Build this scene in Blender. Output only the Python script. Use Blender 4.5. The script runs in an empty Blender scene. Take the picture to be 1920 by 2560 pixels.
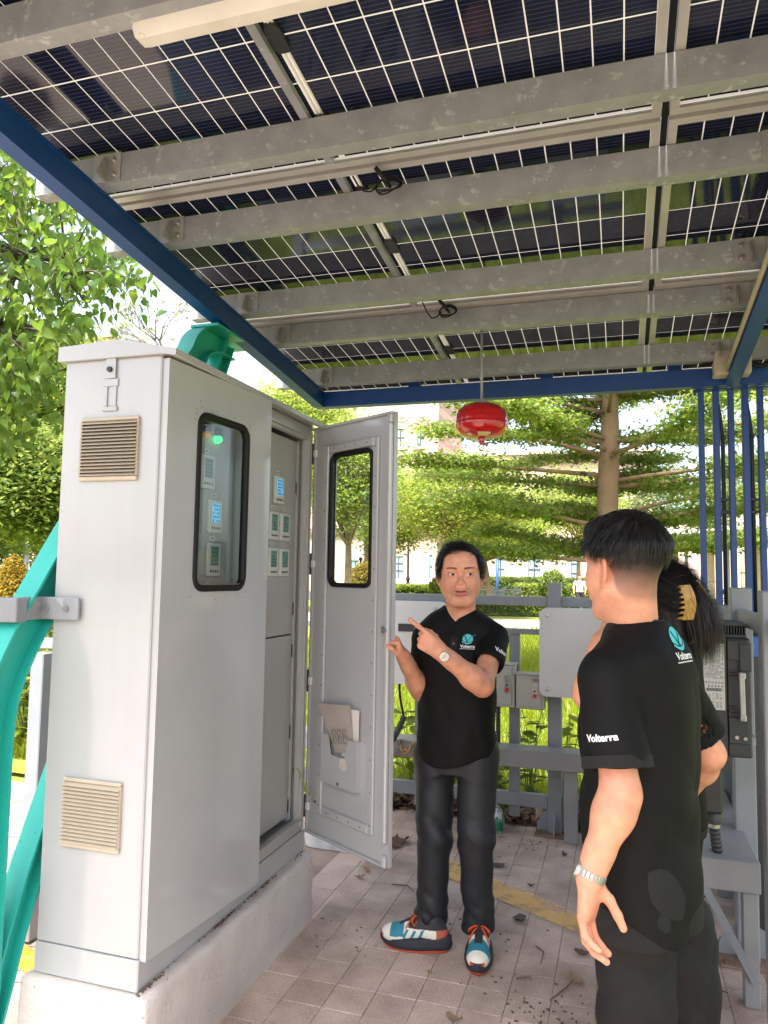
import bpy, bmesh, math, random
import numpy as np
from mathutils import Vector, Matrix
from mathutils.bvhtree import BVHTree
R=math.radians
rng=np.random.default_rng(7); random.seed(7)
scn=bpy.context.scene
col=scn.collection
# ---------------------------------------------------------------- camera
F_PX=1860.0; YAW,PITCH,ROLL=R(17.63),R(4.638),R(.924); CH=1.62
_F=Vector((-math.sin(YAW)*math.cos(PITCH),math.cos(YAW)*math.cos(PITCH),math.sin(PITCH)))
_r0=Vector((math.cos(YAW),math.sin(YAW),0)); _u0=_r0.cross(_F)
_R=_r0*math.cos(ROLL)+_u0*math.sin(ROLL); _U=_u0*math.cos(ROLL)-_r0*math.sin(ROLL)
CAM=Vector((0,0,CH))
cam=bpy.data.cameras.new('camera'); cam.sensor_fit='VERTICAL'; cam.sensor_height=36; cam.lens=F_PX/2560*36
cam.clip_start=.05; cam.clip_end=2000
cob=bpy.data.objects.new('camera',cam); col.objects.link(cob)
cob.matrix_world=Matrix(((_R.x,_U.x,-_F.x,CAM.x),(_R.y,_U.y,-_F.y,CAM.y),(_R.z,_U.z,-_F.z,CAM.z),(0,0,0,1)))
scn.camera=cob
# ---------------------------------------------------------------- sky, sun, exposure
SUN_EL,SUN_AZ=R(60),R(176)          # azimuth clockwise from +Y
w=bpy.data.worlds.new('World'); scn.world=w; w.use_nodes=True
nt=w.node_tree; bg=nt.nodes['Background']
sky=nt.nodes.new('ShaderNodeTexSky'); sky.sky_type='NISHITA'; sky.sun_disc=False
sky.sun_elevation=SUN_EL; sky.sun_rotation=SUN_AZ; sky.air_density=1.0; sky.dust_density=4.0; sky.ozone_density=1.0
hs=nt.nodes.new('ShaderNodeHueSaturation'); hs.inputs['Saturation'].default_value=.62
nt.links.new(sky.outputs[0],hs.inputs['Color']); nt.links.new(hs.outputs[0],bg.inputs['Color'])
bg.inputs['Strength'].default_value=.15
sl=bpy.data.lights.new('sun','SUN'); sl.energy=3.6; sl.angle=R(8); sl.color=(1,.975,.94)
so=bpy.data.objects.new('sun',sl); col.objects.link(so)
sd=Vector((math.sin(SUN_AZ)*math.cos(SUN_EL),math.cos(SUN_AZ)*math.cos(SUN_EL),math.sin(SUN_EL)))
so.rotation_euler=(-sd).to_track_quat('-Z','Y').to_euler(); so.location=(0,0,40)
vs=scn.view_settings; vs.view_transform='Standard'; vs.look='None'; vs.exposure=1.85; vs.gamma=1; vs.use_curve_mapping=False
scn.cycles.use_denoising=True
scn.cycles.max_bounces=10; scn.cycles.diffuse_bounces=6; scn.cycles.glossy_bounces=4; scn.cycles.transmission_bounces=6; scn.cycles.transparent_max_bounces=12
scn.cycles.caustics_reflective=False; scn.cycles.caustics_refractive=False
scn.cycles.sample_clamp_indirect=4
# ---------------------------------------------------------------- helpers
def at(px,py,d):
    """world point seen at photo pixel (px,py), d metres along the view axis"""
    return CAM+(_R*((px-960)/F_PX)-_U*((py-1280)/F_PX)+_F)*d
def atY(px,py,y):
    v=_R*((px-960)/F_PX)-_U*((py-1280)/F_PX)+_F; return CAM+v*(y/v.y)
def atZ(px,py,z):
    v=_R*((px-960)/F_PX)-_U*((py-1280)/F_PX)+_F; return CAM+v*((z-CH)/v.z)
def atX(px,py,x):
    v=_R*((px-960)/F_PX)-_U*((py-1280)/F_PX)+_F; return CAM+v*(x/v.x)
class MB:
    def __init__(s): s.v=[]; s.f=[]
    def add(s,vs,fs):
        o=len(s.v); s.v+= [tuple(p) for p in vs]; s.f+=[tuple(i+o for i in f) for f in fs]; return s
    def box(s,a,b,c=0.0):
        """axis aligned box between corners, chamfer c"""
        x0,y0,z0=[min(a[i],b[i]) for i in range(3)]; x1,y1,z1=[max(a[i],b[i]) for i in range(3)]
        return s.obox(((x0+x1)/2,(y0+y1)/2,(z0+z1)/2),(x1-x0,y1-y0,z1-z0),c=c)
    def obox(s,ctr,size,ax=((1,0,0),(0,1,0),(0,0,1)),c=0.0):
        h=[q/2 for q in size]; A=[Vector(a) for a in ax]; C0=Vector(ctr)
        if c<=0:
            vs=[C0+A[0]*h[0]*i+A[1]*h[1]*j+A[2]*h[2]*k for k in(-1,1) for j in(-1,1) for i in(-1,1)]
            return s.add(vs,[(0,2,3,1),(4,5,7,6),(0,1,5,4),(2,6,7,3),(0,4,6,2),(1,3,7,5)])
        c=min(c,min(h)*.9); vs=[]; idx={}
        for k in(-1,1):
            for j in(-1,1):
                for i in(-1,1):
                    for e in range(3):
                        d=[i*h[0],j*h[1],k*h[2]]
                        for q in range(3):
                            if q!=e: d[q]-= (i,j,k)[q]*c
                        idx[i,j,k,e]=len(vs); vs.append(C0+A[0]*d[0]+A[1]*d[1]+A[2]*d[2])
        fs=[]
        for e in range(3):
            p,q=[t for t in range(3) if t!=e]
            for sg in(-1,1):
                cyc=[(-1,-1),(1,-1),(1,1),(-1,1)]
                f=[]
                for a,b in cyc:
                    t=[0,0,0]; t[e]=sg;t[p]=a;t[q]=b; f.append(idx[t[0],t[1],t[2],e])
                fs.append(f if (sg>0)==(e!=1) else f[::-1])
        for e in range(3):
            p,q=[t for t in range(3) if t!=e]
            for a in(-1,1):
                for b in(-1,1):
                    t0=[0,0,0];t1=[0,0,0]; t0[e]=-1;t1[e]=1; t0[p]=t1[p]=a; t0[q]=t1[q]=b
                    f=[idx[(*t0,p)],idx[(*t1,p)],idx[(*t1,q)],idx[(*t0,q)]]
                    n=[0,0,0];n[p]=a;n[q]=b
                    P=[vs[i] for i in f]; nn=(P[1]-P[0]).cross(P[2]-P[0])
                    if nn.dot(A[0]*n[0]+A[1]*n[1]+A[2]*n[2])<0: f=f[::-1]
                    fs.append(f)
        for k in(-1,1):
            for j in(-1,1):
                for i in(-1,1):
                    f=[idx[i,j,k,0],idx[i,j,k,1],idx[i,j,k,2]]
                    fs.append(f if i*j*k>0 else f[::-1])
        return s.add(vs,fs)
    def bar(s,p,q,wd,ht,up=(0,0,1),c=0.0):
        """rectangular bar from p to q"""
        p=Vector(p);q=Vector(q);d=q-p;L=d.length;d=d/L;u=Vector(up);sx=d.cross(u).normalized();u=sx.cross(d)
        return s.obox((p+q)/2,(wd,L,ht),(sx,d,u),c)
    def tube(s,pts,r,n=8,cap=True):
        pts=[Vector(p) for p in pts]; m=len(pts); rs=r if hasattr(r,'__len__') else [r]*m
        vs=[];fs=[];prev=None
        for i,p in enumerate(pts):
            t=(pts[min(i+1,m-1)]-pts[max(i-1,0)]).normalized()
            if prev is None:
                a=t.orthogonal().normalized()
            else:
                a=(prev-t*prev.dot(t)); a=a.normalized() if a.length>1e-6 else t.orthogonal().normalized()
            prev=a; b=t.cross(a)
            for k in range(n):
                an=2*math.pi*k/n; vs.append(p+(a*math.cos(an)+b*math.sin(an))*rs[i])
        for i in range(m-1):
            for k in range(n):
                k2=(k+1)%n; fs.append((i*n+k,i*n+k2,(i+1)*n+k2,(i+1)*n+k))
        if cap: fs.append(tuple(range(n))[::-1]); fs.append(tuple((m-1)*n+k for k in range(n)))
        return s.add(vs,fs)
    def lathe(s,prof,ctr,n=24,ax=None):
        """prof list of (r,h) around axis ax (default Z) at ctr"""
        A=Vector((0,0,1) if ax is None else tuple(ax)).normalized(); a=A.orthogonal().normalized(); b=A.cross(a); C0=Vector(ctr)
        vs=[];fs=[]
        for r,h in prof:
            for k in range(n):
                an=2*math.pi*k/n; vs.append(C0+A*h+(a*math.cos(an)+b*math.sin(an))*max(r,1e-5))
        for i in range(len(prof)-1):
            for k in range(n):
                k2=(k+1)%n; fs.append((i*n+k,i*n+k2,(i+1)*n+k2,(i+1)*n+k))
        return s.add(vs,fs)
    def prism(s,poly,ext,o=(0,0,0),u=(1,0,0),v=(0,1,0)):
        """2D polygon (list of (a,b)) in frame o,u,v extruded by vector ext; ccw about u x v, ext along +n"""
        o=Vector(o);u=Vector(u);v=Vector(v);e=Vector(ext);n=len(poly)
        a=[o+u*p[0]+v*p[1] for p in poly]; vs=a+[p+e for p in a]
        fl=u.cross(v).dot(e)>0
        fs=[tuple(range(n))[::-1],tuple(range(n,2*n))]+[(i,(i+1)%n,n+(i+1)%n,n+i) for i in range(n)]
        if not fl: fs=[f[::-1] for f in fs]
        return s.add(vs,fs)
    def loft(s,rings,closed=True,cap=True):
        n=len(rings[0]);vs=[p for r in rings for p in r];fs=[]
        for i in range(len(rings)-1):
            for k in range(n if closed else n-1):
                k2=(k+1)%n; fs.append((i*n+k,i*n+k2,(i+1)*n+k2,(i+1)*n+k))
        if cap: fs.append(tuple(range(n))[::-1]);fs.append(tuple((len(rings)-1)*n+k for k in range(n)))
        return s.add(vs,fs)
def rrect(wd,ht,r,n=5):
    """rounded rectangle outline ccw centred on 0"""
    out=[]
    for cx,cy,a0 in((wd/2-r,ht/2-r,0),(-wd/2+r,ht/2-r,90),(-wd/2+r,-ht/2+r,180),(wd/2-r,-ht/2+r,270)):
        for k in range(n+1):
            a=R(a0+90*k/n); out.append((cx+r*math.cos(a),cy+r*math.sin(a)))
    return out
WL={}     # world location of each linked object (no rotation in parents)
def mesh_np(name,V,Fc,mat=None,smooth=False):
    me=bpy.data.meshes.new(name); V=np.asarray(V,dtype=np.float32)
    if isinstance(Fc,np.ndarray):
        k=Fc.shape[1]; me.vertices.add(len(V)); me.vertices.foreach_set('co',V.ravel())
        me.loops.add(Fc.size); me.loops.foreach_set('vertex_index',Fc.astype(np.int32).ravel())
        me.polygons.add(len(Fc)); me.polygons.foreach_set('loop_start',np.arange(0,Fc.size,k,dtype=np.int32))
        if smooth: me.polygons.foreach_set('use_smooth',np.ones(len(Fc),dtype=bool))
        me.update(calc_edges=True); me.validate()
    else:
        me.from_pydata([tuple(map(float,p)) for p in V],[],Fc); me.update()
        if smooth: me.polygons.foreach_set('use_smooth',np.ones(len(me.polygons),dtype=bool))
    if mat: me.materials.append(mat)
    return me
def link(o,parent=None,loc=(0,0,0)):
    """loc is a world position; parents are never rotated before linking"""
    col.objects.link(o); L=Vector(loc)
    if parent is not None:
        o.parent=parent; o.location=L-WL[parent.name]
    else: o.location=L
    WL[o.name]=L
    return o
def tag(o,label=None,cat=None,group=None,kind=None):
    if label:o['label']=label
    if cat:o['category']=cat
    if group:o['group']=group
    if kind:o['kind']=kind
    return o
def thing(name,label,cat,loc=(0,0,0),group=None):
    o=bpy.data.objects.new(name,None); o.empty_display_size=.1
    link(o,None,loc); return tag(o,label,cat,group)
def obj(name,mb,mat,parent=None,smooth=False,label=None,cat=None,group=None,kind=None,shade_angle=None):
    """world-space geometry -> one mesh object centred on itself"""
    if isinstance(mb,MB): V=np.array(mb.v,dtype=np.float64); Fc=mb.f
    else: V,Fc=np.asarray(mb[0],dtype=np.float64),mb[1]
    c=(V.min(0)+V.max(0))/2
    if parent is None: c[2]=V[:,2].min()
    me=mesh_np(name,V-c,Fc,mat,smooth)
    if shade_angle: 
        me.polygons.foreach_set('use_smooth',np.ones(len(me.polygons),dtype=bool)); me.set_sharp_from_angle(angle=R(shade_angle))
    o=bpy.data.objects.new(name,me); link(o,parent,c)
    return tag(o,label,cat,group,kind)
def inst(name,me,parent,loc,rot=None,scale=None):
    o=bpy.data.objects.new(name,me); link(o,parent,loc)
    if rot is not None:o.rotation_euler=rot
    if scale is not None:o.scale=scale if hasattr(scale,'__len__') else (scale,)*3
    return o
# ---------------------------------------------------------------- materials
MATS={}
def mat(name,c,rough=.5,metal=0.,c2=None,streak=None,vs=6.,bump=0.,bs=150.,spec=.5,rnd=None,coat=0.,detail=4.,spots=None,rvar=0.,trans=0.,coords='Object',sharp=None):
    """principled with noise colour variation c..c2 (scale vs), per-object random tint rnd, dark spots (colour,scale,amount), bump"""
    if name in MATS: return MATS[name]
    m=bpy.data.materials.new(name); m.use_nodes=True; n=m.node_tree; P=n.nodes['Principled BSDF']; L=n.links.new
    def nd(t,**k):
        q=n.nodes.new(t)
        for a,b in k.items(): q.inputs[a].default_value=b
        return q
    P.inputs['Roughness'].default_value=rough; P.inputs['Metallic'].default_value=metal; P.inputs['Specular IOR Level'].default_value=spec
    P.inputs['Coat Weight'].default_value=coat; P.inputs['Coat Roughness'].default_value=.08
    if trans: P.inputs['Transmission Weight'].default_value=trans
    P.inputs['Base Color'].default_value=(*c,1); cur=None
    tc=nd('ShaderNodeTexCoord')
    if c2 is not None:
        ns=nd('ShaderNodeTexNoise',Scale=vs,Detail=detail,Roughness=.6); L(tc.outputs[coords],ns.inputs['Vector'])
        fac=ns.outputs[0]
        if sharp:
            rp=nd('ShaderNodeValToRGB'); rp.color_ramp.elements[0].position=sharp[0]; rp.color_ramp.elements[1].position=sharp[1]; L(fac,rp.inputs[0]); fac=rp.outputs[0]
        else:
            rp=nd('ShaderNodeMapRange'); rp.inputs[1].default_value=.3; rp.inputs[2].default_value=.7; L(fac,rp.inputs[0]); fac=rp.outputs[0]
        mx=n.nodes.new('ShaderNodeMix'); mx.data_type='RGBA'; mx.inputs[6].default_value=(*c,1); mx.inputs[7].default_value=(*c2,1); L(fac,mx.inputs[0]); cur=mx.outputs[2]
        if rvar:
            r2=nd('ShaderNodeMapRange'); r2.inputs[3].default_value=rough-rvar; r2.inputs[4].default_value=rough+rvar; L(ns.outputs[0],r2.inputs[0]); L(r2.outputs[0],P.inputs['Roughness'])
    if spots is not None:
        sc,ssc,amt=spots
        s2=nd('ShaderNodeTexNoise',Scale=ssc,Detail=3.,Roughness=.7); L(tc.outputs[coords],s2.inputs['Vector'])
        rp=nd('ShaderNodeValToRGB'); rp.color_ramp.elements[0].position=1-amt-.04; rp.color_ramp.elements[1].position=1-amt+.04; L(s2.outputs[0],rp.inputs[0])
        mx=n.nodes.new('ShaderNodeMix'); mx.data_type='RGBA'; mx.inputs[7].default_value=(*sc,1)
        if cur: L(cur,mx.inputs[6])
        else: mx.inputs[6].default_value=(*c,1)
        L(rp.outputs[0],mx.inputs[0]); cur=mx.outputs[2]
    if streak:
        mp=nd('ShaderNodeMapping'); mp.inputs['Scale'].default_value=(26,26,.9); L(tc.outputs[coords],mp.inputs[0]); s3=nd('ShaderNodeTexNoise',Scale=1.,Detail=6.,Roughness=.65); L(mp.outputs[0],s3.inputs['Vector'])
        rp=nd('ShaderNodeMapRange'); rp.inputs[1].default_value=.45; rp.inputs[2].default_value=.80; rp.inputs[3].default_value=0; rp.inputs[4].default_value=streak[1]; L(s3.outputs[0],rp.inputs[0])
        mx=n.nodes.new('ShaderNodeMix'); mx.data_type='RGBA'; mx.inputs[7].default_value=(*streak[0],1)
        if cur: L(cur,mx.inputs[6])
        else: mx.inputs[6].default_value=(*c,1)
        L(rp.outputs[0],mx.inputs[0]); cur=mx.outputs[2]
    if rnd:
        oi=nd('ShaderNodeObjectInfo'); h=nd('ShaderNodeHueSaturation'); 
        mr=nd('ShaderNodeMapRange'); mr.inputs[3].default_value=1-rnd; mr.inputs[4].default_value=1+rnd; L(oi.outputs['Random'],mr.inputs[0]); L(mr.outputs[0],h.inputs['Value'])
        if cur: L(cur,h.inputs['Color'])
        else: h.inputs['Color'].default_value=(*c,1)
        cur=h.outputs[0]
    if cur: L(cur,P.inputs['Base Color'])
    if bump:
        nb=nd('ShaderNodeTexNoise',Scale=bs,Detail=3.); L(tc.outputs[coords],nb.inputs['Vector'])
        b=nd('ShaderNodeBump',Strength=bump,Distance=.01); L(nb.outputs[0],b.inputs['Height']); L(b.outputs[0],P.inputs['Normal'])
    MATS[name]=m; return m
# ================================================================ palette
GREY=mat('cabinet_paint',(.42,.43,.437),.17,c2=(.38,.388,.393),vs=2.,bump=.035,bs=3.5,coat=.7,spots=((.24,.21,.17),120,.255),streak=((.30,.29,.27),.10))
GREYD=mat('cabinet_inner_paint',(.42,.42,.40),.33,c2=(.37,.37,.355),vs=3.,coat=.15)
FENCE=mat('fence_paint',(.235,.25,.27),.42,c2=(.195,.208,.225),vs=7.,bump=.03,bs=90,spots=((.14,.12,.10),60,.25))
FENCEL=mat('bench_paint',(.27,.268,.27),.4,c2=(.215,.213,.215),vs=5.,bump=.03,bs=90,spots=((.20,.16,.12),40,.27))
BLUE=mat('blue_paint',(.005,.050,.225),.38,c2=(.004,.040,.18),vs=5.,spots=((.03,.04,.07),90,.24))
TEAL=mat('teal_paint',(.02,.40,.33),.4,c2=(.015,.34,.28),vs=4.,bump=.05,bs=40,spots=((.04,.12,.10),35,.29))
GALV=mat('galvanised_steel',(.32,.335,.355),.5,.2,c2=(.235,.245,.26),vs=10.,detail=9.,bump=.03,bs=80,spots=((.41,.425,.44),26,.37))
STEEL=mat('bright_steel',(.55,.54,.52),.32,.9,c2=(.4,.39,.37),vs=40)
ALU=mat('panel_frame_aluminium',(.55,.54,.51),.45,.4,c2=(.46,.45,.43),vs=9)
BLACK=mat('black_rubber',(.006,.006,.006),.6,spec=.3)
BLACKP=mat('black_plastic',(.022,.024,.026),.42,c2=(.03,.031,.032),vs=20)
WHITEP=mat('white_plastic',(.72,.71,.68),.4,c2=(.64,.63,.6),vs=10)
CREAM=mat('cream_plastic',(.50,.435,.335),.45,c2=(.43,.37,.28),vs=12)
CONC=mat('painted_concrete',(.56,.52,.49),.85,c2=(.46,.41,.375),vs=5.,bump=.35,bs=55,detail=8,spots=((.16,.14,.12),38,.31))
GLASS=mat('window_glass',(1,1,1),.0,trans=1.)
GLASS.node_tree.nodes['Principled BSDF'].inputs['IOR'].default_value=1.45
def glassy(name,col_=(.9,.95,.95),mixf=.10):
    """thin pane: mostly transparent with a mirror coat"""
    m=bpy.data.materials.new(name); m.use_nodes=True; n=m.node_tree; n.nodes.clear(); L=n.links.new
    out=n.nodes.new('ShaderNodeOutputMaterial'); tr=n.nodes.new('ShaderNodeBsdfTransparent'); gl=n.nodes.new('ShaderNodeBsdfGlossy')
    tr.inputs[0].default_value=(*col_,1); gl.inputs['Roughness'].default_value=.02
    lw=n.nodes.new('ShaderNodeLayerWeight'); lw.inputs[0].default_value=.5; pw=n.nodes.new('ShaderNodeMath'); pw.operation='POWER'; pw.inputs[1].default_value=4.5; L(lw.outputs['Facing'],pw.inputs[0])
    mr=n.nodes.new('ShaderNodeMapRange'); mr.inputs[3].default_value=mixf*.4; mr.inputs[4].default_value=1.; L(pw.outputs[0],mr.inputs[0])
    mx=n.nodes.new('ShaderNodeMixShader'); L(mr.outputs[0],mx.inputs[0]); L(tr.outputs[0],mx.inputs[1]); L(gl.outputs[0],mx.inputs[2]); L(mx.outputs[0],out.inputs[0]); return m
PANE=glassy('thin_pane')
# ================================================================ ground
SOIL=mat('soil_ground',(.16,.15,.08),.95,c2=(.12,.16,.04),vs=.6,coords='Object')
g=MB(); g.add([(-300,-60,-.06),(300,-60,-.06),(300,400,-.06),(-300,400,-.06)],[(0,1,2,3)])
obj('ground',g,SOIL,kind='structure')
TILE=mat('paving_tile',(.51,.385,.32),.85,c2=(.40,.295,.24),vs=5.,detail=9.,bump=.22,bs=150,rnd=.07,spots=((.62,.54,.47),160,.42))
JOINT=mat('paving_joint',(.36,.27,.225),.95,c2=(.22,.165,.135),vs=5)
PAVE=mat('paving_far',(.42,.36,.30),.9,c2=(.33,.27,.23),vs=3.,bump=.2,bs=60)
# pavement under the canopy: joint bed + tiles
TP=.1625; X0,Y0=-.428,2.878
pv=MB(); pv.box((-1.9,-2.5,-.05),(.95,5.12,-.0045))
pave=obj('pavement',pv,JOINT,kind='structure')
tm=MB(); tm.obox((0,0,-.012),(TP-.0024,TP-.0024,.024),c=.0016); tme=mesh_np('tile',np.array(tm.v),tm.f,TILE)
cells=[]
for i in range(-7,9):
    for j in range(-28,14):
        x=X0+(i+.5)*TP; y=Y0+(j+.5)*TP
        if x<-1.62 or x>.92 or y>5.10 or y<-2.4: continue
        vis=(y>2.25) 
        cells.append((vis,y,x))
seen=sorted([c for c in cells if c[0]],key=lambda c:c[1])[:300]; rest=[c for c in cells if c not in set(seen)]
for _,y,x in seen:
    inst('tile',tme,pave,(x,y,random.uniform(-.0015,.001)),(random.uniform(-.006,.006),random.uniform(-.006,.006),random.choice((0,R(90),R(180),R(270)))))
rb=MB()
for _,y,x in rest: rb.obox((x,y,-.012+random.uniform(-.0015,.001)),(TP-.0024,TP-.0024,.024),c=.0016)
obj('tile_field',rb,TILE,pave,kind='stuff')
# worn yellow stripe lying over the tiles
YEL=bpy.data.materials.new('worn_yellow_paint'); YEL.use_nodes=True
def worn(m,c,thr,sc):
    n=m.node_tree; P=n.nodes['Principled BSDF']; L=n.links.new; P.inputs['Base Color'].default_value=(*c,1); P.inputs['Roughness'].default_value=.8
    tc=n.nodes.new('ShaderNodeTexCoord'); ns=n.nodes.new('ShaderNodeTexNoise'); ns.inputs['Scale'].default_value=sc; ns.inputs['Detail'].default_value=8; ns.inputs['Roughness'].default_value=.65
    L(tc.outputs['Object'],ns.inputs['Vector']); rp=n.nodes.new('ShaderNodeValToRGB'); rp.color_ramp.elements[0].position=thr-.09; rp.color_ramp.elements[1].position=thr+.09
    rp.color_ramp.elements[1].color=(.75,.75,.75,1)
    L(ns.outputs[0],rp.inputs[0]); L(rp.outputs[0],P.inputs['Alpha'])
worn(YEL,(.74,.46,.16),.46,6.)
st=MB(); st.add([(-1.02,4.10,.0065),(-.21,3.63,.0065),(.35,3.30,.0065),(.35,3.50,.0065),(-.22,3.84,.0065),(-.64,4.09,.0065),(-1.0,4.33,.0065)],[(0,1,2,3,4,5,6)])
obj('painted_stripe',st,YEL,kind='structure')
DIRT=bpy.data.materials.new('dirt_film'); DIRT.use_nodes=True; worn(DIRT,(.12,.085,.06),.58,2.2); DIRT.node_tree.nodes['Color Ramp'].color_ramp.elements[0].position=.42; DIRT.node_tree.nodes['Color Ramp'].color_ramp.elements[1].position=.80; DIRT.node_tree.nodes['Color Ramp'].color_ramp.elements[1].color=(.5,.5,.5,1)
m=MB(); m.add([(-1.38,1.6,.0030),(.9,1.6,.0030),(.9,5.1,.0030),(-1.38,5.1,.0030)],[(0,1,2,3)]); obj('dirt_film',m,DIRT,kind='stuff',label='brown dirt smears over the paving',cat='dirt')
# ================================================================ solar canopy
SL=.107; TA=-math.atan(SL)
def zl(y): return 2.839-SL*(y-3.6)       # underside of the purlins
PUR=[.40,.80,1.545,2.16,2.567,3.225,3.603,4.23]
can=thing('solar_canopy','blue steel canopy frame with galvanised purlins overhead','canopy',(-1.82,4.36,2.66))
def sbeam(x0,x1,y0,y1,w0,w1,c=.003):
    m=MB(); vs=[(x,y,zl(y)+ww) for ww in(w0,w1) for y in(y0,y1) for x in(x0,x1)]
    return m.add(vs,[(0,2,3,1),(4,5,7,6),(0,1,5,4),(2,6,7,3),(0,4,6,2),(1,3,7,5)])
def channel_beam(x0,x1,ya,yb):
    """side beam, a closed channel with a thin lip along its inner face"""
    m=sbeam(x0,x1,ya,yb,-.10,0)
    for ww in(-.022,): 
        k=sbeam(x1,x1+.006,ya,yb-.0,-.012,0); m.add(k.v,k.f)
    return m
obj('side_beam',channel_beam(-1.855,-1.79,.1,4.327),BLUE,can)
obj('side_beam',channel_beam(.553,.620,.1,4.327),BLUE,can)
m=MB(); m.box((-1.855,4.327,2.662),(2.45,4.395,2.757),.003); m.box((-1.84,4.321,2.748),(2.45,4.327,2.757)); obj('cross_beam',m,BLUE,can)
m=MB()
for x in(-1.2,-.4,.3): m.box((x-.035,4.34,2.757),(x+.035,4.39,2.79))
obj('beam_spacer',m,BLUE,can)
PLATE=mat('cleat_steel',(.42,.41,.40),.45,.5,c2=(.33,.32,.31),vs=25,spots=((.2,.17,.14),50,.28))
for y in PUR:
    m=MB(); z=zl(y); b=y+.02; f=y-.02; h=.108; t=.0035; xa,xb=-2.06,2.42
    m.box((xa,f,z),(xb,f+t,z+h)); m.box((xa,f+t,z),(xb,b+.018,z+t)); m.box((xa,f+t,z+h-t),(xb,b+.018,z+h)); m.box((xa,b+.018-t,z+t),(xb,b+.018,z+.016))
    pu=obj('purlin',m,GALV,can)
    for bx in(-1.79,.553):
        s=1 if bx<0 else -1
        m=MB(); x0=bx-.01*s; x1=bx+.105*s
        m.box((x0,f-.006,z+.004),(x1,f-.0012,z+.108)); 
        m.prism([(0,0),(-.055,0),(-.012,.085),(0,.085)] ,(.006,0,0),(bx+.045*s,f-.006,z+.008),(0,1,0),(0,0,1))
        cl=obj('cleat',m,PLATE,pu)
        for (dx,dz) in((.075,.082),(.075,.03)):
            mm=MB(); mm.lathe([(0,.011),(.0085,.011),(.0095,.008),(.0095,0),(.0145,0),(.0145,-.002)],(bx+dx*s,f-.006,z+dz),6,(0,-1,0)); obj('bolt',mm,STEEL,pu)
# panels -----------------------------------------------------------------
def cell_mat():
    m=bpy.data.materials.new('solar_cell'); m.use_nodes=True; n=m.node_tree; P=n.nodes['Principled BSDF']; L=n.links.new
    P.inputs['Roughness'].default_value=.06; P.inputs['Specular IOR Level'].default_value=.55
    tc=n.nodes.new('ShaderNodeTexCoord'); sp=n.nodes.new('ShaderNodeSeparateXYZ'); L(tc.outputs['Object'],sp.inputs[0])
    mt=n.nodes.new('ShaderNodeMath'); mt.operation='MULTIPLY'; mt.inputs[1].default_value=1/.0155; L(sp.outputs['Y'],mt.inputs[0])
    fr=n.nodes.new('ShaderNodeMath'); fr.operation='FRACT'; L(mt.outputs[0],fr.inputs[0])
    ls=n.nodes.new('ShaderNodeMath'); ls.operation='LESS_THAN'; ls.inputs[1].default_value=.12; L(fr.outputs[0],ls.inputs[0])
    oi=n.nodes.new('ShaderNodeObjectInfo'); mr=n.nodes.new('ShaderNodeValToRGB'); mr.color_ramp.elements[0].color=(.006,.012,.036,1); mr.color_ramp.elements[1].color=(.012,.014,.040,1); L(oi.outputs['Random'],mr.inputs[0])
    mx=n.nodes.new('ShaderNodeMix'); mx.data_type='RGBA'; L(ls.outputs[0],mx.inputs[0]); L(mr.outputs[0],mx.inputs[6]); mx.inputs[7].default_value=(.06,.06,.065,1); L(mx.outputs[2],P.inputs['Base Color']); return m
CELL=cell_mat()
def sheet_mat():
    m=bpy.data.materials.new('white_grid_sheet'); m.use_nodes=True; n=m.node_tree; n.nodes.clear(); L=n.links.new
    out=n.nodes.new('ShaderNodeOutputMaterial'); d=n.nodes.new('ShaderNodeBsdfDiffuse'); t=n.nodes.new('ShaderNodeBsdfTranslucent'); mx=n.nodes.new('ShaderNodeMixShader')
    d.inputs[0].default_value=(.70,.68,.63,1); t.inputs[0].default_value=(.82,.8,.74,1); mx.inputs[0].default_value=.3
    L(d.outputs[0],mx.inputs[1]); L(t.outputs[0],mx.inputs[2]); L(mx.outputs[0],out.inputs[0]); return m
SHEET=sheet_mat()
CW,CHT=.0868,.1835; PWD,PLN=1.13,2.155
cm=MB(); cm.obox((0,0,0),(CW-.0045,CHT-.0052,.0012)); cme=mesh_np('cell',np.array(cm.v),cm.f,CELL)
rows=[(.13,'unseen row above the viewer, added as sunshade'),(1.28,'nearest row, high overhead'),(2.43,'middle row, above the cabinet'),(3.58,'rear row, above the far cross beam')]  # first row is out of view, added to keep sun off the bay
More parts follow.
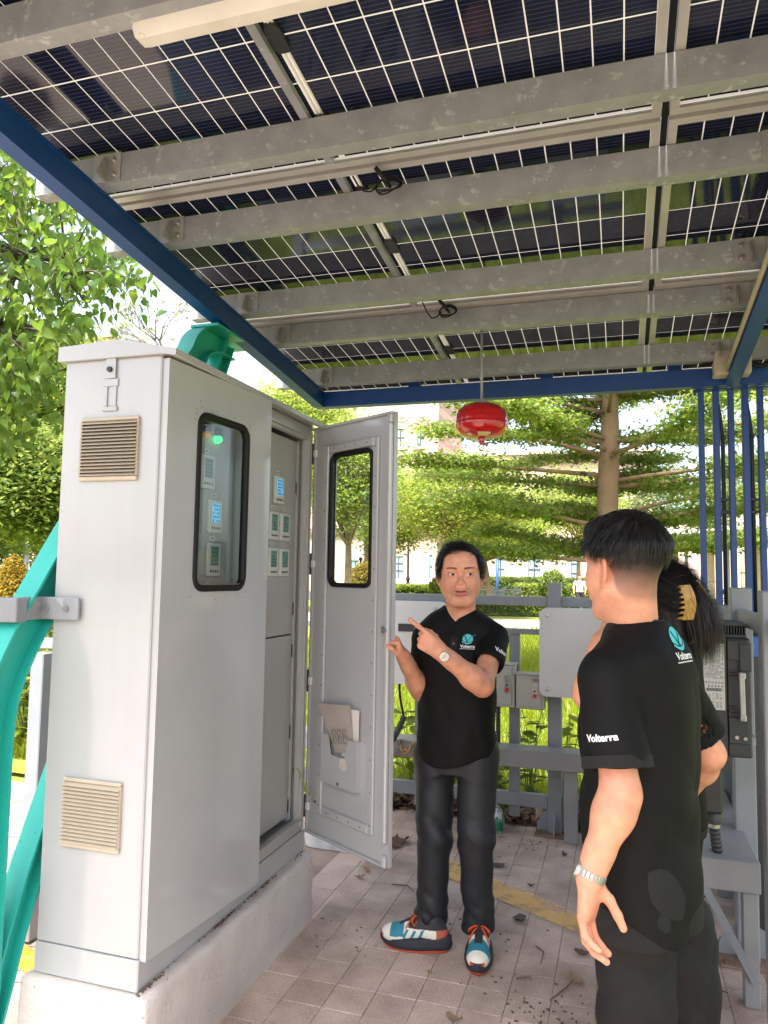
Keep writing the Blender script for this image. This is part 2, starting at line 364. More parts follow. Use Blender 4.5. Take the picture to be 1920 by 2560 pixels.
for ri,(ry,rl) in enumerate(rows):
    for ci,px0 in enumerate((-2.018,.162)):
        cx=px0+PLN/2; cy=ry+PWD/2
        nm='left of the black seam' if ci==0 else 'right of the black seam'
        zt=lambda y:zl(y)+.110
        pn=thing('photovoltaic_module',f'dark bifacial solar panel {nm}, {rl}','solar panel',(cx,cy,zt(cy)),'solar panels on the canopy')
        def spart(x0,x1,y0,y1,w0,w1): return sbeam(x0,x1,y0,y1,.110+w0,.110+w1)
        m=MB()
        for (a,b,c_,d) in((px0,px0+PLN,ry,ry+.0025),(px0,px0+PLN,ry+PWD-.0025,ry+PWD)):
            q=spart(a,b,c_,d,0,.035); m.add(q.v,q.f)
        for (a,b,c_,d) in((px0,px0+PLN,ry+.0025,ry+.03),(px0,px0+PLN,ry+PWD-.03,ry+PWD-.0025),(px0,px0+.028,ry+.03,ry+PWD-.03),(px0+PLN-.028,px0+PLN,ry+.03,ry+PWD-.03)):
            q=spart(a,b,c_,d,0,.0025); m.add(q.v,q.f)
        for a in(px0,px0+PLN-.0025):
            q=spart(a,a+.0025,ry+.0025,ry+PWD-.0025,.0025,.035); m.add(q.v,q.f)
        obj('frame',m,ALU,pn)
        obj('white_grid_sheet',spart(px0+.004,px0+PLN-.004,ry+.004,ry+PWD-.004,.031,.034),SHEET,pn)
        obj('centre_bar',spart(cx-.052,cx-.024,ry+.03,ry+PWD-.03,.0,.024),GALV,pn)
        for k,yy in enumerate((ry+.19,ry+.565,ry+.94)):
            m=MB(); zz=zt(yy)+.031; m.prism([(-.018,-.05),(.018,-.05),(.024,-.035),(.024,.035),(.018,.05),(-.018,.05),(-.024,.035),(-.024,-.035)],(0,0,-.014),(cx+.005,yy,zz),(1,0,0),(0,1,-SL)); obj('junction_box',m,BLACKP,pn)
        m=MB()
        for u in(-.003,.011):
            q=spart(cx+u,cx+u+.007,ry+.05,ry+PWD-.05,.0275,.031); m.add(q.v,q.f)
        obj('busbar_ribbon',m,WHITEP,pn)
        for hx in range(2):
            for i in range(12):
                for j in range(6):
                    x=(px0+.026+CW*(i+.5)) if hx==0 else (px0+PLN-.026-CW*(i+.5)); y=ry+PWD/2+CHT*(j-2.5)
                    inst('cell',cme,pn,(x,y,zt(y)+.0302),(TA,0,0))
# black strips added in the open panel gaps to block sun and look shaded, wires hanging under the panels
m=sbeam(.140,.159,.13,4.71,.112,.142); obj('gap_shade_strip',m,BLACK,can)
for yy in(1.2605,2.4105,3.5605):
    m=sbeam(-2.018,2.317,yy,yy+.019,.126,.142); obj('gap_shade_strip',m,BLACK,can)
def wire(pts,r,name,label,parent=None,mt=BLACK,cat='cable',group=None):
    # smooth catmull-rom
    P=[Vector(p) for p in pts]; out=[]
    for i in range(len(P)-1):
        p0,p1,p2,p3=P[max(i-1,0)],P[i],P[i+1],P[min(i+2,len(P)-1)]
        for k in range(6):
            t=k/6; out.append(.5*((2*p1)+(p2-p0)*t+(2*p0-5*p1+4*p2-p3)*t*t+(3*p1-p0-3*p2+p3)*t**3))
    out.append(P[-1]); mb=MB(); mb.tube(out,r,6)
    if parent is not None: return obj(name,mb,mt,parent,smooth=True)
    return obj(name,mb,mt,None,smooth=True,label=label,cat=cat,group=group)
def coil(cx,y,rr,tail,label):
    z0=zl(y)+.10; mb=MB()
    for k in range(3):
        pts=[]
        for a in range(25):
            an=2*math.pi*a/24+k*.4; pts.append((cx+rr*(1+.06*k)*math.cos(an),y+.01*math.sin(an*2+k)+.35*rr*math.sin(an),z0-.045+rr*math.sin(an)*.75+.004*k))
        mb.tube(pts,.0032,6)
    P=[Vector(p) for p in tail]
    for i in range(len(P)-1): mb.tube([P[i],P[i].lerp(P[i+1],.5)+Vector((0,0,-.01)),P[i+1]],.0035,6)
    mb.tube([Vector((cx-.03,y-.06,z0-.0)),Vector((cx-.005,y-.03,z0-.03)),Vector((cx+.01,y,z0-.05))],[.008,.009,.006],8)
    obj('cable_coil',mb,BLACK,None,smooth=True,label=label,cat='cable')
coil(-.79,2.47,.045,[(-.93,2.48,zl(2.48)+.12),(-.88,2.47,zl(2.47)+.05),(-.83,2.47,zl(2.47)+.06)],'coiled black panel cable hanging between the first two purlins')
coil(-.80,3.50,.04,[(-.93,3.5,zl(3.5)+.12),(-.88,3.5,zl(3.5)+.03),(-.83,3.5,zl(3.5)+.06)],'coiled black panel cable hanging near the extinguisher rod')
# cream conduit and junction box along the right-hand side beam
ct=thing('cable_trunking','cream plastic conduits clipped along the right-hand blue beam','conduit',(.51,4.2,zl(4.2)-.1))
for k in range(2):
    m=MB(); m.tube([(.5435,yy,zl(yy)-.058-.0175*k) for yy in np.linspace(.1,4.17,12)],.0085,8); obj('conduit',m,CREAM,ct,smooth=True)
m=MB(); m.box((.485,4.20,2.69),(.665,4.31,2.825),.006); m.box((.492,4.193,2.697),(.658,4.20,2.818),.004)
jb=obj('junction_box',m,CREAM,ct)
wire([(.485,4.25,2.77),(.40,4.26,2.785),(.34,4.27,2.80),(.27,4.26,2.83),(.20,4.26,2.845)],.010,'cable','',ct)
wire([(.66,4.26,2.76),(.72,4.27,2.74),(.82,4.27,2.78),(.95,4.26,2.80)],.012,'cable','',ct)
# ================================================================ lamp on the near purlin
lp=thing('tube_lamp','long white batten tube lamp with rusty streaks, fixed to nearest purlin','lamp',(-.5,1.59,zl(1.56)-.06))
ya=1.60; RUSTW=mat('lamp_housing',(.66,.64,.60),.35,c2=(.56,.54,.5),vs=6,spots=((.30,.13,.06),30,.30))
m=MB(); ring=[]
for x,sc in((-1.225,.75),(-1.215,.95),(-1.195,1),(.05,1),(.07,.9)):
    ring.append([(x,ya+1.15*sc*u,zl(ya)+.016+1.3*sc*v) for u,v in [( .036,.012),(.030,-.018),(.016,-.034),(-.016,-.034),(-.030,-.018),(-.036,.012),(-.022,.026),(.022,.026)]])
m.loft(ring); obj('lamp_housing',m,RUSTW,lp,shade_angle=35)
m=MB(); m.box((-1.12,ya-.006,zl(ya)+.05),(-1.09,ya+.006,zl(ya)+.11)); obj('clip',m,GALV,lp)
# ================================================================ hanging extinguisher
ex=atY(1204,1053,3.62); rx,ryy=ex.x,3.62
exz=ex.z
ext=thing('hanging_extinguisher','red drum-shaped fire extinguisher hanging by a rod from a purlin','extinguisher',(rx,ryy,exz-.10))
RED=mat('red_enamel',(.50,.008,.012),.16,c2=(.44,.006,.010),vs=6,coat=.6)
m=MB(); prof=[(0,.098),(.02,.097),(.055,.091),(.09,.076),(.113,.054),(.122,.034),(.1238,.026),(.1238,.023),(.1248,.020),(.1262,.006),(.1268,-.004),(.1268,-.007),(.1278,-.010),(.1288,-.024),(.1265,-.042),(.113,-.062),(.088,-.079),(.055,-.089),(.02,-.093),(0,-.094)]
m.lathe([(r*1.02,h*.95) for r,h in prof],(rx,ryy,exz),48); obj('body',m,RED,ext,smooth=True)
m=MB(); m.tube([(rx,ryy,exz+.095),(rx,ryy,exz+.11)],.016,12); m.tube([(rx,ryy,exz+.10),(rx-.002,ryy,zl(3.62)+.004)],.0062,10); obj('rod',m,GALV,ext,smooth=True)
m=MB(); m.lathe([(.018,0),(.018,-.014),(.012,-.02),(.010,-.032),(0,-.034)],(rx,ryy,exz-.086),16); obj('neck',m,RED,ext,shade_angle=40)
m=MB(); zz=exz-.115
for s in(-1,1): m.tube([(rx+s*.006,ryy,zz),(rx+s*.014,ryy,zz-.012),(rx+s*.012,ryy,zz-.024),(rx,ryy,zz-.031)],.0025,6)
m.lathe([(0,.001),(.011,0),(.011,-.002),(0,-.003)],(rx,ryy,zz-.031),12); m.tube([(rx+.004,ryy-.01,zz+.005),(rx+.028,ryy-.014,zz-.006)],.007,8); m.lathe([(0,.004),(.010,.004),(.010,-.004),(0,-.004)],(rx+.03,ryy-.014,zz-.007),10,(1,0,-.4))
obj('sprinkler_head',m,mat('nozzle_metal',(.30,.26,.2),.4,.8),ext,smooth=False)
# round label following the lower shell
def shell_patch(a0,a1,h0,h1,off,n=14,k=6):
    V=[];Fc=[]
    hs=[h*.95 for r,h in prof]; rs=[r*1.02 for r,h in prof]
    for i in range(k+1):
        h=h0+(h1-h0)*i/k; r=np.interp(-h,[-q for q in hs],rs)+off
        for j in range(n+1):
            a=a0+(a1-a0)*j/n; V.append((rx+r*math.cos(a),ryy+r*math.sin(a),exz+h-off*.6))
    for i in range(k):
        for j in range(n): Fc.append((i*(n+1)+j,i*(n+1)+j+1,(i+1)*(n+1)+j+1,(i+1)*(n+1)+j))
    return V,Fc
LBL=mat('yellow_label',(.62,.52,.22),.4,c2=(.66,.58,.3),vs=60,sharp=(.45,.55))
obj('label',shell_patch(R(-92),R(-52),-.070,-.083,.0012),LBL,ext)
obj('label',shell_patch(R(-132),R(-112),-.072,-.080,.0012),LBL,ext)
# ================================================================ plinth and teal column
pl=MB(); bm=bmesh.new()
px0,px1,py0,py1,pz=-1.872,-1.392,2.055,3.372,.300
nx,ny=10,28
ring=rrect(px1-px0,py1-py0,.022,3)
def pring(z,ins): return [(max(min(a,(px1-px0)/2-ins),-(px1-px0)/2+ins)+(px0+px1)/2+.003*math.sin(17*b+9*z*5)+.002*math.sin(41*b),max(min(b,(py1-py0)/2-ins),-(py1-py0)/2+ins)+(py0+py1)/2,z+(.003*math.sin(13*b+5*a) if z>.25 else 0)) for a,b in ring2]
ring2=[]
for i in range(len(ring)):
    a=ring[i];b=ring[(i+1)%len(ring)]; L=math.hypot(b[0]-a[0],b[1]-a[1]); k=max(1,int(L/.05))
    for t in range(k): ring2.append((a[0]+(b[0]-a[0])*t/k,a[1]+(b[1]-a[1])*t/k))
pl.loft([pring(z,i) for z,i in((-.02,0),(.05,0),(.12,0),(.2,0),(.27,0),(.29,.004),(.298,.013),(.300,.03))])
obj('concrete_plinth',pl,CONC,None,shade_angle=40,label='rough white painted concrete plinth under the control cabinet',cat='plinth')
tc_=thing('curved_column','teal painted curved steel canopy column behind the cabinet','column',(-1.90,1.92,0))
def ibeam(path,xc,fw,dep,name,tf=.010,tw=.008):
    """I section swept along a (y,z) path; outer flange on the left of travel"""
    P=[]
    pts=[Vector((0,a,b)) for a,b in path]
    for i in range(len(pts)-1):
        p0,p1,p2,p3=pts[max(i-1,0)],pts[i],pts[i+1],pts[min(i+2,len(pts)-1)]
        for k in range(5):
            t=k/5; P.append(.5*((2*p1)+(p2-p0)*t+(2*p0-5*p1+4*p2-p3)*t*t+(3*p1-p0-3*p2+p3)*t**3))
    P.append(pts[-1]); N=[]
    for i in range(len(P)):
        t=(P[min(i+1,len(P)-1)]-P[max(i-1,0)]).normalized(); N.append(Vector((0,-t.z,t.y)))
    def sweep(x0,x1,n0,n1):
        m=MB(); m.loft([[Vector((x0,0,0))+p+n*n0,Vector((x1,0,0))+p+n*n0,Vector((x1,0,0))+p+n*n1,Vector((x0,0,0))+p+n*n1] for p,n in zip(P,N)]); return m
    obj('outer_flange',sweep(xc-fw/2,xc+fw/2,dep/2-tf,dep/2),TEAL,tc_,shade_angle=30)
    obj('inner_flange',sweep(xc-fw/2,xc+fw/2,-dep/2,-dep/2+tf),TEAL,tc_,shade_angle=30)
    obj('web',sweep(xc-tw/2,xc+tw/2,-dep/2+tf,dep/2-tf),TEAL,tc_,shade_angle=30)
ibeam([(1.905,.0),(1.903,.40),(1.903,.80),(1.905,1.10),(1.935,1.25),(2.005,1.385),(2.10,1.52),(2.30,1.80),(2.55,2.12),(2.78,2.39),(2.95,2.58),(3.00,2.66),(3.06,2.71),(3.15,2.74),(3.30,2.745)],-1.900,.085,.13,'column')
ibeam([(1.90,.02),(1.985,.27),(2.105,.60),(2.5,1.40),(2.9,2.10),(3.165,2.55),(3.27,2.76)],-1.905,.08,.085,'brace')
m=MB(); m.box((-1.95,3.03,2.772),(-1.80,3.42,2.786),.002); obj('mounting_plate',m,TEAL,tc_)
m=MB(); m.box((-1.99,1.76,.001),(-1.88,2.04,.018),.002); obj('base_plate',m,TEAL,tc_)
for k in(3.08,3.36):
    m=MB(); m.lathe([(0,.012),(.011,.012),(.011,0)],(-1.93,k,2.772),6,(0,0,-1)); obj('bolt',m,TEAL,tc_)
# ================================================================ railing at the left of the cabinet
rl=thing('side_railing','grey steel railing bolted to the near side of the cabinet','railing',(-2.2,2.0,0))
m=MB(); m.bar((-4.2,1.80,1.465),(-1.842,1.955,1.480),.05,.078,c=.003); obj('top_rail',m,FENCE,rl)
m=MB(); m.obox((-1.80,2.075,1.482),(.16,.012,.075),c=.002); m.obox((-1.874,2.02,1.482),(.012,.10,.075)); tcl=obj('bracket',m,GALV,rl)
for dx in(-1.845,-1.765):
    mm=MB(); mm.lathe([(0,.010),(.009,.010),(.010,.007),(.010,0)],(dx,2.069,1.482),6,(0,-1,0)); obj('bolt',mm,STEEL,tcl)
m=MB(); m.bar((-4.2,2.86,1.245),(-2.05,3.06,1.252),.045,.05,c=.003); obj('rail',m,FENCE,rl)
pa=atZ(62,2255,.30); pb=atZ(95,1640,1.20)
LG=mat('railing_light_paint',(.44,.46,.50),.4,c2=(.38,.40,.43),vs=6)
m=MB(); m.box((-2.52,2.74,0),(-2.45,2.81,1.235),.004); obj('post',m,FENCE,rl)
m=MB(); m.bar((-4.2,2.30,.33),(-2.45,2.80,.345),.045,.075,c=.003); obj('rail',m,FENCE,rl)
# ================================================================ back fence and side fence
def fence(name,label,posts,rails,pickets,gr=None,plates=()):
    o=thing(name,label,'fence',posts[0][:2]+(0,))
    for (x,y,h) in posts:
        m=MB(); m.box((x-.043,y-.043,0),(x+.043,y+.043,h),.005)
        p=obj('post',m,FENCE,o)
        mm=MB(); mm.box((x-.12,y-.115,.001),(x+.12,y+.115,.012),.002); obj('base_plate',mm,mat('rusty_plate',(.26,.19,.14),.8,.2,c2=(.16,.09,.05),vs=20,bump=.2),p)
        mm=MB()
        for ux,uy in((1,0),(-1,0),(0,1),(0,-1)):
            t=.004
            mm.prism([(0,0),(.07,0),(.07,.045),(.035,.105),(0,.125)],(-uy*2*t,ux*2*t,0),(x+ux*.043+uy*t,y+uy*.043-ux*t,.012),(ux,uy,0),(0,0,1))
        obj('gusset',mm,FENCE,p)
        for sx in(-1,1):
            for sy in(-1,1):
                mm=MB(); mm.tube([(x+sx*.095,y+sy*.09,.012),(x+sx*.095,y+sy*.09,.035)],.006,6); mm.lathe([(0,.012),(.011,.012),(.011,0)],(x+sx*.095,y+sy*.09,.012),6); obj('anchor_bolt',mm,mat('rusty_bolt',(.2,.13,.09),.7,.6),p)
    for a,b,h in rails:
        m=MB(); m.bar(a,b,.045,h,c=.003); obj('rail',m,FENCE,o)
    for (x,y,z0,z1) in pickets:
        m=MB(); m.box((x-.034,y-.024,z0),(x+.034,y+.024,z1),.003); obj('picket',m,FENCE,o)
    return o
YB=4.95
fb=fence('back_fence','grey steel picket fence along the back of the bay',[(-.405,YB,1.572),(-2.4,YB,1.572)],
  [((-2.4,YB+.0,1.448),(-.45,YB,1.448),.062),((-.36,YB,1.448),(.05,YB,1.448),.062),((-2.4,YB+.004,1.25),(-.45,YB+.004,1.25),.034),((-.36,YB+.004,1.25),(.05,YB+.004,1.25),.034),
   ((-2.4,YB,.187),(-.45,YB,.187),.082),((-.36,YB,.187),(.05,YB,.187),.082)],
  [(x,YB+.03,.07,1.234) for x in(-.665,-.985,-1.30,-1.60,-1.92,-.12)])
fs=fence('side_fence','grey steel fence turning the corner beside the black inverter',[(.505,3.64,1.578),(.50,2.86,1.578)],
  [((.30,4.27,1.452),(.49,4.27,1.452),.062),((.49,4.27,1.452),(.505,3.685,1.452),.062),((.505,3.597,1.452),(.50,2.905,1.452),.062),((.30,4.27,.90),(.49,4.27,.90),.05),((.49,4.27,.30),(.505,3.685,.30),.06),((.50,2.815,1.452),(.50,1.2,1.452),.062),((.50,2.815,.30),(.50,1.2,.30),.06)],
  [(.32,4.29,0,1.42),(.50,4.30,0,1.42)])
# thin rail in the gap of the side fence beside the inverter
# ================================================================ benches (box beams)
bb=thing('back_bench','grey steel box beam running low along the back fence','beam',(-.6,4.8,0))
m=MB(); m.box((-2.3,4.73,.435),(.30,4.90,.542),.004); obj('beam',m,FENCEL,bb)
for x in(-1.7,-.30):
    m=MB(); m.box((x-.04,4.775,0),(x+.04,4.855,.435),.003); lg=obj('leg',m,FENCEL,bb)
m=MB(); m.box((-1.505,4.722,.437),(-1.21,4.729,.540),.002); hp=obj('hook_plate',m,mat('worn_plate',(.30,.27,.25),.6,.4,c2=(.18,.13,.10),vs=12,spots=((.3,.15,.07),25,.36)),bb)
BRASS=mat('brass',(.50,.33,.12),.35,.9)
m=MB(); hx=-1.325
for s in(-1,1): m.tube([(hx+s*.028,4.715,.525),(hx+s*.032,4.700,.505),(hx+s*.022,4.693,.482),(hx+s*.004,4.700,.470)],[.003,.0045,.005,.004],8)
m.tube([(hx+.013*math.cos(a),4.695,.478+.013*math.sin(a)) for a in np.linspace(0,6.28,13)],.004,6); obj('hook',m,BRASS,hp,smooth=True)
for s in(-.045,.045):
    m=MB(); m.lathe([(0,.009),(.008,.009),(.010,.004),(.010,0)],(hx+s,4.722,.528),6,(0,-1,0)); obj('bolt',m,STEEL,hp)
sb=thing('side_bench','grey steel box beam running low beside the side fence','beam',(.4,3.3,0))
m=MB(); m.box((.245,3.22,.425),(.498,4.28,.54),.004); obj('beam',m,FENCEL,sb)
m=MB(); m.box((.436,3.24,0),(.49,3.30,.425),.003); obj('leg',m,FENCEL,sb)
m=MB(); m.box((.25,4.15,0),(.31,4.21,.425),.003); obj('leg',m,FENCEL,sb)
m=MB(); m.bar((.30,3.235,.43),(.475,3.235,.10),.028,.028); obj('brace',m,FENCE,sb)
# ================================================================ boxes hung on the back fence
def plate(name,label,x0,x1,z0,z1,y,hole=None):
    o=thing(name,label,'panel',((x0+x1)/2,y,z0))
    m=MB(); P=rrect(x1-x0,z1-z0,.045,6); m.prism([(a,b) for a,b in P],(0,-.14,0),((x0+x1)/2,y,(z0+z1)/2),(1,0,0),(0,0,1)); 
    obj('housing',m,WPAINT,o,shade_angle=40)
    for sx in(-1,1):
        for sz in(-1,1):
            mm=MB(); mm.lathe([(0,.006),(.008,.005),(.012,.001),(.016,.001),(.016,-.001)],((x0+x1)/2+sx*((x1-x0)/2-.05),y-.14,(z0+z1)/2+sz*((z1-z0)/2-.045)),12,(0,-1,0)); obj('screw',mm,STEEL,o)
    return o
WPAINT=mat('white_panel_paint',(.62,.61,.60),.38,c2=(.56,.55,.54),vs=5,spots=((.33,.31,.28),70,.25))
o=plate('charger_housing','white rounded charger housing on the fence right of the pointing man',-.485,-.055,.872,1.413,4.90)
m=MB(); m.box((-.175,4.752,1.19),(-.085,4.7595,1.235),.001); obj('dark_slot',m,BLACKP,o)
o=plate('charger_housing','white charger housing on the fence behind the open cabinet door',-1.62,-1.10,.893,1.43,4.90)
m=MB(); m.box((-1.40,4.752,1.235),(-1.29,4.7595,1.285),.001); obj('dark_slot',m,BLACKP,o)
def sbox(label,x0,x1,z0,z1,y):
    o=thing('switch_box',label,'switch box',((x0+x1)/2,y,z0),'grey switch boxes on the fence')
    BOXP=mat('switch_box_paint',(.42,.41,.37),.45,c2=(.37,.36,.32),vs=6)
    m=MB(); m.box((x0,y-.10,z0),(x1,y,z1),.005); obj('housing',m,BOXP,o)
    m=MB(); m.box((x0+.018,y-.106,z0+.018),(x1-.018,y-.1005,z1-.022),.003); d=obj('door',m,BOXP,o)
    cx=(x0+x1)/2+.03; cz=(z0+z1)/2+.01
    m=MB(); m.box((cx-.018,y-.110,cz-.055),(cx+.018,y-.1065,cz+.055),.0015); lk=obj('lock_plate',m,STEEL,d)
    m=MB(); m.box((cx-.012,y-.115,cz-.045),(cx+.012,y-.1105,cz-.02),.002); obj('red_latch',m,mat('red_plastic',(.5,.02,.02),.4),d)
    m=MB(); m.lathe([(0,.004),(.006,.004),(.006,0)],(cx,y-.1105,cz-.002),10,(0,-1,0)); obj('keyhole',m,BLACKP,d)
    m=MB(); m.box((x0-.01,y-.115,z1),(x1+.01,y+.0,z1+.008),.002); obj('rain_lid',m,BOXP,o)
    return o
sbox('taller grey switch box on the fence, left of its pair',-.80,-.645,.778,1.045,4.925)
o=sbox('shorter grey switch box on the fence, right of its pair',-.635,-.46,.775,.99,4.925)
m=MB(); m.box((-.53,4.8155,.948),(-.478,4.8185,.966)); obj('name_tag',m,mat('grey_tag',(.30,.29,.27),.5,c2=(.05,.05,.05),vs=220,sharp=(.5,.52)),o)
# corrugated hoses
def hose(pts,r,name,label):
    P=[Vector(p) for p in pts]; out=[]
    for i in range(len(P)-1):
        p0,p1,p2,p3=P[max(i-1,0)],P[i],P[i+1],P[min(i+2,len(P)-1)]
        n=max(4,int((p2-p1).length/.0045))
        for k in range(n):
            t=k/n; out.append(.5*((2*p1)+(p2-p0)*t+(2*p0-5*p1+4*p2-p3)*t*t+(3*p1-p0-3*p2+p3)*t**3))
    rs=[r*(1 if (i//2)%2 else .82) for i in range(len(out))]
    m=MB(); m.tube(out,rs,10); return obj(name,m,mat('corrugated_black',(.03,.03,.028),.55),None,smooth=True,label=label,cat='hose')
hose([(-1.36,4.78,.68),(-1.372,4.74,.63),(-1.40,4.66,.55),(-1.45,4.58,.47),(-1.52,4.5,.42),(-1.7,4.45,.40)],.021,'corrugated_hose','black corrugated hose curving down behind the cabinet door')
hose([(-1.17,4.80,.68),(-1.20,4.79,.61),(-1.235,4.78,.545)],.020,'corrugated_hose','black corrugated hose beside the pointing man at hip height')
hose([(-.755,4.86,.775),(-.756,4.87,.65),(-.757,4.88,.545)],.016,'corrugated_hose','short black hose under the taller switch box')
cb=wire([(-1.40,4.80,.90),(-1.39,4.79,.80),(-1.365,4.78,.70),(-1.36,4.78,.66)],.009,'charging_cable','thin black cable hanging below the left charger housing')
m=MB(); m.lathe([(.022,0),(.024,-.02),(.024,-.06),(.021,-.065),(.021,-.11),(0,-.112)],(-1.185,4.80,.895),14); obj('cable_plug',m,BLACKP,None,shade_angle=40,label='black cylindrical plug below the left charger housing',cat='plug')
# ================================================================ inverter on the side fence
iv=thing('inverter','black inverter cabinet with white data label on the side fence','inverter',(.36,3.4,.90))
INV=mat('inverter_black',(.030,.034,.037),.45,c2=(.04,.043,.045),vs=8,bump=.02,bs=300)
y0,y1=3.22,3.62
m=MB(); prof=rrect(.165,.545,.03,5); m.prism(prof,(0,y1-y0,0),(.310,y0,1.145),(1,0,0),(0,0,1)); obj('front_cover',m,INV,iv,shade_angle=40)
m=MB(); m.box((.394,y0+.012,.925),(.482,y1-.01,1.385),.006); m.box((.394,y0+.02,1.385),(.470,y1-.06,1.40),.003); hsk=obj('rear_housing',m,INV,iv)
m=MB()
for k in range(9): m.box((.385+.010*k,y0+.03,1.40),(.389+.010*k,y1-.05,1.432))
m.box((.38,y0+.02,1.432),(.475,y1-.04,1.438)); obj('heat_sink',m,INV,iv)
for q in(((.398,y0+.002,.98),(.470,y0+.012,1.08)),((.398,y0+.002,1.30),(.470,y0+.012,1.375)),((.44,y0-.006,1.26),(.482,y0+.0015,1.365))):
    m=MB(); m.box(*q,.002); obj('side_cover',m,INV,iv)
for k,zz in enumerate((1.245,1.25,1.255,1.055,1.06,1.065)):
    m=MB(); z=(1.232,1.243,1.254,1.092,1.103,1.114)[k]; m.box((.398,y0+.003,z),(.432,y0+.0135,z+.006)); obj('vent_rib',m,BLACKP,iv)
m=MB(); hx=.445; m.bar((hx,y0-.028,1.08),(hx-.003,y0-.032,1.25),.020,.012,up=(0,1,0),c=.003); 
for zz in(1.085,1.245): m.box((hx-.012,y0-.036,zz-.012),(hx+.012,y0+.008,zz+.012),.003)
hd=obj('handle',m,mat('cast_aluminium',(.5,.5,.49),.4,.6,c2=(.42,.42,.41),vs=15),iv)
for zz in(1.085,1.245):
    m=MB(); m.lathe([(0,.004),(.006,.004),(.006,0)],(hx,y0-.036,zz),8,(0,-1,0)); obj('screw',m,STEEL,hd)
for xx,zz in((.425,1.005),(.455,1.002),(.462,1.272)):
    m=MB(); m.lathe([(0,.005),(.007,.005),(.0085,.001),(.0085,0)],(xx,y0-.0005,zz),10,(0,-1,0)); obj('screw',m,STEEL,iv)
m=MB(); m.box((.475,y0+.05,.97),(.50,y1-.05,1.0)); m.box((.475,y0+.05,1.33),(.50,y1-.05,1.36)); obj('wall_bracket',m,GALV,iv)
# data label: paper with printed lines, icons and bar code (flat print built as thin pieces)
PAPER=mat('label_paper',(.68,.67,.63),.6); INK=mat('label_ink',(.06,.06,.06),.7)
lx0,lx1,lz0,lz1=.310,.386,1.105,1.362; yl=y0-.0012
m=MB(); m.box((lx0,yl,lz0),(lx1,y0-.0002,lz1)); lb=obj('data_label',m,PAPER,iv)
m=MB()
z=lz1-.006
while z>lz0+.118:
    x=lx0+.003
    while x<lx1-.006:
        L=random.uniform(.004,.014)
        if random.random()<.78: m.box((x,yl-.0006,z-.0016),(min(x+L,lx1-.003),yl,z))
        x+=L+.0025
    z-=.0046
for k in range(6): m.lathe([(.0028,0),(.0044,0)],(lx0+.008+.012*k,yl-.0006,lz0+.105),10,(0,-1,0))
for k in range(5): m.prism([(-.004,-.003),(.004,-.003),(0,.004)],(0,-.0006,0),(lx0+.018+.012*k,yl,lz0+.092),(1,0,0),(0,0,1))
x=lx0+.008
while x<lx1-.008:
    wv=random.choice((.0008,.0014,.002)); m.box((x,yl-.0006,lz0+.072),(x+wv,yl,lz0+.084)); x+=wv+random.choice((.0008,.0014))
z=lz0+.064
while z>lz0+.008:
    for x in np.arange(lx0+.004,lx1-.014,.013):
        if random.random()<.7: m.box((x,yl-.0006,z-.0016),(x+random.uniform(.005,.010),yl,z))
    z-=.005
obj('print',m,INK,lb)
# cable glands below the inverter
gl=thing('cable_gland','black corrugated cable with gland running under the inverter','cable',(.36,3.3,.54))
m=MB(); m.box((.285,3.24,.70),(.375,3.36,.872),.01); obj('gland_box',m,BLACKP,gl)
m=MB(); m.lathe([(.030,.70),(.030,.685),(.034,.68),(.034,.655),(.026,.65)],(.345,3.30,0),14); obj('gland_nut',m,BLACKP,gl,shade_angle=40)
m=MB(); m.lathe([(.0235,.652),(.0235,.635)],(.345,3.30,0),16); obj('hose_clamp',m,STEEL,gl)
m=MB(); pts=[(.345+.012*t,3.30,.64-.1*t) for t in np.linspace(0,1,26)]; m.tube(pts,[.022*(1 if (i//2)%2 else .85) for i in range(26)],12); obj('hose',m,MATS['corrugated_black'],gl,smooth=True)
# status light strip behind the post
m=MB(); m.box((.545,3.9,1.36),(.56,3.912,1.40),.002); 
E_G=bpy.data.materials.new('green_led'); E_G.use_nodes=True; E_G.node_tree.nodes['Principled BSDF'].inputs['Emission Color'].default_value=(.05,1,.12,1); E_G.node_tree.nodes['Principled BSDF'].inputs['Emission Strength'].default_value=1.2; E_G.node_tree.nodes['Principled BSDF'].inputs['Base Color'].default_value=(.02,.4,.05,1)
o=thing('charging_post','blue and black charging post with a green lamp beyond the side fence','charger',(.63,3.9,0))
obj('status_lamp',m,E_G,o); m=MB(); m.box((.54,3.915,0),(.80,4.2,1.36),.01); obj('body',m,BLACKP,o); m=MB(); m.box((.541,3.905,1.25),(.70,3.914,1.345),.003); obj('front_panel',m,mat('charger_blue',(.02,.12,.45),.4),o)
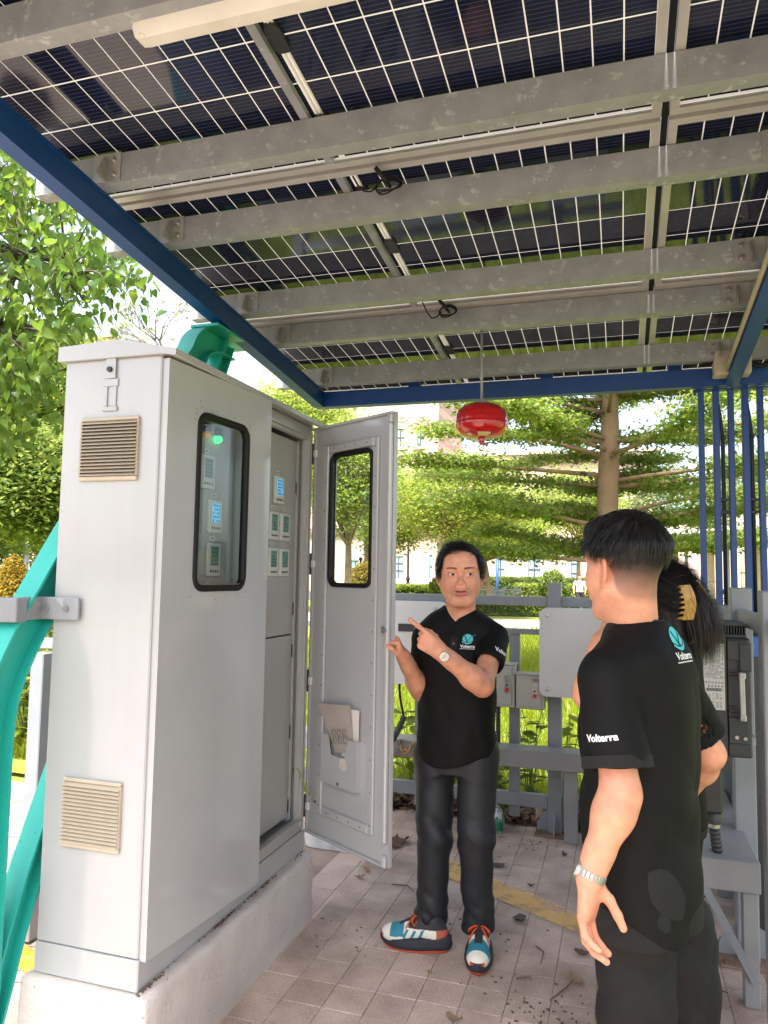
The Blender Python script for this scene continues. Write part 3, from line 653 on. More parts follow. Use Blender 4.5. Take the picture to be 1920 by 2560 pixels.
# ================================================================ blue bar screen under the cross beam
bs_=thing('bar_screen','blue vertical bar screen hanging below the right end of the cross beam','screen',(.6,4.42,0))
for k,(x,wd) in enumerate(((.437,.030),(.513,.032),(.588,.030),(.660,.034),(.735,.030),(.81,.03),(.885,.03))):
    m=MB(); m.box((x-wd/2,4.403,0),(x+wd/2,4.45,2.655),.003); obj('bar',m,BLUE,bs_)
m=MB(); m.box((.41,4.40,2.655),(.92,4.455,2.663)); obj('top_plate',m,BLUE,bs_)
for k,x in enumerate((.551,.697)):
    m=MB(); m.tube([(x,4.47,0),(x,4.47,2.40),(x-.012,4.46,2.50),(x-.028,4.45,2.60),(x-.03,4.44,2.70)],[.012,.012,.012,.012,.012],10); pp=obj('conduit',m,mat('dark_blue_conduit',(.010,.022,.045),.35),bs_,smooth=True)
    for zz in(2.40,2.05,1.98):
        m=MB(); m.lathe([(.015,-.012),(.017,-.01),(.017,.01),(.015,.012)],(x,4.47,zz),10)
        if zz<2.2: m.box((x-.02,4.452,zz-.006),(x+.04,4.484,zz+.006))
        obj('clamp',m,BLACKP,bs_)
m=MB(); m.lathe([(0,.0),(.012,.0),(.012,-.014),(.006,-.018),(.006,-.032),(0,-.033)],(.405,4.40,2.66),8); obj('bolt',m,BLUE,bs_)
# ================================================================ control cabinet
CX0,CX1,CY0,CY1=-1.838,-1.448,2.091,3.372
ZB,ZD0,ZD1,ZT=.301,.393,2.322,2.333
cb=thing('control_cabinet','tall grey electrical control cabinet with its right door swung open','cabinet',((CX0+CX1)/2,(CY0+CY1)/2,.30))
m=MB(); m.box((CX0-.004,CY0-.004,ZB),(CX1+.004,CY1+.004,ZD0+.004),.004); obj('base_skirt',m,GREY,cb)
m=MB(); m.box((CX0,CY0,ZD0+.006),(CX1-.002,CY0+.018,ZT),.004); sp=obj('side_panel',m,GREY,cb)
m=MB(); m.box((CX0,CY1-.018,ZD0+.006),(CX1-.002,CY1,ZT),.003); obj('side_panel',m,GREY,cb)
m=MB(); m.box((CX0,CY0+.018,ZD0+.006),(CX0+.012,CY1-.018,ZT),.002); obj('back_panel',m,GREY,cb)
m=MB(); m.box((CX0+.012,CY0+.018,ZD0+.006),(CX1-.03,CY1-.018,ZD0+.03)); obj('floor_panel',m,GREYD,cb)
# roof cap, ridged, with drip edge
m=MB(); m.prism([(-1.856,2.331),(-1.442,2.331),(-1.393,2.322),(-1.384,2.324),(-1.384,2.344),(-1.60,2.391),(-1.856,2.382)],(0,1.335,0),(0,2.072,0),(1,0,0),(0,0,1)); rf=obj('roof_cap',m,GREY,cb)
for k,yy in enumerate((2.86,2.98,3.10,3.22)):
    m=MB(); m.tube([(-1.62,yy,2.385),(-1.62,yy,2.43)],.0045,8); obj('lifting_stud',m,BLACKP,rf)
# front opening frame
m=MB()
fx0,fx1=CX1-.03,CX1-.004
m.box((fx0,CY0+.018,ZD0+.006),(fx1,CY0+.05,ZT-.004),.002); obj('front_jamb',m,GREYD,cb)
m=MB(); m.box((fx0,CY1-.06,ZD0+.006),(fx1,CY1-.018,ZT-.004),.002); m.box((fx1,CY1-.052,ZD0+.03),(fx1+.012,CY1-.044,ZT-.03)); m.box((fx1,CY1-.028,ZD0+.03),(fx1+.012,CY1-.022,ZT-.03)); obj('front_jamb',m,GREYD,cb)
m=MB(); m.box((fx0,CY0+.05,ZT-.075),(fx1,CY1-.06,ZT-.004),.002); m.box((fx1,CY0+.05,ZT-.058),(fx1+.014,CY1-.05,ZT-.051)); obj('front_head',m,GREYD,cb)
m=MB(); m.box((fx0,CY0+.05,ZD0+.006),(fx1,CY1-.06,ZD0+.06),.002); m.box((fx1,CY0+.05,ZD0+.060),(fx1+.014,CY1-.05,ZD0+.066)); obj('front_sill',m,GREYD,cb)
# inner mounting doors with the meters
IX=-1.500
m=MB(); m.box((IX-.012,CY0+.055,1.322),(IX,CY1-.075,ZT-.085),.003); ip=obj('upper_inner_door',m,GREYD,cb)
m=MB(); m.box((IX-.012,CY0+.055,ZD0+.075),(IX,CY1-.075,1.316),.003); ip2=obj('lower_inner_door',m,GREYD,cb)
m=MB(); m.box((IX-.03,CY1-.075,ZD0+.06),(IX-.004,CY1-.02,ZT-.08)); m.box((IX-.004,CY1-.060,ZD0+.06),(IX+.006,CY1-.050,ZT-.08)); obj('inner_frame',m,GREYD,cb)
for zz in(2.02,1.44,1.24,.86,.52):
    m=MB(); m.box((IX-.002,CY1-.079,zz-.03),(IX+.004,CY1-.073,zz+.03)); obj('inner_hinge',m,BLACKP,cb)
METW=mat('meter_bezel',(.60,.59,.55),.4)
def screen_mat(nm,c,em):
    m=bpy.data.materials.new(nm); m.use_nodes=True; P=m.node_tree.nodes['Principled BSDF']; P.inputs['Base Color'].default_value=(*c,1); P.inputs['Roughness'].default_value=.2
    P.inputs['Emission Color'].default_value=(*c,1); P.inputs['Emission Strength'].default_value=em; return m
SCB=screen_mat('blue_backlit_display',(.10,.42,.68),.22); SCG=screen_mat('green_display',(.11,.22,.17),.06)
DIG=mat('display_digits',(.01,.03,.05),.6)
def meter(yc,zc,blue,wd=.094,ht=.128):
    x=IX
    m=MB(); m.box((x,yc-wd/2,zc-ht/2),(x+.014,yc+wd/2,zc+ht/2),.003); mt=obj('meter',m,METW,cb)
    m=MB(); m.box((x+.0142,yc-wd*.30,zc-ht*.18),(x+.0155,yc+wd*.30,zc+ht*.40)); sc=obj('display',m,SCB if blue else SCG,mt)
    m=MB()
    for r in range(5):
        zz=zc+ht*(.33-.115*r)
        for c in range(4):
            yy=yc+wd*(-.22+.14*c)
            if random.random()<.85: m.box((x+.0156,yy-.0035,zz-.004),(x+.0160,yy+.0035,zz+.004))
    obj('digits',m,DIG,mt)
    m=MB()
    for c in range(4): m.lathe([(0,.002),(.0042,.002),(.005,0)],(x+.0142,yc+wd*(-.27+.18*c),zc-ht*.35),10,(1,0,0))
    obj('buttons',m,DIG,mt)
    m=MB(); m.box((x+.0005,yc-.016,zc+ht/2+.010),(x+.0025,yc+.016,zc+ht/2+.024)); tg=obj('name_tag',m,WHITEP,mt)
    m=MB(); m.box((x+.0026,yc-.010,zc+ht/2+.0145),(x+.003,yc+.010,zc+ht/2+.0195)); obj('tag_print',m,DIG,mt)
def mpx(xa,ya,xb,yb,blue):
    p=atX((xa+xb)/2,(ya+yb)/2,IX); meter(p.y,p.z,blue)
mpx(679,1195,707,1256,True)
yr=atX(708,1318,IX); yl_=yr.y-.118
for zz in(yr.z,atX(706,1406,IX).z): meter(yr.y,zz,False); meter(yl_,zz,False)
mpx(499,1146,529,1214,False); mpx(513,1256,551.7,1327,True); mpx(508,1364,548,1434,False)
for (px_,py_,c,em,nm) in((511.7,1087,(.70,.30,.04),.04,'amber_lamp'),(540,1099,(.02,.8,.12),.9,'green_lamp')):
    p=atX(px_,py_,IX); ml=screen_mat(nm,c,em)
    m=MB(); m.box((IX,p.y-.017,p.z+.012),(IX+.02,p.y+.017,p.z+.045),.004); hb=obj('lamp_holder',m,BLACKP,cb)
    m=MB(); m.lathe([(.016,0),(.016,.012),(.013,.020),(.007,.025),(0,.0265)],(IX,p.y,p.z),16,(1,0,0)); obj('indicator_lamp',m,ml,cb,smooth=True)
m=MB(); m.tube([(IX+.02,2.72,1.38),(IX+.02,2.72,2.1)],.004,6); obj('steel_rod',m,STEEL,cb)
m=MB(); m.box((IX,2.93,1.37),(IX+.03,2.965,1.45),.004); obj('orange_switch',m,mat('orange_plastic',(.55,.25,.04),.4),cb)
# ---- vents on the near side
def vent(x0,x1,z0,z1,dark):
    y=CY0-.001; m=MB(); yo=y-.016
    fr=MB(); fr.box((x0,y-.012,z1-.012),(x1,y,z1),.003); fr.box((x0,y-.012,z0),(x1,y,z0+.016),.003); fr.box((x0,y-.010,z0+.016),(x0+.006,y,z1-.012)); fr.box((x1-.006,y-.010,z0+.016),(x1,y,z1-.012))
    v=obj('vent',fr,CREAM,cb)
    m=MB(); m.box((x0+.006,y-.001,z0+.016),(x1-.006,y-.0002,z1-.012)); obj('filter_mesh',m,mat('vent_filter',(.10,.08,.06),.9),v)
    n=16; dz=(z1-z0-.028)/n
    for k in range(n):
        z=z0+.016+dz*k
        m=MB(); m.prism([(y-.002,z+dz*.98),(y-.010,z+dz*.55),(y-.018,z+dz*.12),(y-.018,z+dz*.0),(y-.012,z+dz*.18),(y-.002,z+dz*.72)],(x1-x0-.004,0,0),(x0+.002,0,0),(0,1,0),(0,0,1)); obj('slat',m,CREAM,v)
vent(-1.754,-1.523,1.912,2.128,True); vent(-1.754,-1.530,.712,.932,False)
# ---- hasp on the near side
hxp=atY(280,935,CY0); m=MB(); x=hxp.x
m.box((x-.030,CY0-.006,2.235),(x+.030,CY0-.001,2.262),.002); m.box((x-.021,CY0-.010,2.262),(x+.021,CY0-.0065,2.375),.002); 
for s in(-1,1): m.box((x+s*.018-.006,CY0-.006,2.165),(x+s*.018+.006,CY0-.001,2.235),.001)
m.box((x-.030,CY0-.008,2.150),(x+.030,CY0-.001,2.165),.002); hs_=obj('hasp',m,GREY,cb)
m=MB(); m.lathe([(0,.008),(.009,.008),(.010,0)],(x,CY0-.0105,2.292),10,(0,-1,0)); obj('hasp_bolt',m,BLACKP,hs_)
m=MB(); m.lathe([(.010,.001),(.014,.001),(.014,0)],(x,CY0-.0105,2.345),16,(0,-1,0)); obj('hasp_ring',m,GREY,hs_)
# ---- doors
def pwin(px,py,p0,n):
    v=_R*((px-960)/F_PX)-_U*((py-1280)/F_PX)+_F; return CAM+v*((Vector(p0)-CAM).dot(n)/v.dot(n))
class Door:
    def __init__(s,name,h,f,z0,z1,t,nside,label=None):
        s.h=Vector((h[0],h[1],0)); d=Vector((f[0]-h[0],f[1]-h[1],0)); s.w=d.length; s.d=d/s.w; s.n=Vector(nside).normalized(); s.z0,s.z1,s.t=z0,z1,t
    def P(s,u,z,o=0): return s.h+s.d*u+Vector((0,0,z))+s.n*o
    def slab(s,m,u0,u1,z0,z1,o0,o1,c=.0):
        ctr=(s.P(u0,z0,o0)+s.P(u1,z1,o1))/2; return m.obox(ctr,(abs(u1-u0),abs(o1-o0),abs(z1-z0)),(s.d,s.n,(0,0,1)),c)
    def uz(s,px,py,o=0):
        p=pwin(px,py,s.P(0,0,o),s.n); return (p-s.h).dot(s.d),p.z
    def ring(s,m,u0,u1,z0,z1,r,prof,n=6):
        """closed rounded-rectangle sweep; prof list of (inset,offset)"""
        rings=[]
        for ins,o in prof:
            q=rrect(u1-u0-2*ins,z1-z0-2*ins,max(r-ins,.004),n); rings.append([s.P((u0+u1)/2+a,(z0+z1)/2+b,o) for a,b in q])
        m.loft(rings+[rings[0]],cap=False)
def door_leaf(D,parent,win,name,t=.022):
    u0,u1,z0,z1=win; m=MB()
    D.slab(m,.0,u0+.02,D.z0,D.z1,0,t); D.slab(m,u1-.02,D.w,D.z0,D.z1,0,t); D.slab(m,u0+.02,u1-.02,z1-.02,D.z1,0,t); D.slab(m,u0+.02,u1-.02,D.z0,z0+.02,0,t)
    return obj(name,m,GREY,parent)
# left door, ajar
DL=Door('l',(-1.446,2.100),(-1.392,2.757),ZD0,ZD1,.022,(.9966,-.082,0))
uL,_=DL.uz(488,1235,.022); uR,_=DL.uz(618.7,1235,.022); _,zT=DL.uz(557,1045,.022); _,zBt=DL.uz(546,1478,.022)
WL_=(uL,uR,zBt,zT)
leaf=door_leaf(DL,cb,WL_,'left_door')
# folded outer skin so the front reads as one sheet with soft edges
m=MB(); DL.slab(m,.004,DL.w-.004,DL.z0+.004,DL.z1-.004,-.004,0,.0); 
m=MB(); DL.ring(m,*WL_,.055,[(0,.020),(0,.027),(.006,.031),(.016,.031),(.022,.027),(.022,.006),(.012,.000)]); obj('gasket',m,BLACK,leaf,smooth=True)
m=MB(); DL.slab(m,uL+.015,uR-.015,zBt+.015,zT-.015,.012,.015); obj('window_pane',m,PANE,leaf)
DUST=mat('window_debris',(.16,.09,.05),.9,c2=(.3,.2,.12),vs=200)
m=MB()
for k in range(38):
    u=random.uniform(uL+.03,uR-.03); z=zBt+.022+abs(random.gauss(0,.004)); m.obox(DL.P(u,z,.018+random.uniform(0,.006)),(random.uniform(.004,.012),.004,.004),(DL.d,DL.n,(0,0,1)))
obj('debris',m,DUST,leaf,kind='stuff')
m=MB()
for k in range(60):
    a=random.choice((uL-.006,uR+.006)) if random.random()<.5 else random.uniform(uL,uR); z=random.gauss(zT,.03) if random.random()<.6 else random.gauss(zBt,.02); q=random.uniform(.0008,.0022); jx=random.gauss(0,.008); DL.slab(m,a-q+jx,a+q+jx,z-q,z+q,.0221,.0228)
obj('rust_specks',m,DUST,leaf,kind='stuff')
m=MB(); DL.slab(m,0,.006,DL.z0,DL.z1,-.02,0); DL.slab(m,DL.w-.006,DL.w,DL.z0,DL.z1,-.02,0); DL.slab(m,.006,DL.w-.006,DL.z1-.006,DL.z1,-.02,0); DL.slab(m,.006,DL.w-.006,DL.z0,DL.z0+.006,-.02,0); obj('door_return',m,GREY,leaf)
# right door, wide open: inner face towards the viewer
DR=Door('r',(-1.440,3.368),(-.932,3.062),ZD0,ZD1,.022,(-.516,-.8566,0))
uL,_=DR.uz(824,1304); uR,_=DR.uz(933,1304); _,zT=DR.uz(881,1126); _,zBt=DR.uz(876,1469)
WR=(uL,uR,zBt,zT)
m=MB(); t=-.022
u0,u1,z0,z1=WR
DR.slab(m,.0,u0+.02,DR.z0,DR.z1,t,0); DR.slab(m,u1-.02,DR.w,DR.z0,DR.z1,t,0); DR.slab(m,u0+.02,u1-.02,z1-.02,DR.z1,t,0); DR.slab(m,u0+.02,u1-.02,DR.z0,z0+.02,t,0)
rd=obj('right_door',m,GREY,cb)
m=MB(); DR.ring(m,*WR,.05,[(0,.001),(0,.008),(.006,.012),(.015,.012),(.020,.008),(.020,-.018),(.01,-.024),(0,-.024)]); obj('gasket',m,BLACK,rd,smooth=True)
m=MB(); DR.slab(m,u0+.014,u1-.014,z0+.014,z1-.014,-.012,-.009); obj('window_pane',m,PANE,rd)
# edge lip on three sides
m=MB(); DR.slab(m,DR.w-.030,DR.w,DR.z0+.0,DR.z0+.052,0,.020,.006); obj('free_edge_lip',m,GREY,rd)
m=MB(); DR.slab(m,DR.w-.024,DR.w,DR.z0+.10,DR.z1-.05,0,.022,.006); obj('free_edge_lip',m,GREY,rd)
m=MB(); DR.slab(m,0,DR.w-.03,DR.z0,DR.z0+.012,0,.016,.003); obj('edge_lip',m,GREY,rd)
m=MB(); DR.slab(m,0,DR.w-.0,DR.z1-.012,DR.z1,0,.016,.003); DR.slab(m,DR.w-.026,DR.w,DR.z1-.05,DR.z1-.012,0,.020,.004); obj('edge_lip',m,GREY,rd)
m=MB(); DR.slab(m,.012,.022,DR.z0+.012,DR.z1-.012,0,.008); obj('hinge_seal',m,GREYD,rd)
# stiffener frame
sL,_=DR.uz(811,1304); sR,_=DR.uz(948,1304); _,sT=DR.uz(880,1105); _,sB=DR.uz(860,2058)
fw=.036; m=MB()
for (a,b,c_,d) in((sL,sL+fw,sB,sT),(sR-fw,sR,sB,sT),(sL+fw,sR-fw,sT-fw,sT),(sL+fw,sR-fw,sB,sB+fw)): DR.slab(m,a,b,c_,d,.0005,.013,.003)
stf=obj('stiffener_frame',m,GREY,rd)
m=MB(); hol=[]
for k in range(13):
    z=sB+.04+(sT-sB-.08)*k/12; hol+= [(sL+fw*.5,z),(sR-fw*.5,z)]
for k in range(1,5):
    u=sL+(sR-sL)*k/5; hol+=[(u,sT-fw*.5),(u,sB+fw*.5)]
for u,z in hol: DR.slab(m,u-.002,u+.002,z-.0036,z+.0036,.0131,.0138)
obj('punched_holes',m,BLACK,rd,kind='stuff')
# hinges
for (px_,py_) in((790,1135),(778,1410),(770,1700),(761,2010)):
    u,z=DR.uz(px_,py_); z=min(max(z,DR.z0+.1),DR.z1-.1)
    m=MB(); DR.slab(m,-.008,.014,z-.052,z+.052,.0,.020,.003); hg=obj('hinge',m,BLACKP,rd)
    m=MB(); DR.slab(m,.0145,.038,z-.018,z+.018,.001,.014,.003); obj('hinge_block',m,WHITEP,rd)
# latch
u,z=DR.uz(957,1575); m=MB(); DR.slab(m,DR.w-.052,DR.w-.024,z-.014,z+.014,.0,.014,.003); m.lathe([(0,.02),(.007,.02),(.008,0)],DR.P(DR.w-.012,z,.024),10,DR.n); obj('latch',m,STEEL,rd)
# document pocket and papers
a=DR.uz(819,1830);b=DR.uz(816,1948);c_=DR.uz(903,1981);d=DR.uz(904,1854)
pu0,pu1=(a[0]+b[0])/2,(c_[0]+d[0])/2; pz0,pz1=(b[1]+c_[1])/2,(a[1]+d[1])/2
pw=pu1-pu0; poly=[(pu0,pz0),(pu1,pz0),(pu1,pz1),(pu1-.22*pw,pz1),(pu1-.33*pw,pz1-.085),(pu0+.28*pw,pz1-.085),(pu0+.19*pw,pz1),(pu0,pz1)]
m=MB(); m.prism([(q[0],q[1]) for q in poly],DR.n*.003,DR.h+DR.n*.030,DR.d,(0,0,1)); pk=obj('document_pocket',m,GREY,rd)
m=MB(); DR.slab(m,pu0,pu0+.004,pz0,pz1,.0,.030); DR.slab(m,pu1-.004,pu1,pz0,pz1,.0,.030); DR.slab(m,pu0+.004,pu1-.004,pz0,pz0+.004,0,.030); obj('pocket_side',m,GREY,pk)
uc,zc=DR.uz(857,1912,.033); m=MB(); m.lathe([(0,.0),(.028,.0)],DR.P(uc,zc,.0336),20,DR.n); 
hole=obj('pocket_window',m,mat('paper_through_hole',(.62,.60,.52),.6,c2=(.45,.43,.38),vs=70),pk)
m=MB(); m.lathe([(0,.003),(.006,.003),(.008,0)],DR.P((pu0+pu1)/2,pz0+.012,.0332),10,DR.n); obj('pocket_screw',m,mat('blue_screw',(.05,.05,.2),.4),pk)
# papers stand in the pocket: things of their own
PLAST=mat('plastic_sleeve',(.36,.32,.28),.22,c2=(.46,.42,.38),vs=7,coat=.5)
def sheet(name,label,pts,o0,mt,tilt=.02):
    V=[];n=8
    for j in range(n+1):
        for i in range(n+1):
            s_,t_=i/n,j/n
            u=(pts[0][0]*(1-s_)+pts[1][0]*s_)*(1-t_)+(pts[3][0]*(1-s_)+pts[2][0]*s_)*t_
            z=(pts[0][1]*(1-s_)+pts[1][1]*s_)*(1-t_)+(pts[3][1]*(1-s_)+pts[2][1]*s_)*t_
            V.append(DR.P(u,z,o0+tilt*t_+.004*math.sin(3*s_)*t_))
    Fc=[(j*(n+1)+i,j*(n+1)+i+1,(j+1)*(n+1)+i+1,(j+1)*(n+1)+i) for j in range(n) for i in range(n)]
    V2=V+[p+DR.n*.002 for p in V]; k=len(V); Fc2=[f[::-1] for f in Fc]+[tuple(q+k for q in f) for f in Fc]
    return obj(name,(V2,Fc2),mt,None,smooth=True,label=label,cat='paper')
sl_=sheet('plastic_sleeve','crumpled grey plastic sleeve sticking out of the door pocket',[DR.uz(845,1880),DR.uz(890,1885),DR.uz(890,1762),DR.uz(808,1756)],.010,PLAST)
sheet('paper_booklet','white paper booklet standing in the door pocket behind the sleeve',[DR.uz(858,1890),DR.uz(899,1890),DR.uz(907,1776),DR.uz(868,1768)],.0065,mat('white_paper',(.68,.66,.62),.7),.012)
m=MB()
for r in range(2):
    for k in range(3):
        u,z=DR.uz(853+13*k,1829+19*r); L=.016
        for (a,b,c_,d) in((-L,L,-L,-L+.001),(-L,L,L-.001,L),(-L,-L+.001,-L,L),(L-.001,L,-L,L)): DR.slab(m,u+a*.85,u+b*.85,z+c_,z+d,.0425-.006*r,.0432-.006*r)
        m.tube([DR.P(u+.009*math.cos(q),z+.011*math.sin(q),.0428-.006*r) for q in np.linspace(.8,5.6,14)],.0008,4)
obj('symbol_print',m,DIG,sl_)
wire([DR.P(-.06,.60,.02),DR.P(-.035,.67,.05),DR.P(.01,.69,.06),DR.P(.05,.62,.04),DR.P(.078,.545,.012)],.0028,'earth_wire','',rd,mat('earth_wire',(.12,.22,.04),.4,c2=(.5,.42,.05),vs=60))
m=MB(); m.lathe([(0,.006),(.006,.006),(.008,0)],DR.P(.078,.545,.0),8,DR.n); obj('earth_bolt',m,STEEL,rd)
# dirt and leaf litter lying on the plinth along the cabinet foot
LIT=mat('brown_litter',(.10,.06,.035),.95,c2=(.2,.13,.08),vs=90)
m=MB()
cl_=[random.uniform(2.08,3.36) for _ in range(9)]
for k in range(190):
    y=random.gauss(random.choice(cl_),.05); y=min(max(y,2.08),3.36); x=-1.442+abs(random.gauss(0,.007)); s=random.uniform(.002,.008)
    a=random.uniform(0,3.14); m.obox((x,y,.302+random.uniform(0,.003)),(s,s*.5,.003),((math.cos(a),math.sin(a),0),(-math.sin(a),math.cos(a),0),(0,0,1)))
obj('litter',m,LIT,None,kind='stuff',label='brown crumbled leaf litter along the cabinet foot',cat='litter')
# ================================================================ implicit-surface body kit
def smin(a,b,k):
    if k<=0: return np.minimum(a,b)
    h=np.maximum(k-np.abs(a-b),0)/k; return np.minimum(a,b)-h*h*k*.25
class Vox:
    def __init__(s,lo,hi,h):
        s.lo=np.array(lo,float); s.h=h; n=np.ceil((np.array(hi)-s.lo)/h).astype(int)+1; s.n=n; s.D=np.full(n,.5,np.float32)
        s.ax=[(s.lo[i]+h*np.arange(n[i])).astype(np.float32) for i in range(3)]
    def sl(s,lo,hi):
        a=np.clip(np.floor((np.array(lo)-s.lo)/s.h).astype(int),0,s.n); b=np.clip(np.ceil((np.array(hi)-s.lo)/s.h).astype(int)+1,0,s.n); return tuple(slice(int(p),int(q)) for p,q in zip(a,b))
    def g(s,sl): return s.ax[0][sl[0]][:,None,None],s.ax[1][sl[1]][None,:,None],s.ax[2][sl[2]][None,None,:]
    def put(s,sl,d,k,mode):
        if d.size==0: return
        o=s.D[sl]
        if mode=='u': s.D[sl]=smin(o,d,k)
        elif mode=='s': s.D[sl]=-smin(-o,d,k)
        else: s.D[sl]=-smin(-o,-d,k)
    def cone(s,a,b,ra,rb,k=.01,mode='u'):
        a=np.array(a,float);b=np.array(b,float); mg=max(ra,rb)+k+2*s.h
        sl=s.sl(np.minimum(a,b)-mg,np.maximum(a,b)+mg); X,Y,Z=s.g(sl); d=b-a; L=max(d@d,1e-9)
        t=np.clip(((X-a[0])*d[0]+(Y-a[1])*d[1]+(Z-a[2])*d[2])/L,0,1)
        D=np.sqrt((X-a[0]-d[0]*t)**2+(Y-a[1]-d[1]*t)**2+(Z-a[2]-d[2]*t)**2)-(ra+(rb-ra)*t); s.put(sl,D.astype(np.float32),k,mode)
    def ell(s,c,r,k=.01,rot=None,mode='u'):
        c=np.array(c,float); r=np.array(r,float); mg=max(r)+k+2*s.h
        sl=s.sl(c-mg,c+mg); X,Y,Z=s.g(sl); x,y,z=X-c[0],Y-c[1],Z-c[2]
        if rot is not None:
            M=np.array(rot); x,y,z=[x*M[0,i]+y*M[1,i]+z*M[2,i] for i in range(3)]
        k0=np.sqrt((x/r[0])**2+(y/r[1])**2+(z/r[2])**2)+1e-6; k1=np.sqrt((x/r[0]**2)**2+(y/r[1]**2)**2+(z/r[2]**2)**2)+1e-6
        s.put(sl,(k0*(k0-1)/k1).astype(np.float32),k,mode)
    def fn(s,f,k=.01,mode='u',lo=None,hi=None):
        sl=s.sl(s.lo if lo is None else lo,s.lo+s.h*s.n if hi is None else hi); X,Y,Z=s.g(sl); d=np.broadcast_to(f(X,Y,Z),s.D[sl].shape).astype(np.float32); s.put(sl,d,k,mode)
    def warp(s,f):
        X,Y,Z=s.g(tuple(slice(0,int(q)) for q in s.n)); s.D=s.D+np.broadcast_to(f(X,Y,Z),s.D.shape).astype(np.float32)
    def mesh(s):
        D=s.D; S=D<0; n=S.shape; c=np.zeros([q-1 for q in n],np.int8)
        for i in(0,1):
            for j in(0,1):
                for k in(0,1): c+=S[i:n[0]-1+i,j:n[1]-1+j,k:n[2]-1+k]
        act=(c>0)&(c<8); idx=np.full(act.shape,-1,np.int64); ci=np.argwhere(act); idx[act]=np.arange(len(ci))
        acc=np.zeros((len(ci),3));cnt=np.zeros(len(ci)); co=[(i,j,k) for i in(0,1) for j in(0,1) for k in(0,1)]
        val={q:D[ci[:,0]+q[0],ci[:,1]+q[1],ci[:,2]+q[2]] for q in co}
        for a in co:
            for e in range(3):
                if a[e]==0:
                    b=list(a); b[e]=1; b=tuple(b); da,db=val[a],val[b]; m=(da<0)!=(db<0); t=np.where(m,da/np.where(m,da-db,1),0)
                    p=np.array(a,float)[None,:].repeat(len(ci),0); p[:,e]+=t; acc+=p*m[:,None]; cnt+=m
        V=s.lo+s.h*(ci+acc/cnt[:,None]); Q=[]
        for e in range(3):
            p,q=[t for t in range(3) if t!=e]
            A=[slice(0,m) for m in n]; B=list(A); A[e]=slice(0,n[e]-1); B[e]=slice(1,n[e])
            ch=S[tuple(A)]!=S[tuple(B)]; I=np.argwhere(ch); I=I[(I[:,p]>0)&(I[:,q]>0)&(I[:,p]<n[p]-1)&(I[:,q]<n[q]-1)]
            def cell(dp,dq):
                J=I.copy(); J[:,p]-=dp; J[:,q]-=dq; return idx[J[:,0],J[:,1],J[:,2]]
            f=np.stack([cell(0,0),cell(1,0),cell(1,1),cell(0,1)],1); ins=S[I[:,0],I[:,1],I[:,2]]
            fl=ins if e!=1 else ~ins
            f[~fl]=f[~fl][:,::-1]; Q.append(f)
        Fq=np.concatenate(Q); Fq=Fq[(Fq>=0).all(1)]; return V,Fq
def join(parts):
    V=[];Fc=[];o=0
    for v,f in parts: V.append(v); Fc.append(f+o); o+=len(v)
    return np.concatenate(V),np.concatenate(Fc)
def N3(v): v=np.array(v,float); return v/np.linalg.norm(v)
def folds(seed,n,lam,amp,dirs=None,sharp=False):
    r=np.random.default_rng(seed); K=[]
    for i in range(n):
        d=N3(r.normal(size=3)) if dirs is None else N3(np.array(dirs[i%len(dirs)])+r.normal(size=3)*.25)
        K.append((d*2*np.pi/(lam*r.uniform(.6,1.6)),r.uniform(0,6.28),r.uniform(.5,1)))
    def f(X,Y,Z):
        t=0
        for d,ph,a in K: t=t+a*(1.15-2.0*np.abs(np.sin(.5*(d[0]*X+d[1]*Y+d[2]*Z)+ph+.9*np.sin(8*Z+7*X+5*Y+ph)))**.85) if sharp else t+a*np.sin(d[0]*X+d[1]*Y+d[2]*Z+ph+.8*np.sin(9*Z+7*X+ph))
        return amp*t/n**.5
    return f
def torso(secs,ctr,left,fwd,top=None,hem=None):
    """elliptic sections (z,rx,ry,forward offset,side offset)"""
    zs=[q[0] for q in secs]; A=[[q[i] for q in secs] for i in range(1,5)]
    def f(X,Y,Z):
        rx,ry,oy,ox=[np.interp(Z,zs,a) for a in A]
        lx=(X-ctr[0])*left[0]+(Y-ctr[1])*left[1]-ox; ly=(X-ctr[0])*fwd[0]+(Y-ctr[1])*fwd[1]-oy
        q=(np.abs(lx/rx)**2.3+np.abs(ly/ry)**2.3)**(1/2.3); d=(q-1)*np.minimum(rx,ry)
        d=np.maximum(d,Z-zs[-1]); zb=zs[0] if hem is None else hem(lx,ly); return np.maximum(d,zb-Z)
    return f
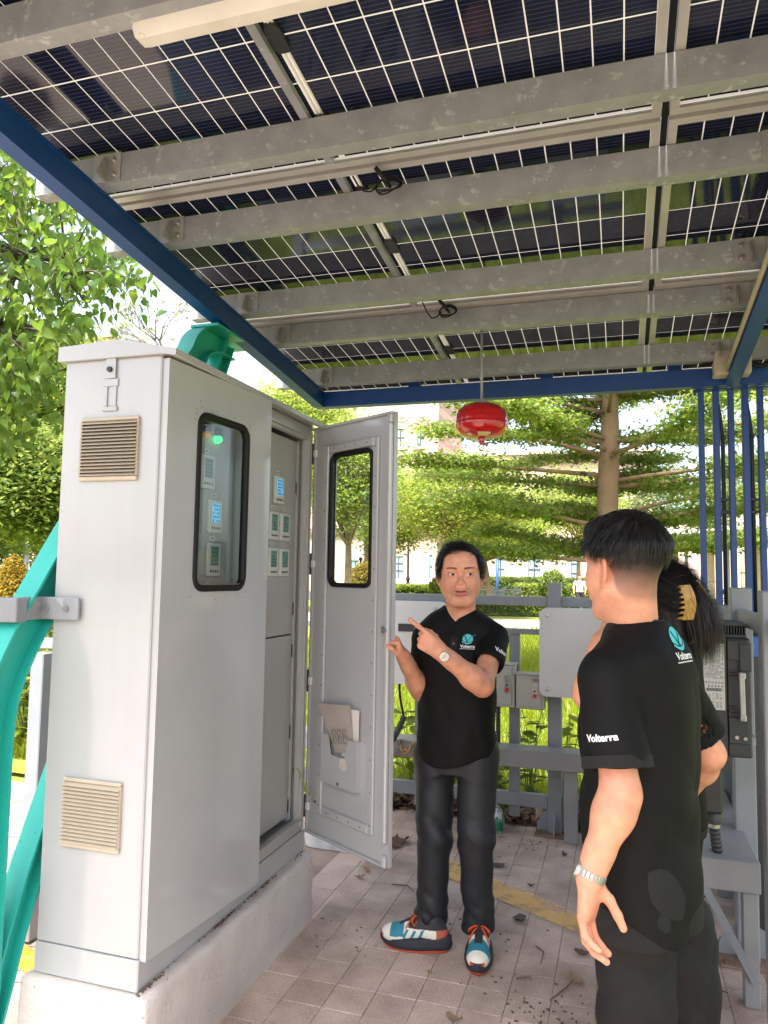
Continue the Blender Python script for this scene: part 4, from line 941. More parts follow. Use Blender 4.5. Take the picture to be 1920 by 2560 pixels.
def hand(vx,wr,dr,dor,side,curls,splay=(.10,.02,-.06,-.14),sc=1.,thumb=((.75,.55,-.25),(.55,.8,-.2),(.35,.9,-.2)),palm=True):
    """fingers rooted in a palm; side +1 = left hand; curls: 4x3 radians; thumb: three directions in hand frame"""
    Y=N3(dr); Z=N3(np.array(dor)-Y*(np.array(dor)@Y)); X=np.cross(Y,Z)*side; wr=np.array(wr,float)
    T=lambda p:wr+sc*(X*p[0]+Y*p[1]+Z*p[2])
    kn=[(.031,.086,0),(.010,.091,.003),(-.011,.086,.002),(-.030,.076,-.003)]; ln=[(.042,.026,.021),(.047,.029,.022),(.043,.027,.022),(.034,.021,.019)]; rr=[.0098,.0100,.0095,.0084]
    for k in kn: vx.cone(T((k[0]*.45,.008,-.002)),T((k[0]*.97,k[1]*.97,k[2]-.003)),.0165*sc,.0125*sc,.016*sc)
    vx.ell(T((.002,.048,-.007)),np.array((.037,.045,.0155))*sc,.012*sc,np.stack([X,Y,Z],1))
    for i in range(4):
        p=np.array(kn[i],float); th=0; s0=splay[i]
        for j in range(3):
            th+=curls[i][j]; d=np.array((math.sin(s0)*math.cos(th),math.cos(s0)*math.cos(th),-math.sin(th))); q=p+d*ln[i][j]
            vx.cone(T(p),T(q),rr[i]*sc*(1.06-.09*j),rr[i]*sc*(.98-.11*j),.005*sc); p=q
    p=np.array((.017,.014,-.008)); L=(.044,.034,.027); r3=(.0155,.0115,.0103,.0085)
    for j in range(3):
        d=N3(thumb[j]); q=p+d*L[j]; vx.cone(T(p),T(q),r3[j]*sc,r3[j+1]*sc,(.016,.006,.005)[j]*sc); p=q
    return X,Y,Z
def arm_mesh(sh,el,wr,h,hand_args=None,rs=(.054,.043,.046,.0275),lo=None,hi=None,start=.0):
    sh,el,wr=[np.array(q,float) for q in(sh,el,wr)]; pts=[sh,el,wr]
    if hand_args: pts+= [wr+N3(hand_args[0])*.21]
    P=np.array(pts); vx=Vox(P.min(0)-.11,P.max(0)+.11,h)
    a=sh+(el-sh)*start
    vx.cone(a,el,rs[0],rs[1],.02); m=el+(wr-el)*.24; vx.cone(el,m,rs[1]*.97,rs[2],.03); vx.cone(m,wr,rs[2],rs[3],.03)
    vx.cone(el+(wr-el)*.7,wr,rs[3]*1.13,rs[3],.02)
    if hand_args: hand(vx,wr,*hand_args[:-1],**hand_args[-1])
    return vx.mesh()
# ---------------------------------------------------------------- heads
def head_mesh(neck_local,h=.0020,mouth_open=.0030,male=True,eyes=True):
    vx=Vox((-.105,-.125,-.23),(.105,.135,.145),h)
    vx.ell((0,-.012,.035),(.0765,.0975,.085),.02)
    vx.ell((0,.030,-.022),(.0655,.060,.088),.03)
    vx.ell((0,.052,-.098),(.032,.032,.024),.035)
    for s in(-1,1):
        vx.cone((s*.056,-.012,-.050),(s*.024,.058,-.104),.021,.017,.03)
        vx.ell((s*.040,.050,-.030),(.026,.030,.030),.03)
        vx.cone((s*.006,.081,.030),(s*.047,.066,.030),.011,.009,.024)
    vx.ell((0,.060,.062),(.056,.034,.040),.03)
    # eye sockets then lids
    for s in(-1,1): vx.ell((s*.0325,.098,.006),(.020,.018,.0125),.014,mode='s')
    # nose
    vx.cone((0,.079,.020),(0,.1035,-.024),.0055,.0085,.010); vx.ell((0,.1045,-.029),(.0105,.0105,.0088),.008)
    for s in(-1,1): vx.ell((s*.0122,.0960,-.0335),(.0068,.0095,.0072),.006)
    for s in(-1,1): vx.ell((s*.0062,.1035,-.0425),(.0036,.006,.004),.003,mode='s')
    # mouth
    vx.ell((0,.086,-.064),(.030,.022,.022),.02)
    vx.ell((0,.1000,-.0580),(.0255,.0075,.0052),.007); vx.ell((0,.0990,-.0720),(.0225,.0078,.0062),.007)
    vx.ell((0,.106,-.0648),(.0225,.016,mouth_open),.002,mode='s')
    vx.ell((0,.094,-.0865),(.016,.014,.005),.016,mode='s')
    for s in(-1,1):
        if eyes:
            vx.ell((s*.0322,.0755,.0055),(.0150,.0158,.0145),.006)
            vx.ell((s*.0322,.0935,.0050),(.0136,.013,.0040),.002,mode='s')
        # ear
        c=(s*.0825,-.014,-.006); a=R(32)*s
        rot=np.array([[math.cos(a),-math.sin(a),0],[math.sin(a),math.cos(a),0],[0,0,1]])@np.array([[1,0,0],[0,math.cos(.25),-math.sin(.25)],[0,math.sin(.25),math.cos(.25)]])
        vx.ell(c,(.0085,.0195,.033),.006,rot); vx.ell((c[0]+s*.0072,c[1]+.003,c[2]+.002),(.0055,.0120,.022),.003,rot,mode='s'); vx.ell((s*.077,-.004,-.034),(.007,.009,.009),.006)
    nl=np.array(neck_local); r0=.055 if male else .047
    vx.cone((0,-.026,-.055),nl,r0,r0*1.06,.035)
    vx.fn(lambda X,Y,Z:(-.226-Z),0,'i')
    return vx.mesh()
SKINC=np.array((.65,.305,.188))
def head_colors(V,brow=1.,fade=None,skin=SKINC,lip=(.52,.17,.14)):
    C0=np.tile(skin,(len(V),1)); x,y,z=np.abs(V[:,0]),V[:,1],V[:,2]
    def mixc(w_,c): 
        nonlocal C0; w_=np.clip(w_,0,1)[:,None]; C0=C0*(1-w_)+np.array(c)*w_
    mixc(.35*np.exp(-((x-.042)**2/.0005+(z+.03)**2/.0006))*(y>.03),(.52,.20,.13))
    mixc(.6*((x>.074)&(np.abs(z+.008)<.04)&(np.abs(y+.012)<.03)),(.55,.20,.13))
    mixc(.30*np.exp(-((x-.0325)/.017)**2-((z-.004)/.013)**2)*(y>.06),(.40,.175,.11)); mixc(.26*np.exp(-((x)/.050)**4-((z+.082)/.034)**4)*(y>.02),(.44,.24,.165)); mixc(.22*np.exp(-(x/.014)**2-((z+.032)/.012)**2)*(y>.09),(.62,.22,.15)); mixc(.20*np.exp(-((x-.030)/.006)**2-((z+.052)/.016)**2)*(y>.06),(.42,.17,.11))  # eye hollows and nose-to-mouth creases shaded in the colour; stubble and nose red too
    q=(x/.0255)**2+((z+.0582)/.0050)**2; q2=(x/.0235)**2+((z+.0712)/.0056)**2
    mixc(np.clip(1.6-1.2*np.minimum(q,q2),0,1)*(y>.085),lip)
    mixc(.85*(((x/.021)**2+((z+.0648)/.0028)**2<1.)&(y>.07)&(y<.099)),(.06,.015,.012))
    mixc(.75*np.exp(-((x-.0322)/.0125)**4-((z-.0098)/.0016)**2)*(y>.07),(.03,.015,.012))
    if brow:
        zz=.0275+.0035*np.sin((x-.012)/.045*2.6); b=np.clip(1.5-np.abs(z-zz)/(.0036-.0016*np.clip((x-.03)/.03,0,1)),0,1)*np.clip((x-.011)/.004,0,1)*np.clip((.056-x)/.006,0,1)
        mixc(.92*brow*b*(y>.05),(.02,.014,.012))
    if fade: 
        w_=fade(V); mixc(w_,(.022,.018,.016))
    return C0
def strands(roots,dirs,L,seg,wid,ctr,rad,grav=.0,jit=.15,seed=0,off=(.004,.02),taper=.75,pull=None):
    """ribbon hairs that hug an ellipsoid; returns verts, quads"""
    r=np.random.default_rng(seed); n=len(roots); p=np.array(roots,float); d=np.array(dirs,float); d/=np.linalg.norm(d,axis=1,keepdims=True)
    L=np.broadcast_to(L,(n,)); lift=r.uniform(off[0],off[1],n); P=[p.copy()]; S=[]
    for k in range(seg):
        nn=(p-ctr)/np.array(rad)**2; nn/=np.linalg.norm(nn,axis=1,keepdims=True)
        d=d+np.array((0,0,-grav))+r.normal(size=(n,3))*jit/seg
        if pull is not None: d=d+pull(p)
        dn=(d*nn).sum(1,keepdims=True); q=np.sqrt((((p-ctr)/rad)**2).sum(1,keepdims=True)); d=d-nn*np.where(q<1.06,np.minimum(dn,.05),0)*.9
        d/=np.linalg.norm(d,axis=1,keepdims=True); p=p+d*(L/seg)[:,None]
        e=(p-ctr)/rad; ql=np.linalg.norm(e,axis=1,keepdims=True); mn=1+(lift/np.mean(rad))[:,None]; p=np.where(ql<mn,ctr+e/ql*mn*np.array(rad),p)
        P.append(p.copy())
    P=np.stack(P,1); T=np.gradient(P,axis=1); nn=(P-ctr)/np.array(rad)**2; sd=np.cross(T,nn); sd/=np.linalg.norm(sd,axis=2,keepdims=True)+1e-9
    sd=sd+r.normal(size=(n,1,3))*.35
    w_=wid*r.uniform(.6,1.3,(n,1,1))*(1-taper*np.linspace(0,1,seg+1)**2)[None,:,None]
    A=P-sd*w_;B=P+sd*w_; V=np.stack([A,B],2).reshape(-1,3)
    base=(np.arange(n)*(seg+1)*2)[:,None]; k=np.arange(seg)[None,:]*2
    Q=np.stack([base+k,base+k+1,base+k+3,base+k+2],2).reshape(-1,4); return V,Q
HAIRC=bpy.data.materials.new('black_hair'); HAIRC.use_nodes=True
_p=HAIRC.node_tree.nodes['Principled BSDF']; _p.inputs['Base Color'].default_value=(.0065,.0055,.005,1); _p.inputs['Roughness'].default_value=.42; _p.inputs['Specular IOR Level'].default_value=.35
HAIRB=mat('brown_tinted_hair',(.030,.017,.010),.45,c2=(.010,.007,.005),vs=30)
def skin_mat():
    m=bpy.data.materials.new('skin'); m.use_nodes=True; n=m.node_tree; P=n.nodes['Principled BSDF']; L=n.links.new
    a=n.nodes.new('ShaderNodeAttribute'); a.attribute_name='Col'; tc=n.nodes.new('ShaderNodeTexCoord')
    ns=n.nodes.new('ShaderNodeTexNoise'); ns.inputs['Scale'].default_value=28; ns.inputs['Detail'].default_value=5; L(tc.outputs['Object'],ns.inputs['Vector'])
    mr=n.nodes.new('ShaderNodeMapRange'); mr.inputs[1].default_value=.3; mr.inputs[2].default_value=.7; mr.inputs[3].default_value=.84; mr.inputs[4].default_value=1.10; L(ns.outputs[0],mr.inputs[0])
    mx=n.nodes.new('ShaderNodeMix'); mx.data_type='RGBA'; mx.blend_type='MULTIPLY'; mx.inputs[0].default_value=1; L(a.outputs['Color'],mx.inputs[6]); L(mr.outputs[0],mx.inputs[7]); L(mx.outputs[2],P.inputs['Base Color'])
    nb=n.nodes.new('ShaderNodeTexNoise'); nb.inputs['Scale'].default_value=260; nb.inputs['Detail'].default_value=4; L(tc.outputs['Object'],nb.inputs['Vector']); bp=n.nodes.new('ShaderNodeBump'); bp.inputs['Strength'].default_value=.12; bp.inputs['Distance'].default_value=.003; L(nb.outputs[0],bp.inputs['Height']); L(bp.outputs[0],P.inputs['Normal'])
    P.inputs['Roughness'].default_value=.48; P.inputs['Subsurface Weight'].default_value=.12; P.inputs['Subsurface Radius'].default_value=(.012,.005,.003); P.inputs['Subsurface Scale'].default_value=1.0; P.inputs['Specular IOR Level'].default_value=.4
    return m
SKIN=skin_mat()
def set_col(o,C0):
    me=o.data; ca=me.color_attributes.new('Col','FLOAT_COLOR','POINT'); ca.data.foreach_set('color',np.concatenate([C0,np.ones((len(C0),1))],1).astype(np.float32).ravel())
def frame_mat(fwd,up=(0,0,1),roll=0.):
    Y=N3(fwd); X=N3(np.cross(Y,up)); Z=np.cross(X,Y)   # local +x = person's right
    M=np.stack([X,Y,Z],1)
    if roll: c,s=math.cos(roll),math.sin(roll); M=M@np.array([[c,0,s],[0,1,0],[-s,0,c]])
    return M
def tris(V,Q): return V,[tuple(int(i) for i in q) for q in Q]
# printed lettering wrapped on to a shirt
def text_mesh(txt,size,bold=.0):
    cu=bpy.data.curves.new('t','FONT'); cu.body=txt; cu.size=size; cu.align_x='CENTER'; cu.align_y='CENTER'; cu.offset=bold; cu.resolution_u=3
    o=bpy.data.objects.new('t',cu); col.objects.link(o); dg=bpy.context.evaluated_depsgraph_get(); me=bpy.data.meshes.new_from_object(o.evaluated_get(dg)); V=np.array([v.co[:] for v in me.vertices]); Fc=[tuple(p.vertices) for p in me.polygons]
    bpy.data.objects.remove(o); bpy.data.curves.remove(cu); bpy.data.meshes.remove(me); return V,Fc
def wrap(V2,Fc,bvh,o,u,v,nrm,off,name,mt,parent):
    O=Vector(o);U=Vector(u);W=Vector(v);Nn=Vector(nrm).normalized(); out=[]
    for a in V2:
        p=O+U*a[0]+W*a[1]; h=bvh.ray_cast(p+Nn*.15,-Nn,.4); q=h[0] if h[0] is not None else p; out.append(tuple(q+Nn*off))
    return obj(name,(np.array(out),Fc),mt,parent)
LOGO_T=mat('logo_teal',(.06,.52,.54),.6); LOGO_W=mat('logo_white',(.80,.80,.80),.6); LOGO_K=mat('logo_gap_black',(.008,.008,.008),.8)
def grid_poly(fn,n,k): 
    V=[];Fc=[]
    for i in range(n+1):
        for j in range(k+1): V.append(fn(i/n,j/k))
    for i in range(n):
        for j in range(k): Fc.append((i*(k+1)+j,(i+1)*(k+1)+j,(i+1)*(k+1)+j+1,i*(k+1)+j+1))
    return np.array([(a,b,0) for a,b in V]),Fc
def logo(bvh,o,u,v,nrm,s,parent):
    """round teal mark with a V cut out, a swept wing, the word and a thin under-line"""
    U=Vector(u)*s;W=Vector(v)*s
    disc=grid_poly(lambda a,b:(-.10+.92*b*math.cos(2*math.pi*a)*1.05,.62+.92*b*math.sin(2*math.pi*a)),28,5); wrap(*disc,bvh,o,U,W,nrm,.0015,'logo_disc',LOGO_T,parent)
    def band(P0,P1,P2,w0,w1,n=10):
        def f(a,b):
            x=(1-a)**2*P0[0]+2*a*(1-a)*P1[0]+a*a*P2[0]; y=(1-a)**2*P0[1]+2*a*(1-a)*P1[1]+a*a*P2[1]
            dx=2*(1-a)*(P1[0]-P0[0])+2*a*(P2[0]-P1[0]); dy=2*(1-a)*(P1[1]-P0[1])+2*a*(P2[1]-P1[1]); L=math.hypot(dx,dy)+1e-6; wv=(w0+(w1-w0)*a)*(b-.5); return (x-dy/L*wv,y+dx/L*wv)
        return grid_poly(f,n,2)
    wrap(*band((-.72,1.22),(-.42,.80),(-.16,.06),.17,.20),bvh,o,U,W,nrm,.0022,'logo_cut',LOGO_K,parent)
    wrap(*band((-.20,.0),(.18,.95),(1.0,1.34),.24,.10),bvh,o,U,W,nrm,.0024,'logo_cut',LOGO_K,parent)
    wrap(*band((-.02,.14),(.42,1.06),(1.35,1.52),.26,.02),bvh,o,U,W,nrm,.0030,'logo_wing',LOGO_T,parent)
    wrap(*band((-1.05,.30),(-.2,-.30),(.86,.42),.12,.06),bvh,o,U,W,nrm,.0024,'logo_cut',LOGO_K,parent)
    wrap(*band((-1.12,.16),(-.1,-.66),(.98,.50),.15,.03),bvh,o,U,W,nrm,.0030,'logo_arc',LOGO_T,parent)
    V,Fc=text_mesh('Volterra',.78,.022); wrap(V+np.array((-.05,-.72,0)),Fc,bvh,o,U,W,nrm,.0016,'logo_word',LOGO_W,parent)
    V=[];Fc=[];x=-1.45; rr_=random.Random(3)
    while x<1.35:
        L=rr_.uniform(.06,.22); k=len(V); V+=[(x,-1.20,0),(x+L,-1.20,0),(x+L,-1.10,0),(x,-1.10,0)]; Fc.append((k,k+1,k+2,k+3)); x+=L+.05
    wrap(np.array(V),Fc,bvh,o,U,W,nrm,.0016,'logo_underline',LOGO_W,parent)
def bvh_of(V,Q): return BVHTree.FromPolygons([tuple(p) for p in V],[tuple(int(i) for i in f) for f in Q])
CLOTH=mat('black_shirt_fabric',(.0048,.0047,.0047),.68,c2=(.0066,.0064,.0063),vs=40,bump=.08,bs=900,spec=.15)
COLL=mat('ribbed_collar_highlit',(.0095,.0095,.0095),.8,c2=(.013,.013,.013),vs=60,bump=.2,bs=500,spec=.3)  # ribbed knit, lighter than the shirt: collar highlights put into the colour
TROUS=mat('charcoal_trouser_fabric',(.013,.0138,.0165),.55,c2=(.017,.018,.022),vs=12,bump=.05,bs=700,spec=.35)
TROUB=mat('black_trouser_fabric',(.0055,.0058,.0058),.75,c2=(.008,.0084,.0084),vs=12,bump=.06,bs=700,spec=.3)
def collar(ctr,axis,fwd,r,hgt,parent,gap=.5,n=40,drop=.012,mt=None,outw=.020):
    """turned-down shirt collar open at the front"""
    A=N3(axis); Fw=N3(np.array(fwd)-A*(np.array(fwd)@A)); Lf=np.cross(A,Fw); ctr=np.array(ctr); rings=[]
    for i in range(n+1):
        a=gap+(2*math.pi-2*gap)*i/n; d=Fw*math.cos(a)+Lf*math.sin(a); fr=.5+.5*math.cos(a); e=fr**2
        rr=r*(1+.06*fr)
        pr=[(rr-.002,-.02-.03*e),(rr-.004,hgt*.6-.03*e),(rr-.002,hgt-.028*e),(rr+.003,hgt+.001-.028*e),(rr+outw*.6,hgt*.55-.034*e),(rr+outw,-drop-.045*e),(rr+outw-.003,-drop-.003-.045*e),(rr+outw*.45,hgt*.35-.034*e)]
        rings.append([ctr+d*q[0]+A*q[1] for q in pr])
    m=MB(); m.loft([[tuple(p) for p in q] for q in rings]); return obj('collar',m,mt or COLL,parent,shade_angle=50)
# ================================================================ people
def W(px,py,y): return np.array(atY(px,py,y))
def AT(px,py,d): return np.array(at(px,py,d))
VCM=bpy.data.materials.new('shoe_upper'); VCM.use_nodes=True
_a=VCM.node_tree.nodes.new('ShaderNodeAttribute'); _a.attribute_name='Col'; VCM.node_tree.links.new(_a.outputs['Color'],VCM.node_tree.nodes['Principled BSDF'].inputs['Base Color']); VCM.node_tree.nodes['Principled BSDF'].inputs['Roughness'].default_value=.7
SOLE=mat('navy_foam',(.018,.021,.028),.7,bump=.1,bs=60); ORNG=mat('orange_rubber',(.42,.06,.02),.55); LACE=mat('orange_lace',(.58,.075,.015),.7)
def shoe(heel,dirv,parent,style='bright',sc=1.,nm='shoe'):
    Y=N3((dirv[0],dirv[1],0)); Z=np.array((0,0,1.)); X=np.cross(Y,Z); O=np.array((heel[0],heel[1],0.0))
    T=lambda p:O+sc*(X*p[0]+Y*p[1]+Z*p[2])
    dark=style!='bright'
    # sole outline
    def outline(ex,z,n=36):
        out=[]
        for i in range(n):
            a=2*math.pi*i/n; c,s=math.cos(a),math.sin(a); y=.0+.150*s; t=(y+.15)/.3
            wv=.040+.013*math.sin(min(max((t-.25)/.75,0),1)*math.pi)**1.0 if t>.25 else .040-.002*(1-t/.25)
            e=abs(c)**.75*(1 if c>0 else -1); out.append((e*(wv+ex)+.004*(t>.5)*(c<0)*0,y+(ex if s>0 else -ex)*abs(s),z))
        return out
    def rise(p,zt): t=(p[1]+.15)/.3; return p[2]+.016*max(0,(t-.78)/.22)**2+.010*max(0,(.12-t)/.12)**1.5*(zt)
    m=MB(); m.loft([[T((q[0],q[1],rise(q,1))) for q in outline(e,z)] for e,z in((-.006,.001),(-.002,.004),(-.002,.012))]); up=None
    P=obj(nm,m,ORNG if not dark else SOLE,parent,shade_angle=50)
    m=MB(); rings=[]
    for e,z in((-.003,.010),(.006,.018),(.009,.030),(.004,.043),(.006,.052),(-.006,.058)):
        r=[]
        for q in outline(e,z):
            t=(q[1]+.15)/.3; zz=z+(.018*max(0,(.45-t)/.45) + .0)*(z/.058)+.016*max(0,(t-.78)/.22)**2-.012*max(0,(t-.5)/.5)*(z/.058); zz+=.0025*math.sin(q[1]*95)*(z>.02)*(z<.055)
            r.append(T((q[0],q[1]*(1.0),zz)))
        rings.append(r)
    m.loft(rings); obj('midsole',m,SOLE,P,smooth=True)
    vx=Vox((-.075,-.17,.02),(.075,.175,.19),.0032)
    vx.ell((0,.095,.055),(.046,.058,.036),.02); vx.cone((0,.06,.058),(0,-.01,.085),.042,.044,.03); vx.ell((0,-.085,.075),(.037,.055,.055),.03); vx.cone((0,-.06,.085),(0,-.075,.118),.038,.036,.02); vx.cone((0,.03,.09),(0,-.03,.115),.026,.028,.02)
    vx.cone((0,-.05,.10),(0,-.055,.19),.030,.034,.006,'s'); vx.fn(lambda X_,Y_,Z_:(.035+.018*np.clip((.0-Y_)/.15,0,1))-Z_,0,'i')
    V,Q=vx.mesh(); x,y,z=V.T
    if dark: C0=np.tile((.014,.014,.015),(len(V),1))
    else:
        C0=np.tile((.70,.67,.58),(len(V),1)); tz=z-(.05+.02*np.clip(-y/.15,0,1))
        teal=((y>.048)&(y<.108+.0*x)&(z>.058-.06*(y-.108)))|((y<.05)&(y>-.05)&(np.sin(y*190+z*90)>.35)&(tz<.04)&(tz>.004)); C0[teal]=(.02,.19,.26)
        C0[(y<-.092)&(tz<.055)&(tz>.0)]=(.42,.09,.05)
        C0[(z>.098)&(y<.03)]=(.02,.02,.022); C0[(np.abs(x)<.017)&(y>-.02)&(y<.07)&(z>.075)]=(.02,.02,.022)
        C0[(y>.138)&(z<.062)]=(.45,.07,.03)
    Wv=np.array([T(p) for p in V]); o=obj('upper',(Wv,Q),VCM,P,smooth=True); set_col(o,C0)
    if not dark:
        m=MB()
        for k in range(5):
            y0=.066-.019*k; z0=.094+.0075*k; s=1 if k%2 else -1
            m.tube([T((-.021,y0,z0-.005)),T((-.010,y0-.006*s*0-.004,z0+.002)),T((.010,y0-.011,z0+.004)),T((.021,y0-.015,z0+.0))],.0034*sc,6); m.tube([T((.021,y0,z0-.005)),T((.010,y0-.004,z0+.004)),T((-.010,y0-.011,z0+.006)),T((-.021,y0-.015,z0+.0))],.0034*sc,6)
        for s in(-1,1):
            m.tube([T((0,-.012,.132)),T((s*.02,.004,.140)),T((s*.042,.012,.128)),T((s*.046,.002,.112)),T((s*.028,-.008,.122)),T((0,-.012,.130))],.0036*sc,6); m.tube([T((0,-.012,.130)),T((s*.016,.012,.132)),T((s*.032,.030,.112)),T((s*.040,.040,.094))],.0034*sc,6)
        obj('laces',m,LACE,P,smooth=True)
    return P
def person_obj(parts,cols,label,loc):
    V,Q=join(parts); c=np.array(loc); me=mesh_np('person',V-c,Q,SKIN,True); o=bpy.data.objects.new('person',me); link(o,None,tuple(c)); tag(o,label,'person'); set_col(o,np.concatenate(cols)); return o
def skin_arm_cols(V,skin=SKINC,red=()):
    C0=np.tile(skin,(len(V),1))
    for p,rr in red:
        w_=.55*np.exp(-((V-np.array(p))**2).sum(1)/rr**2)[:,None]; C0=C0*(1-w_)+np.array((.60,.20,.13))*w_
    return C0
def eye_pair(Mh,c,s,gaze,parent):
    for sd in(-1,1):
        p=np.array(c)+Mh@(np.array((sd*.0322,.0768,.0052))*s); g_=N3(gaze)
        m=MB(); r=.0134*s; m.lathe([(r*math.sin(a),r*math.cos(a)) for a in np.linspace(0,math.pi,12)],p,16,g_); e=obj('eye',m,mat('eye_white',(.62,.58,.54),.25),parent,smooth=True)
        m=MB(); r2=r+.0004; m.lathe([(r2*math.sin(a),r2*math.cos(a)) for a in np.linspace(0,.60,6)],p,16,g_); obj('iris',m,mat('iris_dark',(.012,.008,.006),.15),e,smooth=True)
# ---------------------------------------------------------------- the man who points
def man_pointing():
    yt=3.36; ctr=W(1143,1720,yt)[:2]; an=R(-95); fw=np.array((math.cos(an),math.sin(an),0)); lf=np.array((-fw[1],fw[0],0))
    ctr3=np.array((*ctr,0))
    nb=W(1152,1540,yt-.005); ho=W(1151,1440,3.30); hs=1.11
    Mh=frame_mat((.21,-.975,.02),roll=R(1.5)); nl=Mh.T@(nb-np.array((0,0,.05))-ho)/hs; Mh=Mh*np.array((1.065,1,.975))[None,:]
    V,Q=head_mesh(nl); hc=head_colors(V); hv=(V@Mh.T)*hs+ho
    sL=W(1236,1594,yt-.005); eL=W(1206,1714,3.12); wL=W(1099,1628,2.97)
    dr=W(1032,1580,2.955)-wL
    cu=[(.06,.10,.08),(1.30,1.65,.7),(1.35,1.65,.7),(1.35,1.6,.7)]
    aL=arm_mesh(sL,eL,wL,.0026,(dr,(-.15,-.95,.25),1,cu,dict(sc=1.0,splay=(.02,.0,-.04,-.08),thumb=((.45,.8,-.5),(.05,.85,-.6),(-.15,.85,-.55)))),rs=(.052,.043,.046,.0285))
    sR=W(1066,1594,yt+.01); eR=W(1053,1728,3.33); wR=W(1008,1640,3.15)
    aR=arm_mesh(sR,eR,wR,.0028,(W(988,1590,3.10)-wR,(.55,.2,.3),-1,[(1.15,1.45,.9)]*4,dict(thumb=((.5,.8,-.3),(.3,.9,-.4),(.1,.9,-.4)))),rs=(.050,.042,.044,.028))
    vb=Vox(ctr3+(-.25,-.2,.1),ctr3+(.25,.22,1.42),.014)
    vb.fn(torso([(.78,.15,.10,0,0),(1.0,.14,.10,0,0),(1.25,.16,.10,0,0),(1.36,.10,.07,0,0)],ctr,lf,fw)); 
    B=vb.mesh()
    o=person_obj([(hv,Q),aL,aR,B],[hc,skin_arm_cols(aL[0],red=((eL,.05),(wL+N3(dr)*.09,.035),(wL+N3(dr)*.15,.03))),skin_arm_cols(aR[0],red=((eR,.05),(wR+np.array((0,0,.08)),.05))),skin_arm_cols(B[0])],'man in black polo and charcoal trousers pointing at the open cabinet',(ctr[0],ctr[1],0))
    eye_pair(Mh,ho,hs,N3(np.array((.62,-.80,.02))),o)
    m=MB(); pc=ho+Mh@(np.array((0,.093,-.0618))*hs); m.obox(pc,(.024,.006,.0045),tuple(Mh.T),.0015); obj('teeth',m,mat('teeth',(.62,.58,.50),.3),o)
    # shirt
    vx=Vox(ctr3+(-.34,-.36,.74),ctr3+(.34,.22,1.47),.0065)
    sec=[(.74,.178,.128,.012,0),(.88,.176,.128,.012,0),(1.0,.172,.124,.008,0),(1.12,.176,.124,.004,0),(1.24,.182,.122,0,0),(1.32,.178,.112,-.004,0),(1.375,.158,.098,-.008,0),(1.415,.120,.084,-.008,0),(1.445,.085,.074,-.006,0),(1.475,.062,.064,-.004,0)]
    hem=lambda lx,ly: .782+.055*(lx/.18)**2+.012*np.sin(lx*16)-.0*ly
    vx.fn(torso(sec,ctr,lf,fw,hem=hem))
    for s,sg in((sL,1),(sR,-1)): vx.cone(ctr3+lf*sg*.085+np.array((0,0,1.375)),s+np.array((0,0,.004)),.070,.060,.05)
    for s,e,t,r1,r2 in((sL,eL,.56,.062,.069),(sR,eR,.58,.061,.067)):
        end=s+(e-s)*t; ax=N3(e-s); v2=Vox(vx.lo,vx.lo+vx.h*(vx.n-1),vx.h); v2.cone(s+ax*.012,end+ax*.08,r1,r2,.0)
        v2.fn(lambda X,Y,Z,ax=ax,end=end:(X-end[0])*ax[0]+(Y-end[1])*ax[1]+(Z-end[2])*ax[2],.004,'i'); v2.cone(end-ax*.075,end+ax*.1,.050,.0575,.002,'s')
        n_=[min(a,b) for a,b in zip(vx.D.shape,v2.D.shape)]; vx.D[:n_[0],:n_[1],:n_[2]]=smin(vx.D[:n_[0],:n_[1],:n_[2]],v2.D[:n_[0],:n_[1],:n_[2]],.02)
    fd=folds(5,6,.17,.0075,[(1,0,.5),(1,.2,-.6),(.6,0,1),(1,0,.1)],True); vx.warp(lambda X,Y,Z:fd(X,Y,Z)*np.clip((1.36-Z)/.15,0.1,1))
    # neck hole
    na=N3(nb-(0,0,.0)-ho+np.array((0,.0,0))); vx.cone(nb+(0,0,-.055),nb+(0,0,.1),.056,.066,.006,'s')
    zv=W(1129,1556,3.24)[2]; vx.fn(lambda X,Y,Z:np.maximum(np.abs((X-ctr[0])*lf[0]+(Y-ctr[1])*lf[1]-.012)-.62*(Z-zv),.02-((X-ctr[0])*fw[0]+(Y-ctr[1])*fw[1])),.006,'s')
    SV,SQ=vx.mesh(); sh=obj('shirt',(SV,SQ),CLOTH,o,smooth=True); bv=bvh_of(SV,SQ)
    collar(nb+np.array((0,.002,-.012)),(-.05*fw[0],-.05*fw[1],1),fw,.064,.034,o,gap=.38)
    # placket and buttons
    pb=nb+fw*.11+np.array((0,0,-.16)); nrm=fw
    V2,F2=grid_poly(lambda a,b:(-.016+.032*b,.075-.15*a),8,2); wrap(V2,F2,bv,pb,lf,(0,0,1),nrm,.0018,'placket',COLL,sh)
    for dz in(.045,-.02):
        h=bv.ray_cast(Vector(pb+np.array((0,0,dz))+fw*.1),-Vector(fw),.3)
        if h[0]: m=MB(); m.lathe([(0,.002),(.0035,.0025),(.0055,.0025),(.0055,0)],h[0]+Vector(fw)*.0018,12,tuple(fw)); obj('button',m,mat('button_grey',(.08,.08,.085),.3),sh)
    lo_=atY(1165,1608,yt-.14); logo(bv,lo_,lf,(0,0,1),fw,.0235,sh)
    tx=N3(np.array((.72,-.55,.0))); tm_=text_mesh('Volterra',.026,.0008); ax=N3(eL-sL); side=N3(np.cross(ax,tx)); 
    up_=np.cross(tx,side); txo=W(1246,1632,yt-.09); tu=N3(np.array((.60,.55,-.42))); tn=N3(np.array((.62,-.78,.1))); tu=N3(tu-tn*(tu@tn)); wrap(*tm_,bv,txo,tu,np.cross(tn,tu),tn,.0018,'sleeve_print',LOGO_W,sh)
